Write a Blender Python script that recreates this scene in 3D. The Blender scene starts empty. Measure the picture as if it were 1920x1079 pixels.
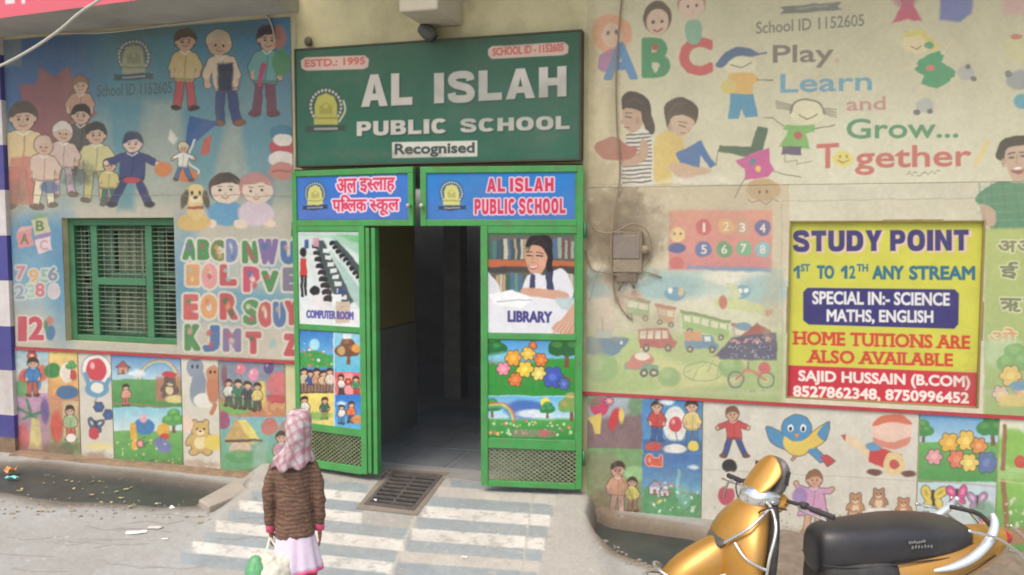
import bpy, bmesh, math, random
import numpy as np
from mathutils import Vector, Matrix, noise as mnoise

random.seed(7)
RNG = np.random.default_rng(11)
SC = bpy.context.scene
COL = SC.collection

# ------------------------------------------------------------------ camera
F_PX, YAW, PITCH, EYE = 1600.0, math.radians(16.9), math.radians(3.93), 2.1
CT, ST, CP, SP = math.cos(YAW), math.sin(YAW), math.cos(PITCH), math.sin(PITCH)
FWD = np.array([-ST * CP, CT * CP, -SP])
RIGHT = np.array([CT, ST, 0.0])
UP = np.array([-ST * SP, CT * SP, CP])


def ray(u, v):
    return FWD + (u - 960.0) / F_PX * RIGHT + (539.5 - v) / F_PX * UP


_d = ray(1000, 912)
DIST = -EYE / _d[2] * _d[1]
CAM = np.array([DIST * math.tan(YAW), -DIST, EYE])

cam_data = bpy.data.cameras.new('camera')
cam_data.sensor_width = 36.0
cam_data.lens = 36.0 * F_PX / 1920.0
cam_data.clip_start = 0.05
cam_data.clip_end = 500.0
cam = bpy.data.objects.new('camera', cam_data)
cam.location = CAM
cam.rotation_euler = (math.pi / 2 - PITCH, 0, YAW)
COL.objects.link(cam)
SC.camera = cam

# ------------------------------------------------------------------ sky, sun, exposure
SUN_EL, SUN_AZ = math.radians(62), math.radians(200)      # azimuth measured clockwise from +Y
world = bpy.data.worlds.new('World')
SC.world = world
world.use_nodes = True
wn = world.node_tree.nodes
bg = wn['Background']
sky = wn.new('ShaderNodeTexSky')
sky.sky_type = 'NISHITA'
sky.sun_disc = False
sky.sun_elevation = SUN_EL
sky.sun_rotation = SUN_AZ
sky.air_density = 1.6
sky.dust_density = 5.0
sky.ozone_density = 1.0
world.node_tree.links.new(sky.outputs[0], bg.inputs[0])
bg.inputs[1].default_value = 0.15
sun_data = bpy.data.lights.new('sun', 'SUN')
sun_data.energy = 0.7
sun_data.angle = math.radians(40)
sun_data.color = (1.0, 0.98, 0.96)
sun = bpy.data.objects.new('sun', sun_data)
sdir = Vector((math.sin(SUN_AZ) * math.cos(SUN_EL), math.cos(SUN_AZ) * math.cos(SUN_EL), math.sin(SUN_EL)))
sun.rotation_euler = sdir.to_track_quat('Z', 'Y').to_euler()
sun.location = (2, -4, 9)
COL.objects.link(sun)
SC.view_settings.view_transform = 'Standard'
SC.view_settings.look = 'None'
SC.view_settings.exposure = 0.62
SC.view_settings.gamma = 1.0
SC.cycles.filter_width = 1.9
SC.cycles.max_bounces = 8
SC.cycles.use_denoising = True


# ------------------------------------------------------------------ projection helpers
def proj(P):
    Q = np.asarray(P, float) - CAM
    z = Q @ FWD
    return 960 + F_PX * (Q @ RIGHT) / z, 539.5 - F_PX * (Q @ UP) / z


def hit_y(u, v, y=0.0):
    d = ray(u, v)
    return CAM + d * ((y - CAM[1]) / d[1])


def hit_z(u, v, z=0.0):
    d = ray(u, v)
    return CAM + d * ((z - CAM[2]) / d[2])


def hit_plane(u, v, p0, n):
    d = ray(u, v)
    return CAM + d * (np.dot(np.asarray(p0) - CAM, n) / np.dot(d, n))


def at_depth(u, v, dep):
    return CAM + ray(u, v) * dep


def wx(u, v=540, y=0.0):
    return float(hit_y(u, v, y)[0])


def wz(u, v, y=0.0):
    return float(hit_y(u, v, y)[2])


def lin1(c):
    c = c / 255.0
    return c / 12.92 if c <= 0.04045 else ((c + 0.055) / 1.055) ** 2.4


def lin(c):
    return tuple(lin1(x) for x in c)


# ------------------------------------------------------------------ materials
MATS = {}


def mat(name, rgb, rough=0.6, metal=0.0, var=0.15, scale=8.0, bump=0.0, bscale=60.0, dirt=None, dirt_amt=0.4, dscale=2.0, coat=0.0):
    if name in MATS:
        return MATS[name]
    m = bpy.data.materials.new(name)
    m.use_nodes = True
    nt = m.node_tree
    N, L = nt.nodes, nt.links
    b = N['Principled BSDF']
    b.inputs['Roughness'].default_value = rough
    b.inputs['Metallic'].default_value = metal
    b.inputs['Coat Weight'].default_value = coat
    b.inputs['Coat Roughness'].default_value = 0.08
    tc = N.new('ShaderNodeTexCoord')
    nz = N.new('ShaderNodeTexNoise')
    nz.inputs['Scale'].default_value = scale
    nz.inputs['Detail'].default_value = 6
    nz.inputs['Roughness'].default_value = 0.65
    L.new(tc.outputs['Object'], nz.inputs['Vector'])
    mr = N.new('ShaderNodeMapRange')
    mr.inputs[1].default_value = 0.25
    mr.inputs[2].default_value = 0.75
    mr.inputs[3].default_value = 1 - var
    mr.inputs[4].default_value = 1 + var
    L.new(nz.outputs[0], mr.inputs[0])
    mx = N.new('ShaderNodeMix')
    mx.data_type = 'RGBA'
    mx.blend_type = 'MULTIPLY'
    mx.inputs[0].default_value = 1.0
    mx.inputs[6].default_value = (*lin(rgb), 1)
    L.new(mr.outputs[0], mx.inputs[7])
    out = mx.outputs[2]
    if dirt:
        n2 = N.new('ShaderNodeTexNoise')
        n2.inputs['Scale'].default_value = dscale
        n2.inputs['Detail'].default_value = 8
        n2.inputs['Roughness'].default_value = 0.7
        L.new(tc.outputs['Object'], n2.inputs['Vector'])
        r2 = N.new('ShaderNodeMapRange')
        r2.inputs[1].default_value = 0.48
        r2.inputs[2].default_value = 0.72
        r2.inputs[3].default_value = 0.0
        r2.inputs[4].default_value = dirt_amt
        L.new(n2.outputs[0], r2.inputs[0])
        m2 = N.new('ShaderNodeMix')
        m2.data_type = 'RGBA'
        m2.inputs[7].default_value = (*lin(dirt), 1)
        L.new(r2.outputs[0], m2.inputs[0])
        L.new(out, m2.inputs[6])
        out = m2.outputs[2]
    L.new(out, b.inputs['Base Color'])
    if bump:
        n3 = N.new('ShaderNodeTexNoise')
        n3.inputs['Scale'].default_value = bscale
        n3.inputs['Detail'].default_value = 5
        L.new(tc.outputs['Object'], n3.inputs['Vector'])
        bp = N.new('ShaderNodeBump')
        bp.inputs['Strength'].default_value = bump
        bp.inputs['Distance'].default_value = 0.006
        L.new(n3.outputs[0], bp.inputs['Height'])
        L.new(bp.outputs[0], b.inputs['Normal'])
    MATS[name] = m
    return m


def printed(name, rough=0.55, var=0.06, scale=25.0, bump=0.12, bscale=3.0, dirt=(120, 105, 85), dirt_amt=0.25, spec=0.3):
    """surface whose colours are printed or laid into it (point colours), with dust and creases"""
    if name in MATS:
        return MATS[name]
    m = mat(name, (255, 255, 255), rough, 0, var, scale, bump, bscale, dirt, dirt_amt, 1.7)
    nt = m.node_tree
    at = nt.nodes.new('ShaderNodeAttribute')
    at.attribute_name = 'Col'
    for n in nt.nodes:
        if n.bl_idname == 'ShaderNodeMix' and n.blend_type == 'MULTIPLY':
            nt.links.new(at.outputs['Color'], n.inputs[6])
    nt.nodes['Principled BSDF'].inputs['Specular IOR Level'].default_value = spec
    return m


# ------------------------------------------------------------------ object helpers
def empty(name, loc, label=None, cat=None, group=None, rz=0.0):
    o = bpy.data.objects.new(name, None)
    o.empty_display_size = 0.1
    o.location = Vector(loc)
    o.rotation_euler = (0, 0, rz)
    COL.objects.link(o)
    if label:
        o['label'] = label
        o['category'] = cat
    if group:
        o['group'] = group
    return o


def tag(o, label=None, cat=None, group=None, kind=None):
    if label:
        o['label'] = label
    if cat:
        o['category'] = cat
    if group:
        o['group'] = group
    if kind:
        o['kind'] = kind
    return o


def link(name, mesh, material=None, parent=None, local=False, label=None):
    """local=False: vertices are world coordinates (re-based on the parent's or own centre)"""
    o = bpy.data.objects.new(name, mesh)
    mesh.name = name
    if material is not None and not mesh.materials:
        mesh.materials.append(material)
    COL.objects.link(o)
    if parent is not None:
        o.parent = parent
        if not local:
            base = Vector(parent.location)
            p = parent.parent
            while p is not None:
                base = base + Vector(p.location)
                p = p.parent
            mesh.transform(Matrix.Translation(-base))
    elif not local:
        n = len(mesh.vertices)
        co = np.empty(n * 3, np.float32)
        mesh.vertices.foreach_get('co', co)
        co = co.reshape(-1, 3)
        lo, hi = co.min(0), co.max(0)
        c = Vector((float((lo[0] + hi[0]) / 2), float((lo[1] + hi[1]) / 2), float(lo[2])))
        mesh.transform(Matrix.Translation(-c))
        o.location = c
    if label:
        o['label'] = label
    return o


class MB:
    def __init__(self):
        self.v, self.f, self.s, self.mi = [], [], [], []

    def face(self, pts, smooth=False, mi=0):
        b = len(self.v)
        self.v += [tuple(map(float, p)) for p in pts]
        self.f.append(tuple(range(b, b + len(pts))))
        self.s.append(smooth)
        self.mi.append(mi)

    def box(self, x0, x1, y0, y1, z0, z1, M=None, mi=0):
        c = [(x0, y0, z0), (x1, y0, z0), (x1, y1, z0), (x0, y1, z0), (x0, y0, z1), (x1, y0, z1), (x1, y1, z1), (x0, y1, z1)]
        if M is not None:
            c = [M(p) if callable(M) else tuple(M @ Vector(p)) for p in c]
        b = len(self.v)
        self.v += [tuple(map(float, p)) for p in c]
        for q in ((0, 3, 2, 1), (4, 5, 6, 7), (0, 1, 5, 4), (1, 2, 6, 5), (2, 3, 7, 6), (3, 0, 4, 7)):
            self.f.append(tuple(b + i for i in q))
            self.s.append(False)
            self.mi.append(mi)

    def beam(self, p, q, w, h, up=(0, 0, 1), mi=0):
        p, q = Vector(p), Vector(q)
        d = (q - p)
        L = d.length
        d.normalize()
        up = Vector(up)
        if abs(d.dot(up)) > 0.98:
            up = Vector((1, 0, 0))
        s = d.cross(up).normalized()
        t = s.cross(d)
        M = Matrix((( d.x, s.x, t.x, p.x), (d.y, s.y, t.y, p.y), (d.z, s.z, t.z, p.z), (0, 0, 0, 1)))
        self.box(0, L, -w / 2, w / 2, -h / 2, h / 2, M, mi)

    def rings(self, R, cap=True, smooth=True, closed=False, mi=0):
        b = len(self.v)
        n = len(R[0])
        for r in R:
            self.v += [tuple(map(float, p)) for p in r]
        m = len(R)
        for i in range(m if closed else m - 1):
            for j in range(n):
                a0, a1 = b + i * n + j, b + i * n + (j + 1) % n
                c0, c1 = b + ((i + 1) % m) * n + j, b + ((i + 1) % m) * n + (j + 1) % n
                self.f.append((a0, a1, c1, c0))
                self.s.append(smooth)
                self.mi.append(mi)
        if cap and not closed:
            self.f.append(tuple(b + j for j in range(n))[::-1])
            self.f.append(tuple(b + (m - 1) * n + j for j in range(n)))
            self.s += [smooth, smooth]
            self.mi += [mi, mi]

    def tube(self, pts, r, n=10, closed=False, mi=0, flat=1.0):
        P = [Vector(p) for p in pts]
        m = len(P)
        rr = r if isinstance(r, (list, tuple)) else [r] * m
        R = []
        prev = None
        for i in range(m):
            if closed:
                d = P[(i + 1) % m] - P[i - 1]
            else:
                d = P[min(i + 1, m - 1)] - P[max(i - 1, 0)]
            d.normalize()
            if prev is None:
                up = Vector((0, 0, 1)) if abs(d.z) < 0.9 else Vector((1, 0, 0))
                s = d.cross(up).normalized()
            else:
                s = (prev - d * prev.dot(d)).normalized()
            prev = s
            t = s.cross(d)
            R.append([P[i] + (s * math.cos(a) + t * math.sin(a) * flat) * rr[i] for a in [2 * math.pi * k / n for k in range(n)]])
        self.rings(R, True, True, closed, mi)

    def ell(self, c, rx, ry, rz, nu=20, nv=12, M=None, mi=0):
        R = []
        for i in range(nv + 1):
            a = math.pi * (i + 0.02) / (nv + 0.04) - math.pi / 2
            ring = []
            for k in range(nu):
                b = 2 * math.pi * k / nu
                p = Vector((rx * math.cos(a) * math.cos(b), ry * math.cos(a) * math.sin(b), rz * math.sin(a)))
                if M is not None:
                    p = M @ p
                ring.append(p + Vector(c))
            R.append(ring)
        self.rings(R, True, True, mi=mi)

    def mesh(self, name='mesh', mats=()):
        me = bpy.data.meshes.new(name)
        me.from_pydata(self.v, [], self.f)
        me.polygons.foreach_set('use_smooth', self.s)
        for m in mats:
            me.materials.append(m)
        if len(mats) > 1:
            me.polygons.foreach_set('material_index', self.mi)
        me.update()
        return me


def spline(pts, n=8):
    P = [Vector(p) for p in pts]
    out = []
    for i in range(len(P) - 1):
        p0, p1, p2, p3 = P[max(i - 1, 0)], P[i], P[i + 1], P[min(i + 2, len(P) - 1)]
        for k in range(n):
            t = k / n
            out.append(0.5 * ((2 * p1) + (p2 - p0) * t + (2 * p0 - 5 * p1 + 4 * p2 - p3) * t * t + (3 * p1 - p0 - 3 * p2 + p3) * t ** 3))
    out.append(P[-1])
    return out


def bake(mesh, mods, smooth=True):
    """apply modifiers through the depsgraph and return the resulting mesh"""
    o = bpy.data.objects.new('tmp', mesh)
    COL.objects.link(o)
    for typ, kw in mods:
        md = o.modifiers.new(typ, typ)
        for k, v in kw.items():
            setattr(md, k, v)
    dg = bpy.context.evaluated_depsgraph_get()
    me = bpy.data.meshes.new_from_object(o.evaluated_get(dg), preserve_all_data_layers=True, depsgraph=dg)
    bpy.data.objects.remove(o)
    if smooth:
        me.polygons.foreach_set('use_smooth', [True] * len(me.polygons))
    return me


def bevelled(mesh, w=0.006, seg=2):
    return bake(mesh, [('BEVEL', dict(width=w, segments=seg, limit_method='ANGLE', harden_normals=False))], smooth=False)


# ------------------------------------------------------------------ painter: prints laid into a fine grid of coloured points
def vnoise(U, V, s, seed=0, oct=4):
    """smooth value noise, 0..1"""
    out = np.zeros(U.shape)
    amp, tot = 1.0, 0.0
    for o in range(oct):
        g = np.random.default_rng(seed * 31 + o).random((64, 64))
        x, y = U / s * (2 ** o) + 1000.3, V / s * (2 ** o) + 1000.7
        xi, yi = np.floor(x).astype(int), np.floor(y).astype(int)
        fx, fy = x - xi, y - yi
        fx, fy = fx * fx * (3 - 2 * fx), fy * fy * (3 - 2 * fy)
        a, b = g[yi % 64, xi % 64], g[yi % 64, (xi + 1) % 64]
        c, d = g[(yi + 1) % 64, xi % 64], g[(yi + 1) % 64, (xi + 1) % 64]
        out += amp * ((a * (1 - fx) + b * fx) * (1 - fy) + (c * (1 - fx) + d * fx) * fy)
        tot += amp
        amp *= 0.55
    return out / tot


_TXT = {}


def text_segments(s, sp=1.0, off=0.0):
    key = (s, sp, off)
    if key in _TXT:
        return _TXT[key]
    c = bpy.data.curves.new('t', 'FONT')
    c.body = s
    c.fill_mode = 'NONE'
    c.resolution_u = 3
    c.space_character = sp
    c.offset = off
    o = bpy.data.objects.new('t', c)
    COL.objects.link(o)
    dg = bpy.context.evaluated_depsgraph_get()
    m = bpy.data.meshes.new_from_object(o.evaluated_get(dg))
    co = np.array([v.co[:2] for v in m.vertices])
    ed = np.array([e.vertices[:] for e in m.edges])
    seg = np.concatenate([co[ed[:, 0]], co[ed[:, 1]]], 1)
    bpy.data.objects.remove(o)
    bpy.data.curves.remove(c)
    bpy.data.meshes.remove(m)
    _TXT[key] = seg
    return seg


def _arc(cx, cy, rx, ry, a0, a1, n=14, p=2.5):
    out = []
    for k in range(n + 1):
        t = math.radians(a0 + (a1 - a0) * k / n)
        c, s = math.cos(t), math.sin(t)
        out.append((cx + rx * math.copysign(abs(c) ** (2 / p), c), cy + ry * math.copysign(abs(s) ** (2 / p), s)))
    return out


def block_letter(ch):
    """heavy grotesque capitals, unit box, list of closed loops"""
    t = .29
    if ch == 'A':
        return [[(0, 0), (.35, 1), (.65, 1), (1, 0), (.69, 0), (.63, .19), (.37, .19), (.31, 0)], [(.43, .40), (.57, .40), (.5, .70)]], .98
    if ch == 'L':
        return [[(0, 0), (0, 1), (.38, 1), (.38, .24), (1, .24), (1, 0)]], .78
    if ch == 'I':
        return [[(0, 0), (0, 1), (1, 1), (1, 0)]], .33
    if ch == 'H':
        return [[(0, 0), (0, 1), (.33, 1), (.33, .63), (.67, .63), (.67, 1), (1, 1), (1, 0), (.67, 0), (.67, .38), (.33, .38), (.33, 0)]], .92
    if ch == 'T':
        return [[(0, 1), (1, 1), (1, .76), (.67, .76), (.67, 0), (.33, 0), (.33, .76), (0, .76)]], .82
    if ch == 'N':
        return [[(0, 0), (0, 1), (.32, 1), (.68, .45), (.68, 1), (1, 1), (1, 0), (.68, 0), (.32, .55), (.32, 0)]], .92
    if ch == 'Y':
        return [[(0, 1), (.36, 1), (.5, .68), (.64, 1), (1, 1), (.66, .40), (.66, 0), (.34, 0), (.34, .40)]], .92
    if ch == 'O':
        return [_arc(.5, .5, .5, .52, 0, 360, 32), _arc(.5, .5, .19, .27, 0, 360, 24)], .98
    if ch == 'C':
        o = _arc(.5, .5, .5, .52, 38, 322, 26)
        i = _arc(.5, .5, .19, .27, 315, 45, 20)
        return [o + i], .93
    if ch == 'U':
        return [[(0, 1), (0, .4)] + _arc(.5, .36, .5, .38, 180, 360, 18) + [(1, 1), (.67, 1)] + _arc(.5, .38, .17, .16, 360, 180, 12) + [(.33, 1)]], .90
    if ch == 'D':
        return [[(0, 0), (0, 1), (.45, 1)] + _arc(.45, .5, .55, .5, 90, -90, 18) + [(.45, 0)], [(.33, .24), (.33, .76), (.45, .76)] + _arc(.45, .5, .21, .26, 90, -90, 12)], .93
    if ch == 'P':
        return [[(0, 0), (0, 1), (.5, 1)] + _arc(.55, .67, .45, .33, 90, -90, 14) + [(.35, .34), (.35, 0)], [(.35, .57), (.35, .78), (.5, .78)] + _arc(.52, .675, .13, .105, 90, -90, 8)], .84
    if ch == 'B':
        return [[(0, 0), (0, 1), (.5, 1)] + _arc(.55, .745, .40, .255, 90, -60, 12) + _arc(.56, .29, .44, .29, 60, -90, 14), [(.34, .61), (.34, .79), (.5, .79)] + _arc(.5, .70, .12, .09, 90, -90, 8), [(.34, .2), (.34, .42), (.52, .42)] + _arc(.52, .31, .13, .11, 90, -90, 8)], .90
    if ch == 'S':
        c = [(.84, .70), (.78, .86), (.5, .905), (.22, .86), (.16, .71), (.27, .59), (.5, .52), (.74, .44), (.85, .29), (.78, .13), (.5, .095), (.2, .14), (.14, .31)]
        P = [Vector((x, y, 0)) for x, y in c]
        q = spline(P, 5)
        l, r = [], []
        for k in range(len(q)):
            d = (q[min(k + 1, len(q) - 1)] - q[max(k - 1, 0)]).normalized()
            wdt = .135 if abs(d.y) < .6 else .15
            l.append((q[k].x - d.y * wdt, q[k].y + d.x * .125))
            r.append((q[k].x + d.y * wdt, q[k].y - d.x * .125))
        return [l + r[::-1]], .90
    raise KeyError(ch)


def block_text(word, gap=.13):
    S, x = [], 0.0
    for ch in word:
        if ch == ' ':
            x += .34
            continue
        loops, w = block_letter(ch)
        for lp in loops:
            P = np.array(lp, float)
            P[:, 0] = P[:, 0] * w + x
            S.append(np.concatenate([P, np.roll(P, -1, 0)], 1))
        x += w + gap
    return np.concatenate(S)


def catmull(pts, n=6):
    P = np.asarray(pts, float)
    m = len(P)
    out = []
    for i in range(m):
        p0, p1, p2, p3 = P[i - 1], P[i], P[(i + 1) % m], P[(i + 2) % m]
        for k in range(n):
            t = k / n
            out.append(0.5 * (2 * p1 + (p2 - p0) * t + (2 * p0 - 5 * p1 + 4 * p2 - p3) * t * t + (3 * p1 - p0 - 3 * p2 + p3) * t ** 3))
    return np.array(out)


class Canvas:
    """a grid of surface points (world); shapes are given in pixels of the reference frame and land on the real surface"""

    def __init__(self, pts, base=(200, 200, 200)):
        self.P = pts
        self.U, self.V = proj(pts)
        self.U0, self.V0 = self.U, self.V
        self.C = np.empty(pts.shape)
        self.C[:] = np.array(base) / 255.0
        self.u0, self.u1 = self.U.min(0), self.U.max(0)
        self.v0, self.v1 = self.V.min(1), self.V.max(1)

    def win(self, a, b, c, d):
        j = np.where((self.u1 >= a) & (self.u0 <= b))[0]
        i = np.where((self.v1 >= c) & (self.v0 <= d))[0]
        if len(i) == 0 or len(j) == 0:
            return None
        return slice(i[0], i[-1] + 1), slice(j[0], j[-1] + 1)

    def mix(self, w, cov, c):
        cov = cov[..., None]
        col = np.array(c) / 255.0 if not (isinstance(c, np.ndarray) and c.ndim == 3) else c
        self.C[w] = self.C[w] * (1 - cov) + col * cov

    def segs(self, S, c, a=1.0, soft=2.5, grow=0.0, glow=None, win_pad=0):
        S = np.asarray(S, float)
        p = abs(grow) + soft + 2 + win_pad
        w = self.win(min(S[:, 0].min(), S[:, 2].min()) - p, max(S[:, 0].max(), S[:, 2].max()) + p,
                     min(S[:, 1].min(), S[:, 3].min()) - p, max(S[:, 1].max(), S[:, 3].max()) + p)
        if w is None:
            return
        U, V = self.U[w], self.V[w]
        ins = np.zeros(U.shape, bool)
        d2 = np.full(U.shape, 1e9)
        for x0, y0, x1, y1 in S:
            if y0 != y1:
                cr = ((y0 > V) != (y1 > V)) & (U < (x1 - x0) * (V - y0) / (y1 - y0) + x0)
                ins ^= cr
            dx, dy = x1 - x0, y1 - y0
            q = dx * dx + dy * dy + 1e-12
            t = np.clip(((U - x0) * dx + (V - y0) * dy) / q, 0, 1)
            d2 = np.minimum(d2, (U - x0 - t * dx) ** 2 + (V - y0 - t * dy) ** 2)
        sd = np.sqrt(d2)
        sd = np.where(ins, -sd, sd) - grow
        self.mix(w, a * np.clip(0.5 - sd / soft, 0, 1), c)

    def poly(self, pts, c, a=1.0, soft=2.5, smooth=False, grow=0.0):
        P = catmull(pts) if smooth else np.asarray(pts, float)
        self.segs(np.concatenate([P, np.roll(P, -1, 0)], 1), c, a, soft, grow)

    def rect(self, x0, y0, x1, y1, c, a=1.0, soft=2.5, k=0.0):
        self.poly([(x0, y0), (x1, y0 + k * (x1 - x0)), (x1, y1 + k * (x1 - x0)), (x0, y1)], c, a, soft)

    def grad(self, x0, y0, x1, y1, ca, cb, a=1.0, soft=2.5, horiz=False):
        p = soft + 2
        w = self.win(x0 - p, x1 + p, y0 - p, y1 + p)
        if w is None:
            return
        U, V = self.U[w], self.V[w]
        sd = np.maximum(np.maximum(x0 - U, U - x1), np.maximum(y0 - V, V - y1))
        t = np.clip((U - x0) / (x1 - x0) if horiz else (V - y0) / (y1 - y0), 0, 1)[..., None]
        col = (np.array(ca) * (1 - t) + np.array(cb) * t) / 255.0
        self.mix(w, a * np.clip(0.5 - sd / soft, 0, 1), col)

    def ell(self, cx, cy, rx, ry, c, a=1.0, soft=2.5, rot=0.0):
        R = max(rx, ry) + soft + 2
        w = self.win(cx - R, cx + R, cy - R, cy + R)
        if w is None:
            return
        x, y = self.U[w] - cx, self.V[w] - cy
        cr, sr = math.cos(rot), math.sin(rot)
        X, Y = (x * cr + y * sr) / rx, (-x * sr + y * cr) / ry
        sd = (np.sqrt(X * X + Y * Y) - 1) * min(rx, ry)
        self.mix(w, a * np.clip(0.5 - sd / soft, 0, 1), c)

    def line(self, pts, wd, c, a=1.0, soft=2.0, smooth=False):
        P = np.asarray(pts, float)
        if smooth:
            P = np.array([tuple(p)[:2] for p in spline([(x, y, 0) for x, y in pts], 6)])
        r = wd / 2
        p = r + soft + 2
        w = self.win(P[:, 0].min() - p, P[:, 0].max() + p, P[:, 1].min() - p, P[:, 1].max() + p)
        if w is None:
            return
        U, V = self.U[w], self.V[w]
        d2 = np.full(U.shape, 1e9)
        for (x0, y0), (x1, y1) in zip(P[:-1], P[1:]):
            dx, dy = x1 - x0, y1 - y0
            t = np.clip(((U - x0) * dx + (V - y0) * dy) / (dx * dx + dy * dy + 1e-12), 0, 1)
            d2 = np.minimum(d2, (U - x0 - t * dx) ** 2 + (V - y0 - t * dy) ** 2)
        self.mix(w, a * np.clip(0.5 - (np.sqrt(d2) - r) / soft, 0, 1), c)

    def blot(self, cx, cy, rx, ry, c, a=0.6, s=30, seed=1, rot=0.0):
        """ragged stain"""
        R = max(rx, ry) * 1.3
        w = self.win(cx - R, cx + R, cy - R, cy + R)
        if w is None:
            return
        x, y = self.U[w] - cx, self.V[w] - cy
        cr, sr = math.cos(rot), math.sin(rot)
        d = np.sqrt(((x * cr + y * sr) / rx) ** 2 + ((-x * sr + y * cr) / ry) ** 2)
        n = vnoise(self.U[w], self.V[w], s, seed)
        self.mix(w, a * np.clip((1.0 - d) * 1.3 + (n - 0.5) * 1.8, 0, 1) * np.clip((1.25 - d) * 4, 0, 1), c)

    def speck(self, x0, y0, x1, y1, cols, n, r0=1.5, r1=4, a=0.8, seed=3, asp=1.0):
        rg = np.random.default_rng(seed)
        for i in range(n):
            r = r0 + (r1 - r0) * rg.random()
            self.ell(x0 + (x1 - x0) * rg.random(), y0 + (y1 - y0) * rg.random(), r, r * asp * (0.6 + 0.8 * rg.random()),
                     cols[int(rg.random() * len(cols))], a, 2.0, rg.random() * 3)

    def text(self, s, x0, x1, yt, yb, c, k=0.0, bold=0.0, a=1.0, soft=1.8, outline=None, ow=2.0, lean=0.0, slab=0.0, seg=None, sp=1.0, off=0.0):
        S = text_segments(s, sp, off) if seg is None else seg
        warped = (self.U, self.V)
        self.U, self.V = self.U0, self.V0
        lo = np.minimum(S[:, :2].min(0), S[:, 2:].min(0))
        hi = np.maximum(S[:, :2].max(0), S[:, 2:].max(0))

        def mp(q):
            t = (q[:, 0] - lo[0]) / (hi[0] - lo[0])
            v = (q[:, 1] - lo[1]) / (hi[1] - lo[1])
            x = x0 + t * (x1 - x0)
            return np.stack([x + lean * v * (yb - yt), yb + (yt - yb) * v + k * (x - x0)], 1)
        T = np.concatenate([mp(S[:, :2]), mp(S[:, 2:])], 1)
        if outline is not None:
            self.segs(T, outline, a, soft, bold + ow)
        self.segs(T, c, a, soft, bold)
        if slab:
            for base in (True, False):
                yy = 0.03 if base else 0.655
                xs = []
                for ax, ay, bx, by in S:
                    if (ay > yy) != (by > yy):
                        xs.append(ax + (bx - ax) * (yy - ay) / (by - ay))
                xs.sort()
                for i in range(0, len(xs) - 1, 2):
                    if xs[i + 1] - xs[i] < 0.16:
                        q = mp(np.array([[xs[i] - slab * 0.09, yy], [xs[i + 1] + slab * 0.09, yy]]))
                        self.line([q[0], q[1]], abs(yb - yt) * 0.13, c, a, soft)
        self.U, self.V = warped

    def warp(self, a=2.4, s=17, seed=60):
        """hand-drawn wobble for everything but lettering"""
        U, V = self.U0, self.V0
        self.U = U + a * 2 * (vnoise(U, V, s, seed, 3) - .5) + a * 1.6 * (vnoise(U, V, s * 3, seed + 1, 2) - .5)
        self.V = V + a * 2 * (vnoise(U, V, s, seed + 2, 3) - .5) + a * 1.6 * (vnoise(U, V, s * 3, seed + 3, 2) - .5)
        self.u0, self.u1 = np.minimum(self.U, U).min(0), np.maximum(self.U, U).max(0)
        self.v0, self.v1 = np.minimum(self.V, V).min(1), np.maximum(self.V, V).max(1)

    def fade(self, k, c=(170, 164, 146), sat=0.8):
        """bleached print, with milky haze mixed into its colours"""
        g = self.C.mean(-1, keepdims=True)
        self.C = g + (self.C - g) * sat
        self.C = self.C * (1 - k) + np.array(c) / 255.0 * k  # this pale mix also lifts dark tones like a veil of haze

    def grain(self, amt=0.05, s=14, seed=5):
        n = vnoise(self.U, self.V, s, seed) - 0.5
        self.C *= (1 + amt * 2 * n)[..., None]

    def mesh(self, name, gain=1.0, holes=None, M=None, flip=False):
        ny, nx = self.U.shape
        me = bpy.data.meshes.new(name)
        co = self.P.reshape(-1, 3).astype(np.float32)
        idx = np.arange(ny * nx).reshape(ny, nx)
        q = np.stack([idx[:-1, :-1], idx[:-1, 1:], idx[1:, 1:], idx[1:, :-1]], -1)
        if holes is not None:
            q = q[~holes[:-1, :-1]]
        q = q.reshape(-1, 4)
        if flip:
            q = q[:, ::-1]
        me.vertices.add(len(co))
        me.vertices.foreach_set('co', co.ravel())
        me.loops.add(q.size)
        me.loops.foreach_set('vertex_index', q.ravel().astype(np.int32))
        me.polygons.add(len(q))
        me.polygons.foreach_set('loop_start', np.arange(0, q.size, 4, dtype=np.int32))
        try:
            me.polygons.foreach_set('loop_total', np.full(len(q), 4, np.int32))
        except Exception:
            pass
        me.polygons.foreach_set('use_smooth', np.ones(len(q), bool))
        c = np.clip(self.C, 0, 1)
        L = np.where(c <= 0.04045, c / 12.92, ((c + 0.055) / 1.055) ** 2.4) * gain
        L = np.clip(L, 0, 0.88)
        rgba = np.ones((ny * nx, 4), np.float32)
        rgba[:, :3] = L.reshape(-1, 3)
        at = me.attributes.new('Col', 'FLOAT_COLOR', 'POINT')
        at.data.foreach_set('color', rgba.ravel())
        me.update(calc_edges=True)
        me.validate()
        return me


def wall_canvas(x0, x1, z0, z1, y, res, base, wave=0.0, seed=0):
    nx, nz = max(2, int((x1 - x0) / res)), max(2, int((z1 - z0) / res))
    X, Z = np.meshgrid(np.linspace(x0, x1, nx), np.linspace(z0, z1, nz))
    Y = np.full(X.shape, float(y))
    if wave:                                              # loose vinyl: slack creases
        Y = Y - wave * (vnoise(X * 100, Z * 100, 45, seed + 40, 3) ** 2) - 0.25 * wave * vnoise(X * 100 + Z * 60, Z * 20 - X * 30, 12, seed + 41, 2)
    return Canvas(np.stack([X, Y, Z], -1), base)


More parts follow.
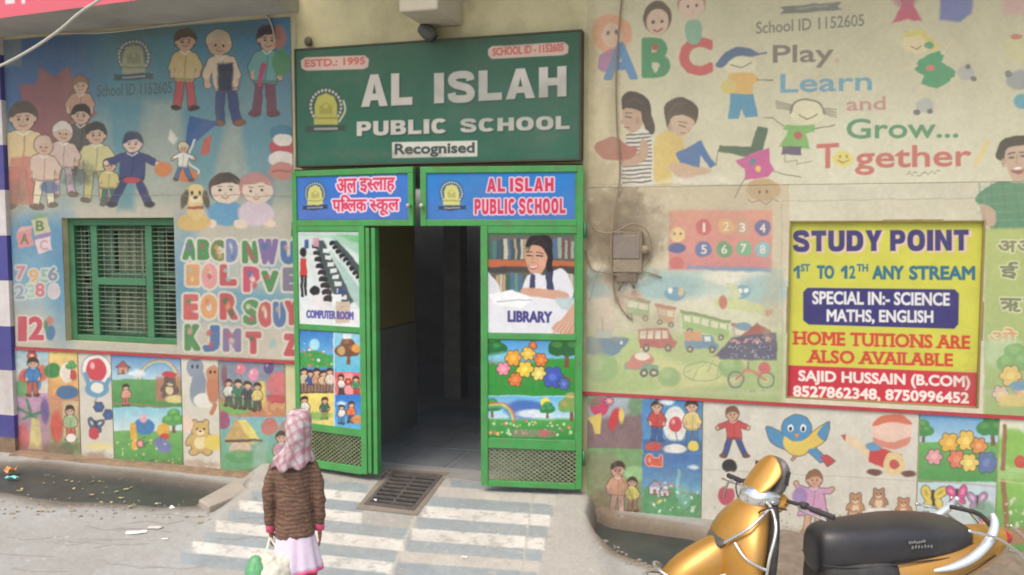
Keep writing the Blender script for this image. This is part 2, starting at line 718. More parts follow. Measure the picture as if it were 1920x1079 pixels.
# ================================================================== BUILDING
DX0, DX1 = wx(557, 600), wx(1091, 600)                # doorway sides
DZ1 = wz(800, 313)                                     # doorway head
WX0, WX1 = wx(121, 520), wx(329, 520)                 # window
WZ0, WZ1 = wz(225, 644), wz(225, 409)
WALL_T = 0.26
SX0, SX1, SZ0_, SZ1_ = wx(1477, 590), wx(1841, 590), wz(1660, 757), wz(1660, 414)   # tuition sign niche

plaster = mat('cream_plaster', (202, 192, 150), 0.85, var=0.14, scale=3.0, bump=0.25, bscale=35, dirt=(120, 105, 80), dirt_amt=0.5, dscale=1.6)
concrete = mat('raw_concrete', (150, 140, 125), 0.9, var=0.25, scale=6.0, bump=0.6, bscale=22, dirt=(90, 78, 64), dirt_amt=0.7, dscale=3.0)
slab_mat = mat('grey_slab', (176, 172, 162), 0.9, var=0.14, scale=2.0, bump=0.3, bscale=14, dirt=(120, 112, 100), dirt_amt=0.5, dscale=1.2)
green_paint = mat('green_paint', (70, 150, 80), 0.5, var=0.2, scale=5.0, bump=0.08, bscale=40, dirt=(112, 104, 72), dirt_amt=0.5, dscale=15.0)
green_old = mat('green_window_paint', (70, 124, 88), 0.5, var=0.2, scale=6.0, bump=0.12, bscale=40, dirt=(92, 104, 84), dirt_amt=0.5, dscale=5.0)
dark_metal = mat('dark_metal', (70, 68, 66), 0.55, 0.4, var=0.25, scale=12)
grey_cable = mat('white_cable', (190, 184, 172), 0.5, var=0.1)
brown_cable = mat('brown_cable', (148, 130, 108), 0.7, var=0.2)

school = empty('school_building', (0, 0, 0), 'cream plastered school front with a deep dark doorway and a green barred window', 'building')


def wall_with_holes(x0, x1, z0, z1, holes, y=0.0, t=WALL_T):
    mb = MB()
    xs = sorted({x0, x1, *[h[0] for h in holes], *[h[1] for h in holes]})
    zs = sorted({z0, z1, *[h[2] for h in holes], *[h[3] for h in holes]})
    for a, b in zip(xs[:-1], xs[1:]):
        for c, d in zip(zs[:-1], zs[1:]):
            mx, mz = (a + b) / 2, (c + d) / 2
            if any(h[0] < mx < h[1] and h[2] < mz < h[3] for h in holes):
                continue
            mb.face([(a, y, c), (b, y, c), (b, y, d), (a, y, d)])
            mb.face([(b, y + t, c), (a, y + t, c), (a, y + t, d), (b, y + t, d)])
    for a, b, c, d in holes:
        mb.face([(a, y, c), (a, y, d), (a, y + t, d), (a, y + t, c)])
        mb.face([(b, y, d), (b, y, c), (b, y + t, c), (b, y + t, d)])
        mb.face([(a, y, d), (b, y, d), (b, y + t, d), (a, y + t, d)])
        mb.face([(b, y, c), (a, y, c), (a, y + t, c), (b, y + t, c)])
    mb.face([(x0, y, z1), (x1, y, z1), (x1, y + t, z1), (x0, y + t, z1)])
    mb.face([(x0, y, z0), (x0, y, z1), (x0, y + t, z1), (x0, y + t, z0)])
    mb.face([(x1, y, z1), (x1, y, z0), (x1, y + t, z0), (x1, y + t, z1)])
    return mb.mesh('wall')


PX_L = wx(24, 520)                                     # where the school front meets the striped pillar
link('wall', wall_with_holes(PX_L, 9.0, -0.7, 6.4, [(DX0, DX1, -0.7, DZ1), (WX0, WX1, WZ0, WZ1), (SX0, SX1, SZ0_, SZ1_)]), plaster, school)

# balcony slab over the left half; pink board hung on its edge
SZ = wz(530, 27)
SXR = wx(560, 25)
_a, _b = hit_z(0, 31, SZ), hit_z(232, 0, SZ)
_d = (_b - _a) / np.linalg.norm(_b - _a)
FA = _a + _d * ((-9.5 - _a[0]) / _d[0])                # the balcony edge runs slightly askew to the wall
FB = _a + _d * ((SXR - _a[0]) / _d[0])
mb = MB()
q_ = [(FA[0], FA[1]), (FB[0], FB[1]), (SXR, -0.001), (-9.5, -0.001)]
mb.rings([[(x, y, SZ) for x, y in q_], [(x, y, SZ + .16) for x, y in q_]], True, False)
link('balcony_slab', bevelled(mb.mesh(), 0.012), slab_mat, school)
# beam end over the doorway and, further up, an unseen overhang added to shade the wall
BX0, BX1, BZ = wx(800, 30), wx(868, 30), wz(830, 52)
mb = MB()
mb.box(BX0, BX1, -0.55, -0.001, BZ, 6.0)
link('beam', bevelled(mb.mesh(), 0.015), mat('pale_beam', (190, 180, 158), 0.85, var=0.12, scale=3), school)
mb = MB()
mb.box(SXR + 0.003, 9.0, -1.15, -0.001, 4.75, 4.9)  # slab added out of view, darkens the top of the wall
link('shading_overhang', mb.mesh(), slab_mat, school)

# low ledges of bare cement under the murals
def ledge(x0, x1, prof, seed, amp=0.03):
    xs = np.arange(x0, x1 + 0.001, 0.04)
    P = []
    pr = np.array(prof)
    ts = np.linspace(0, 1, 16)
    cum = np.concatenate([[0], np.cumsum(np.hypot(*np.diff(pr, axis=0).T))])
    cum /= cum[-1]
    py, pz = np.interp(ts, cum, pr[:, 0]), np.interp(ts, cum, pr[:, 1])
    mb = MB()
    R = []
    for i, x in enumerate(xs):
        r = []
        for k in range(16):
            n = mnoise.fractal(Vector((x * 3.1 + seed, py[k] * 6, pz[k] * 6)), 1.0, 2.0, 4)
            m = mnoise.fractal(Vector((x * 14 + seed, py[k] * 20, pz[k] * 20)), 1.0, 2.0, 3)
            e = min(1.0, ts[k] * 5)
            r.append((x, py[k] + (amp * n + amp * 0.3 * m) * e, pz[k] + (amp * 0.6 * n + amp * 0.3 * m) * e * (0 if k == 0 else 1)))
        R.append(r)
    b = 0
    mb.v = [tuple(map(float, p)) for r in R for p in r]
    for i in range(len(R) - 1):
        for k in range(15):
            a = i * 16 + k
            mb.f.append((a, a + 1, a + 17, a + 16))
            mb.s.append(True)
            mb.mi.append(0)
    return mb.mesh('ledge')


LZ0 = wz(260, 868)
ledge_mat = mat('earthy_cement', (138, 116, 94), 0.95, var=0.3, scale=9, bump=0.8, bscale=30, dirt=(80, 68, 56), dirt_amt=0.75, dscale=4)
link('ledge', ledge(PX_L, wx(492, 880), [(0.0, LZ0 + 0.02), (-0.12, LZ0 + 0.005), (-0.15, LZ0 - 0.03), (-0.2, -0.32)], 3), ledge_mat, school)
link('ledge', ledge(wx(1112, 950), 6.5, [(0.0, wz(1300, 985) + 0.02), (-0.07, wz(1300, 985) + 0.01), (-0.1, -0.24), (-0.15, -0.5)], 8, 0.035), ledge_mat, school)

# passage behind the gate
inner = empty('x', (0, 0, 0))
bpy.data.objects.remove(inner)
IX = wx(650, 600) - 0.12
yl = 0.3
while proj(np.array([IX, yl, 1.0]))[0] < 778 and yl < 6:
    yl += 0.02
pale_in = mat('passage_yellow', (140, 130, 92), 0.85, var=0.12, scale=2)
dado_in = mat('passage_dado', (132, 130, 128), 0.5, var=0.15, scale=3)
dim_in = mat('passage_grey', (190, 188, 190), 0.8, var=0.2, scale=2)
mb = MB()
mb.box(IX - 0.12, IX, WALL_T + 0.002, yl, 1.12, 2.7)
link('passage_wall', mb.mesh(), pale_in, school)
mb = MB()
mb.box(IX - 0.12, IX + 0.015, WALL_T + 0.002, yl, -0.3, 1.115)
link('passage_dado', mb.mesh(), dado_in, school)
mb = MB()
mb.box(-4.5, 2.4, 5.6, 5.7, -0.3, 2.7)
mb.box(DX1 + 0.05, DX1 + 0.15, WALL_T + 0.002, 5.597, -0.3, 2.7)
mb.box(-4.5, -4.4, yl, 5.597, -0.3, 2.7)
mb.box(-4.397, IX - 0.125, WALL_T + 0.3, WALL_T + 0.4, -0.3, 2.7)
link('passage_back', mb.mesh(), dim_in, school)
mb = MB()
px0 = float(hit_y(846, 600, 3.2)[0])
mb.box(px0 - 0.1, px0 + 0.12, 3.2, 3.45, -0.1, 2.68)
mb.box(px0 + 0.7, px0 + 0.76, 3.25, 3.4, -0.1, 2.0)
link('passage_pillar', mb.mesh(), mat('passage_pillar', (150, 146, 142), 0.7, var=0.2), school)
mb = MB()
mb.box(-4.5, 2.4, WALL_T + 0.004, 5.42, 2.703, 2.8)  # stops short of the back wall; the added slit lets daylight in
link('passage_ceiling', mb.mesh(), dim_in, school)

# red painted beads that separate upper and lower murals, and cream bands
red_trim = mat('red_trim', (176, 62, 70), 0.6, var=0.15, scale=12, dirt=(140, 110, 95), dirt_amt=0.5)
TZL, TZR = wz(300, 667), wz(1500, 760)
for a, b, z in ((PX_L + 0.01, DX0 - 0.003, TZL), (DX1 + 0.003, 6.5, TZR)):
    mb = MB()
    mb.box(a, b, -0.022, -0.001, z - 0.011, z + 0.011)
    link('red_bead', mb.mesh(), red_trim, school)
mb = MB()
mb.box(PX_L + 0.01, DX0 - 0.12, -0.018, -0.001, LZ0 - 0.004, LZ0 + 0.014)
link('red_bead', mb.mesh(), red_trim, school)

# ------------------------------------------------------------------ window
win = empty('window', ((WX0 + WX1) / 2, 0.0, WZ0))
win.parent = school
fw = 0.07
m1, m2 = wx(182, 520, 0.1), wx(284, 520, 0.1)
zt = wz(230, 527, 0.1)
mb = MB()
y0, y1 = 0.06, 0.15
mb.box(WX0, WX0 + fw, y0, y1, WZ0, WZ1)
mb.box(WX1 - fw * 0.5, WX1, y0, y1, WZ0, WZ1)
mb.box(WX0 + fw, WX1 - fw * 0.5, y0, y1, WZ1 - fw * 1.0, WZ1)
mb.box(WX0 + fw, WX1 - fw * 0.5, y0, y1, WZ0, WZ0 + fw * 0.8)
link('frame', bevelled(mb.mesh(), 0.006), green_old, win)
mb = MB()
for xm in (m1, m2):
    mb.box(xm - 0.038, xm + 0.038, y0 + 0.012, y1 - 0.003, WZ0 + fw * 0.8, WZ1 - fw)
mb.box(m1 + 0.038, m2 - 0.038, y0 + 0.006, y1 - 0.006, zt - 0.04, zt + 0.03)
link('mullion', bevelled(mb.mesh(), 0.005), green_old, win)
mb = MB()
rng = random.Random(4)
for a, b in ((WX0 + fw, m1 - 0.038), (m1 + 0.038, m2 - 0.038), (m2 + 0.038, WX1 - fw * 0.5)):
    z = WZ0 + fw + 0.03
    while z < WZ1 - fw - 0.02:
        if not (abs(z - zt) < 0.05 and a > m1 and b < m2):
            mb.tube([(a, 0.085, z), (b, 0.085, z)], 0.0042, 6)
        z += 0.042 + rng.uniform(-0.004, 0.004)
    x = a + 0.06
    while x < b - 0.03:
        mb.tube([(x, 0.092, WZ0 + fw * 0.8), (x, 0.092, WZ1 - fw)], 0.0028, 6)
        x += 0.09
link('grille', mb.mesh(), mat('grille_wire', (140, 152, 132), 0.5, 0.2, var=0.3, scale=20), win)
# wooden shutters behind the grille, half open over dark gaps and a pale curtain
mb = MB()
sh = mat('shutter_wood', (88, 116, 94), 0.7, var=0.3, scale=10)
gap = 0.035
for a, b in ((WX0 + fw, m1 - 0.038), (m1 + 0.038, m2 - 0.038), (m2 + 0.038, WX1 - fw * 0.5)):
    w = b - a
    for c, d in ((WZ0 + fw * 0.8, zt - 0.04), (zt + 0.03, WZ1 - fw)):
        mb.box(a + 0.004, a + w * 0.2, 0.17, 0.19, c, d)
        mb.box(b - w * 0.12, b - 0.004, 0.17, 0.19, c, d)
        mb.box(a + w * 0.2, b - w * 0.12, 0.17, 0.19, d - 0.05, d)
        mb.box(a + w * 0.2, b - w * 0.12, 0.17, 0.19, c, c + 0.05)
link('shutter', mb.mesh(), sh, win)
R = []
for i, x in enumerate(np.linspace(m1 + 0.15, m2 - 0.14, 40)):
    R.append((x, 0.225 + 0.018 * math.sin(i * 1.1) + 0.006 * math.sin(i * 2.7)))
mb = MB()
for p, q in zip(R[:-1], R[1:]):
    mb.face([(*p, WZ0 + 0.05), (*q, WZ0 + 0.05), (*q, WZ1 - 0.05), (*p, WZ1 - 0.05)], True)
link('curtain', mb.mesh(), mat('pale_curtain', (138, 146, 122), 0.9, var=0.2, scale=6), win)
mb = MB()
mb.box(WX0 - 0.2, WX1 + 0.2, 0.32, 0.34, WZ0 - 0.2, WZ1 + 0.2)
link('backing', mb.mesh(), mat('dark_room', (92, 114, 98), 0.8, var=0.3, scale=4), win)

# neighbour's pillar in blue and white bands
pillar = empty('painted_pillar', (PX_L - 0.4, -0.03, -0.6), 'pillar in broad blue and white bands at the far left edge', 'pillar')
zb = [wz(12, v, -0.08) for v in (1000, 822, 780, 696, 613, 527, 442, 356, 271, 186, 100, 10, -80)]
for i, (a, b) in enumerate(zip(zb[:-1], zb[1:])):
    mb = MB()
    mb.box(PX_L - 1.6, PX_L - 0.002, -0.05, 0.25, a, b)
    blue = i in (1, 3, 5, 7, 9)
    link('blue_band' if blue else 'white_band', mb.mesh(),
         mat('pillar_blue', (74, 72, 138), 0.6, var=0.12, scale=5, dirt=(110, 100, 110), dirt_amt=0.4) if blue else
         (mat('pillar_white', (206, 198, 196), 0.7, var=0.1, scale=5, dirt=(150, 135, 120), dirt_amt=0.5) if i else ledge_mat), pillar)

# ================================================================== GROUND
def sdf_poly(X, Y, pts):
    P = np.asarray(pts, float)
    ins = np.zeros(X.shape, bool)
    d2 = np.full(X.shape, 1e9)
    for (x0, y0), (x1, y1) in zip(P, np.roll(P, -1, 0)):
        if y0 != y1:
            ins ^= ((y0 > Y) != (y1 > Y)) & (X < (x1 - x0) * (Y - y0) / (y1 - y0) + x0)
        dx, dy = x1 - x0, y1 - y0
        t = np.clip(((X - x0) * dx + (Y - y0) * dy) / (dx * dx + dy * dy + 1e-12), 0, 1)
        d2 = np.minimum(d2, (X - x0 - t * dx) ** 2 + (Y - y0 - t * dy) ** 2)
    d = np.sqrt(d2)
    return np.where(ins, -d, d)


def gpts(L, z):
    return [tuple(hit_z(u, v, z)[:2]) for u, v in L]


def sstep(x):
    x = np.clip(x, 0, 1)
    return x * x * (3 - 2 * x)


GZ = -0.13
RAMP = gpts([(500, 878), (560, 868), (1096, 915), (1090, 985), (1130, 1090), (1120, 1250), (200, 1250), (395, 1005)], -0.06)
POOL_L = gpts([(-500, 850), (0, 880), (60, 880), (250, 900), (420, 925), (486, 938), (400, 955), (300, 957), (200, 950), (120, 948), (60, 940), (0, 930), (-500, 925)], -0.17)
PIT_R = gpts([(1112, 955), (1150, 975), (1300, 997), (1352, 1012), (1362, 1050), (1330, 1085), (1230, 1068), (1165, 1045), (1120, 1018), (1102, 990)], -0.16)


def ground_h(X, Y):
    n = vnoise(X * 100, Y * 100, 60, 21, 5) - 0.5
    h = GZ + 0.004 * n + 0.003 * (vnoise(X * 100, Y * 100, 7, 22, 2) - 0.5)
    r = sdf_poly(X, Y, RAMP)
    ramp = -0.012 - 0.052 * np.clip(-Y, -1, 2.2)
    h = h + (np.maximum(ramp, GZ + 0.004) - h) * sstep((0.22 - r) / 0.22) * sstep((2.6 + Y) / 1.0)
    p = sdf_poly(X, Y, POOL_L) + 0.05 * n
    h = h - 0.09 * sstep((0.05 - p) / 0.25)
    q = sdf_poly(X, Y, PIT_R) + 0.06 * n
    h = h + (-0.30 - h) * sstep((0.03 - q) / 0.14)
    mud = sstep((X - float(hit_z(1310, 1000, -.16)[0])) / .25) * sstep((Y + 1.1) / .3)
    h = h + mud * (-.03 + .11 * (vnoise(X * 100, Y * 100, 22, 23, 4) - .45))
    ins = (X > DX0 - 0.1) & (X < DX1 + 0.1) & (Y > -0.02)
    return np.where(ins, np.minimum(h, -0.012), h)


def axis(a, b, step, far0, far1):
    return np.concatenate([np.linspace(far0, a - 0.4, 12), np.arange(a, b, step), np.linspace(b + 0.4, far1, 12)])


gx = axis(-6.2, 4.6, 0.0125, -90, 90)
gy = axis(-3.9, 0.30, 0.0125, -90, 12)
GXm, GYm = np.meshgrid(gx, gy)
inr = (GYm > -4.3) & (np.abs(GXm) < 8)
GH = np.where(inr, ground_h(np.clip(GXm, -8, 8), np.clip(GYm, -4.5, 1)), GZ)
GH = np.where(GYm > 0.26, -0.6, GH)
Gp = np.stack([GXm, GYm, GH], -1)
# points behind the camera must not pick up any drawing: clip them for projection only
vis = Gp[..., 1] > CAM[1] + 1.6
proxy = np.where(vis[..., None], Gp, np.array([0.0, -2.6, GZ]))
G = Canvas(proxy, (163, 162, 158))
G.P = Gp
G.U = np.where(vis, G.U, 1e6)
G.V = np.where(vis, G.V, 1e6)
G.u0, G.u1 = np.where(vis, G.U, 1e7).min(0), np.where(vis, G.U, -1e7).max(0)
G.v0, G.v1 = np.where(vis, G.V, 1e7).min(1), np.where(vis, G.V, -1e7).max(1)
n1 = vnoise(GXm * 100, GYm * 100, 55, 31, 5)
n2 = vnoise(GXm * 100, GYm * 100, 9, 32, 3)
t = np.clip((n1 - 0.42) * 4, 0, 1)[..., None]
G.C = G.C * (1 - 0.3 * t) + np.array([140, 134, 125]) / 255.0 * 0.3 * t
# muddy margins
for poly, w_, c_ in ((POOL_L, 0.24, (104, 96, 86)), (PIT_R, 0.16, (120, 106, 90))):
    dd = sdf_poly(np.clip(GXm, -9, 9), np.clip(GYm, -6, 2), poly) + 0.16 * (n1 - 0.5)
    k = np.where(vis, sstep(1 - dd / w_), 0)[..., None]
    G.C = G.C * (1 - k) + np.array(c_) / 255.0 * k
dd = sdf_poly(np.clip(GXm, -9, 9), np.clip(GYm, -6, 2), POOL_L) + 0.05 * (n1 - 0.5)
k = np.where(vis, sstep(0.3 - dd / 0.12), 0)[..., None]
G.C = G.C * (1 - k) + np.array((66, 66, 62)) / 255.0 * k
dd = sdf_poly(np.clip(GXm, -9, 9), np.clip(GYm, -6, 2), PIT_R) + 0.05 * (n1 - 0.5)
k = np.where(vis, sstep(0.2 - dd / 0.12), 0)[..., None]
G.C = G.C * (1 - k) + np.array((92, 84, 74)) / 255.0 * k
k = np.where(vis, sstep((GXm - float(hit_z(1300, 1000, -.16)[0])) / .4) * sstep((GYm + 1.25 + .3 * n1) / .35), 0)[..., None]
G.C = G.C * (1 - .75 * k) + (np.array((116, 100, 84)) / 255.0 * (.8 + .4 * n2[..., None])) * .75 * k
# ramp: smooth cement with inlaid white and blue-grey stone strips running along the wall
xl = lambda Y: np.interp(Y, [-2.4, -1.9, -1.0, -0.3], [float(hit_z(405, 1068, -0.1)[0]), float(hit_z(400, 1015, -0.1)[0]), float(hit_z(440, 950, -.06)[0]), float(hit_z(505, 893, -.03)[0])])
rr = sdf_poly(np.clip(GXm, -9, 9), np.clip(GYm, -6, 2), RAMP)
k = np.where(vis & (GYm < 0.02), sstep((0.14 - rr) / 0.14), 0)[..., None] * np.clip(2.6 + GYm, 0, 1)[..., None]
G.C = G.C * (1 - k) + (np.array([166, 162, 155]) / 255.0 * (0.93 + 0.14 * n1[..., None])) * k


def stone(pts, c, seed, worn=0.5):
    P = np.asarray(pts, float)
    S = np.concatenate([P, np.roll(P, -1, 0)], 1)
    w = G.win(P[:, 0].min() - 5, P[:, 0].max() + 5, P[:, 1].min() - 5, P[:, 1].max() + 5)
    if w is None:
        return
    before = G.C[w].copy()
    G.segs(S, c, 1.0, 2.0)
    n = vnoise(G.U[w], G.V[w] * 2.2, 16, seed, 4)
    keep = np.clip((n - worn) * 7 + 0.8, 0.22, 0.88)[..., None]
    v = (0.93 + 0.14 * vnoise(G.U[w], G.V[w] * 2, 40, seed + 1, 3))[..., None]
    on = (np.abs(G.C[w] - before).sum(-1, keepdims=True) > 1e-6)
    G.C[w] = np.where(on, before * (1 - keep) + G.C[w] * v * keep, before)


WHT, GRY, GR2 = (210, 206, 198), (142, 151, 154), (164, 168, 166)
# joints (strip centre lines) measured along x = 1000 with their slope
rows = [(915, GRY), (936, (186, 180, 170)), (955, GRY), (975, WHT), (997, GRY), (1019, WHT), (1042, GRY), (1064, (184, 178, 168)), (1085, GRY)]
for i, (v, c) in enumerate(rows):
    h = 10.5 + 0.28 * i
    for j, (ua, ub) in enumerate(((690, 1000 - 3 * i), (1003 - 3 * i, 1046 - 5 * i))):
        if i == 0 and j == 0:
            ua = 800
        s = 0.073
        ua2 = max(ua, 822 - 10 * i if i > 2 else 845 - 24 * i)
        if ub <= ua2:
            continue
        P = [(ua2, v + (ua2 - 1000) * s - h), (ub, v + (ub - 1000) * s - h), (ub, v + (ub - 1000) * s + h), (ua2, v + (ua2 - 1000) * s + h)]
        stone(P, c, 50 + i * 3 + j, 0.38 if c[0] > 200 else 0.3)
# strips left of the grate
rows = [(912, GRY), (930, WHT), (948, GRY), (968, WHT), (989, GRY), (1011, WHT), (1034, GRY), (1056, WHT), (1078, GRY)]
for i, (v, c) in enumerate(rows):
    h = 9.2 + 0.35 * i
    s = 0.105
    for j, (ua, ub) in enumerate(((515 - 22 * i, 600 - 6 * i), (603 - 6 * i, min(690 - 4 * i, 790 - 26 * i) if i < 4 else 812 - 11 * i))):
        ub = max(ub, ua + 20)
        P = [(ua, v + (ua - 640) * s - h), (ub, v + (ub - 640) * s - h), (ub, v + (ub - 640) * s + h), (ua, v + (ua - 640) * s + h)]
        stone(P, c, 90 + i * 3 + j, 0.38 if c[0] > 200 else 0.3)
# joint line running down the middle
G.line([(806, 890), (780, 966), (739, 1060), (728, 1082)], 5, (188, 181, 168), 0.7, 3)
# threshold
G.rect(705, 868, 900, 884, (176, 168, 152), 0.8, 4, 0.05)
G.blot(900, 1010, 160, 60, (150, 138, 122), 0.12, 26, 71)
G.blot(1160, 930, 120, 40, (150, 138, 122), 0.15, 22, 72)
G.blot(640, 1010, 160, 50, (150, 140, 126), 0.12, 22, 73)
G.blot(120, 1010, 220, 50, (140, 132, 122), 0.1, 40, 74)
for i_ in range(16):
    a_ = random.Random(i_ + 40)
    u_, v_ = a_.uniform(-20, 460), a_.uniform(965, 1075)
    G.line([(u_ + 34 * q, v_ + a_.uniform(-5, 5)) for q in range(4)], 1.6, (120, 112, 102), .5, 2)
G.speck(0, 880, 480, 950, [(150, 138, 110), (120, 110, 96)], 60, 1, 3.2, 0.6, 75, 0.6)
G.speck(0, 960, 1200, 1079, [(140, 130, 118), (228, 222, 212)], 150, 0.8, 2.6, 0.5, 76, 0.6)
G.grain(0.05, 5, 77)
street = link('street', G.mesh('street'), printed('street_surface', 0.85, 0.10, 42, 0.3, 60, (132, 122, 110), 0.14, 0.3), None, local=True)
tag(street, kind='structure')

mb = MB()
mb.box(-4.4, 2.3, 0.02, 5.597, -0.3, -0.004)
fl = link('passage_floor', mb.mesh(), mat('passage_tiles', (168, 166, 164), 0.35, var=0.2, scale=2, dirt=(90, 84, 78), dirt_amt=0.5), None)
tag(fl, kind='structure')
mb = MB()
for i in range(7):
    for j in range(4):
        mb.box(DX0 + 0.03 + i * 0.42 + (j % 2) * 0.14, DX0 + 0.03 + i * 0.42 + 0.395 + (j % 2) * 0.14, 0.30 + j * 0.62, 0.30 + j * 0.62 + 0.59, -0.003, 0.003)
ft = link('passage_paving', mb.mesh(), mat('slate_tile', (136, 142, 148), 0.35, var=0.25, scale=2.5, dirt=(150, 142, 130), dirt_amt=0.4, dscale=3), None)
tag(ft, kind='structure')

water_mat = mat('drain_water', (66, 70, 67), 0.42, var=0.35, scale=3, bump=0.05, bscale=12, dirt=(80, 77, 68), dirt_amt=0.6, dscale=4)
water_mat.node_tree.nodes['Principled BSDF'].inputs['Specular IOR Level'].default_value = 0.22
mb = MB()
a = hit_z(-400, 900, -0.187)
mb.box(-8, wx(500, 900), -1.35, -0.05, -0.3, -0.187)
tag(link('puddle_water', mb.mesh(), water_mat, None), kind='structure')
mb = MB()
mb.box(wx(1095, 960) , 6.4, -1.35, -0.02, -0.6, -0.215)
tag(link('drain_water', mb.mesh(), water_mat, None), kind='structure')

# ================================================================== PICTURE VOCABULARY
SKIN, SKIN2, HAIR = (206, 164, 136), (186, 142, 116), (62, 48, 44)


class Inked:
    """draws the same shapes a little larger in dark ink, for an outline"""

    def __init__(self, P, g=1.5, c=(74, 60, 54), a=.75):
        self.P, self.g, self.c, self.a = P, g, c, a

    def ell(self, cx, cy, rx, ry, c, a=1.0, soft=2.5, rot=0.0):
        self.P.ell(cx, cy, rx + self.g, ry + self.g, self.c, self.a, 1.6, rot)

    def poly(self, pts, c, a=1.0, soft=2.5, smooth=False, grow=0.0):
        self.P.poly(pts, self.c, self.a, 1.6, smooth, grow + self.g)

    def rect(self, x0, y0, x1, y1, c, a=1.0, soft=2.5, k=0.0):
        self.P.rect(x0 - self.g, y0 - self.g, x1 + self.g, y1 + self.g, self.c, self.a, 1.6, k)

    def line(self, pts, wd, c, a=1.0, soft=2.0, smooth=False):
        self.P.line(pts, wd + 2 * self.g, self.c, self.a, 1.6, smooth)


def inked(f):
    def g(P, *a, **k):
        f(Inked(P), *a, **k)
        f(P, *a, **k)
    return g


@inked
def kid(P, x, y0, y1, shirt, pants, skin=SKIN, hair=HAIR, lean=0.0, arm=0, shoes=(90, 60, 50), skirt=False, w=1.0, face=True):
    """plain picture-book child"""
    H = y1 - y0
    r = H * 0.128
    hx, hy = x + lean * H * 0.3, y0 + r
    sx, sy = x + lean * H * 0.2, y0 + 2.0 * r
    px, py = x, y0 + H * 0.61
    b = H * 0.125 * w
    dk = tuple(q * 0.72 for q in shirt)
    for s in (-1, 1):
        kx, ky = px + s * b * (0.6 + 0.4 * (arm == 2)), py + H * 0.18
        fx = px + s * b * (0.7 + 0.7 * (arm == 2)) - lean * H * 0.12
        P.line([(px + s * b * 0.45, py - 2), (kx, ky), (fx, y1 - H * 0.05)], H * 0.095, skin if skirt else pants, 1, 2)
        P.ell(fx + s * H * 0.02, y1 - H * 0.03, H * 0.062, H * 0.034, shoes)
    up = {0: (0.15, 0.56), 1: (0.26, 0.2), 2: (0.27, 0.42)}[arm]
    for s in (-1, 1):
        a = (sx + s * b * 0.8, sy + H * 0.06)
        e = (sx + s * H * up[0] * w, y0 + H * (up[1] + (0.1 if s > 0 and arm == 1 else 0)))
        m = ((a[0] + e[0]) / 2 + s * H * 0.045, (a[1] + e[1]) / 2 + H * 0.02)
        P.line([a, m, e], H * 0.058, skin)
        P.line([a, m], H * 0.085, shirt)
        P.ell(e[0], e[1], H * 0.036, H * 0.034, skin)
    P.rect(hx - r * .3, hy + r * .6, hx + r * .3, sy + 3, skin)
    P.poly([(sx - b * .55, sy), (sx + b * .55, sy), (sx + b * 1.05, sy + H * .06), (px + b * (1.8 if skirt else 0.98), py + (H * 0.1 if skirt else 0.02 * H)), (px - b * (1.8 if skirt else 0.98), py + (H * 0.1 if skirt else 0.02 * H)), (sx - b * 1.05, sy + H * .06)], shirt)
    P.line([(sx - b * .4, sy + 1), (sx, sy + H * .05), (sx + b * .4, sy + 1)], H * .02, (226, 220, 206), .8, 1.5)
    P.line([(sx + b * .1, sy + H * .06), (px, py)], H * .018, dk, .7, 1.5)
    P.line([(px - b * .9, py), (px + b * .9, py)], H * .03, dk, .8, 1.5)
    P.ell(hx, hy - r * 0.1, r * 1.05, r * 1.06, hair)
    P.ell(hx + lean * r * 0.3, hy + r * 0.2, r * 0.84, r * 0.84, skin)
    P.poly([(hx - r * .9, hy + r * .1), (hx - r * .7, hy - r * .8), (hx + r * .5, hy - r * .9), (hx + r * .9, hy - r * .1), (hx + r * .3, hy - r * .35), (hx - r * .4, hy - r * .28)], hair, 1, 2)
    for s in (-1, 1):
        P.ell(hx + s * r * .88, hy + r * .2, r * .14, r * .2, skin, 1, 1.5)
    if face and H > 55:
        for s in (-1, 1):
            P.ell(hx + s * r * 0.32, hy + r * 0.16, r * 0.12, r * 0.10, (50, 38, 36), .85, 1.5)
            P.line([(hx + s * r * .18, hy - r * .12), (hx + s * r * .48, hy - r * .04)], r * .08, hair, .8, 1.5)
        P.line([(hx, hy + r * .2), (hx - r * .07, hy + r * .42)], r * .09, tuple(q * .8 for q in skin), .8, 1.5)
        P.line([(hx - r * 0.26, hy + r * 0.56), (hx, hy + r * 0.68), (hx + r * 0.28, hy + r * 0.55)], r * 0.12, (164, 92, 84), .8, 1.5)


@inked
def teddy(P, x, y, s, c, belly=(226, 200, 150), tilt=0.0):
    P.ell(x, y + s * 0.75, s * 0.62, s * 0.7, c)
    P.ell(x, y + s * 0.8, s * 0.36, s * 0.44, belly)
    for q in (-1, 1):
        P.ell(x + q * s * 0.62, y + s * 0.6, s * 0.16, s * 0.4, c, 1, 2.5, q * -0.5)
        P.ell(x + q * s * 0.42, y + s * 1.4, s * 0.26, s * 0.2, c)
        P.ell(x + q * s * 0.36, y - s * 0.42, s * 0.17, s * 0.17, c)
    P.ell(x, y, s * 0.52, s * 0.47, c)
    P.ell(x, y + s * 0.16, s * 0.24, s * 0.18, belly)
    for q in (-1, 1):
        P.ell(x + q * s * 0.2, y - s * 0.06, s * 0.06, s * 0.07, (40, 32, 30), 1, 1.5)
    P.ell(x, y + s * 0.08, s * 0.08, s * 0.05, (50, 36, 32), 1, 1.5)


@inked
def flower(P, x, y, s, c, mid=(236, 206, 90), stem=None):
    if stem:
        P.line([(x, y), (x + s * 0.2, y + stem)], s * 0.16, (70, 130, 70))
    for k in range(6):
        a = k * math.pi / 3
        P.ell(x + s * 0.5 * math.cos(a), y + s * 0.5 * math.sin(a), s * 0.36, s * 0.3, c, 1, 2, a)
    P.ell(x, y, s * 0.3, s * 0.3, mid)


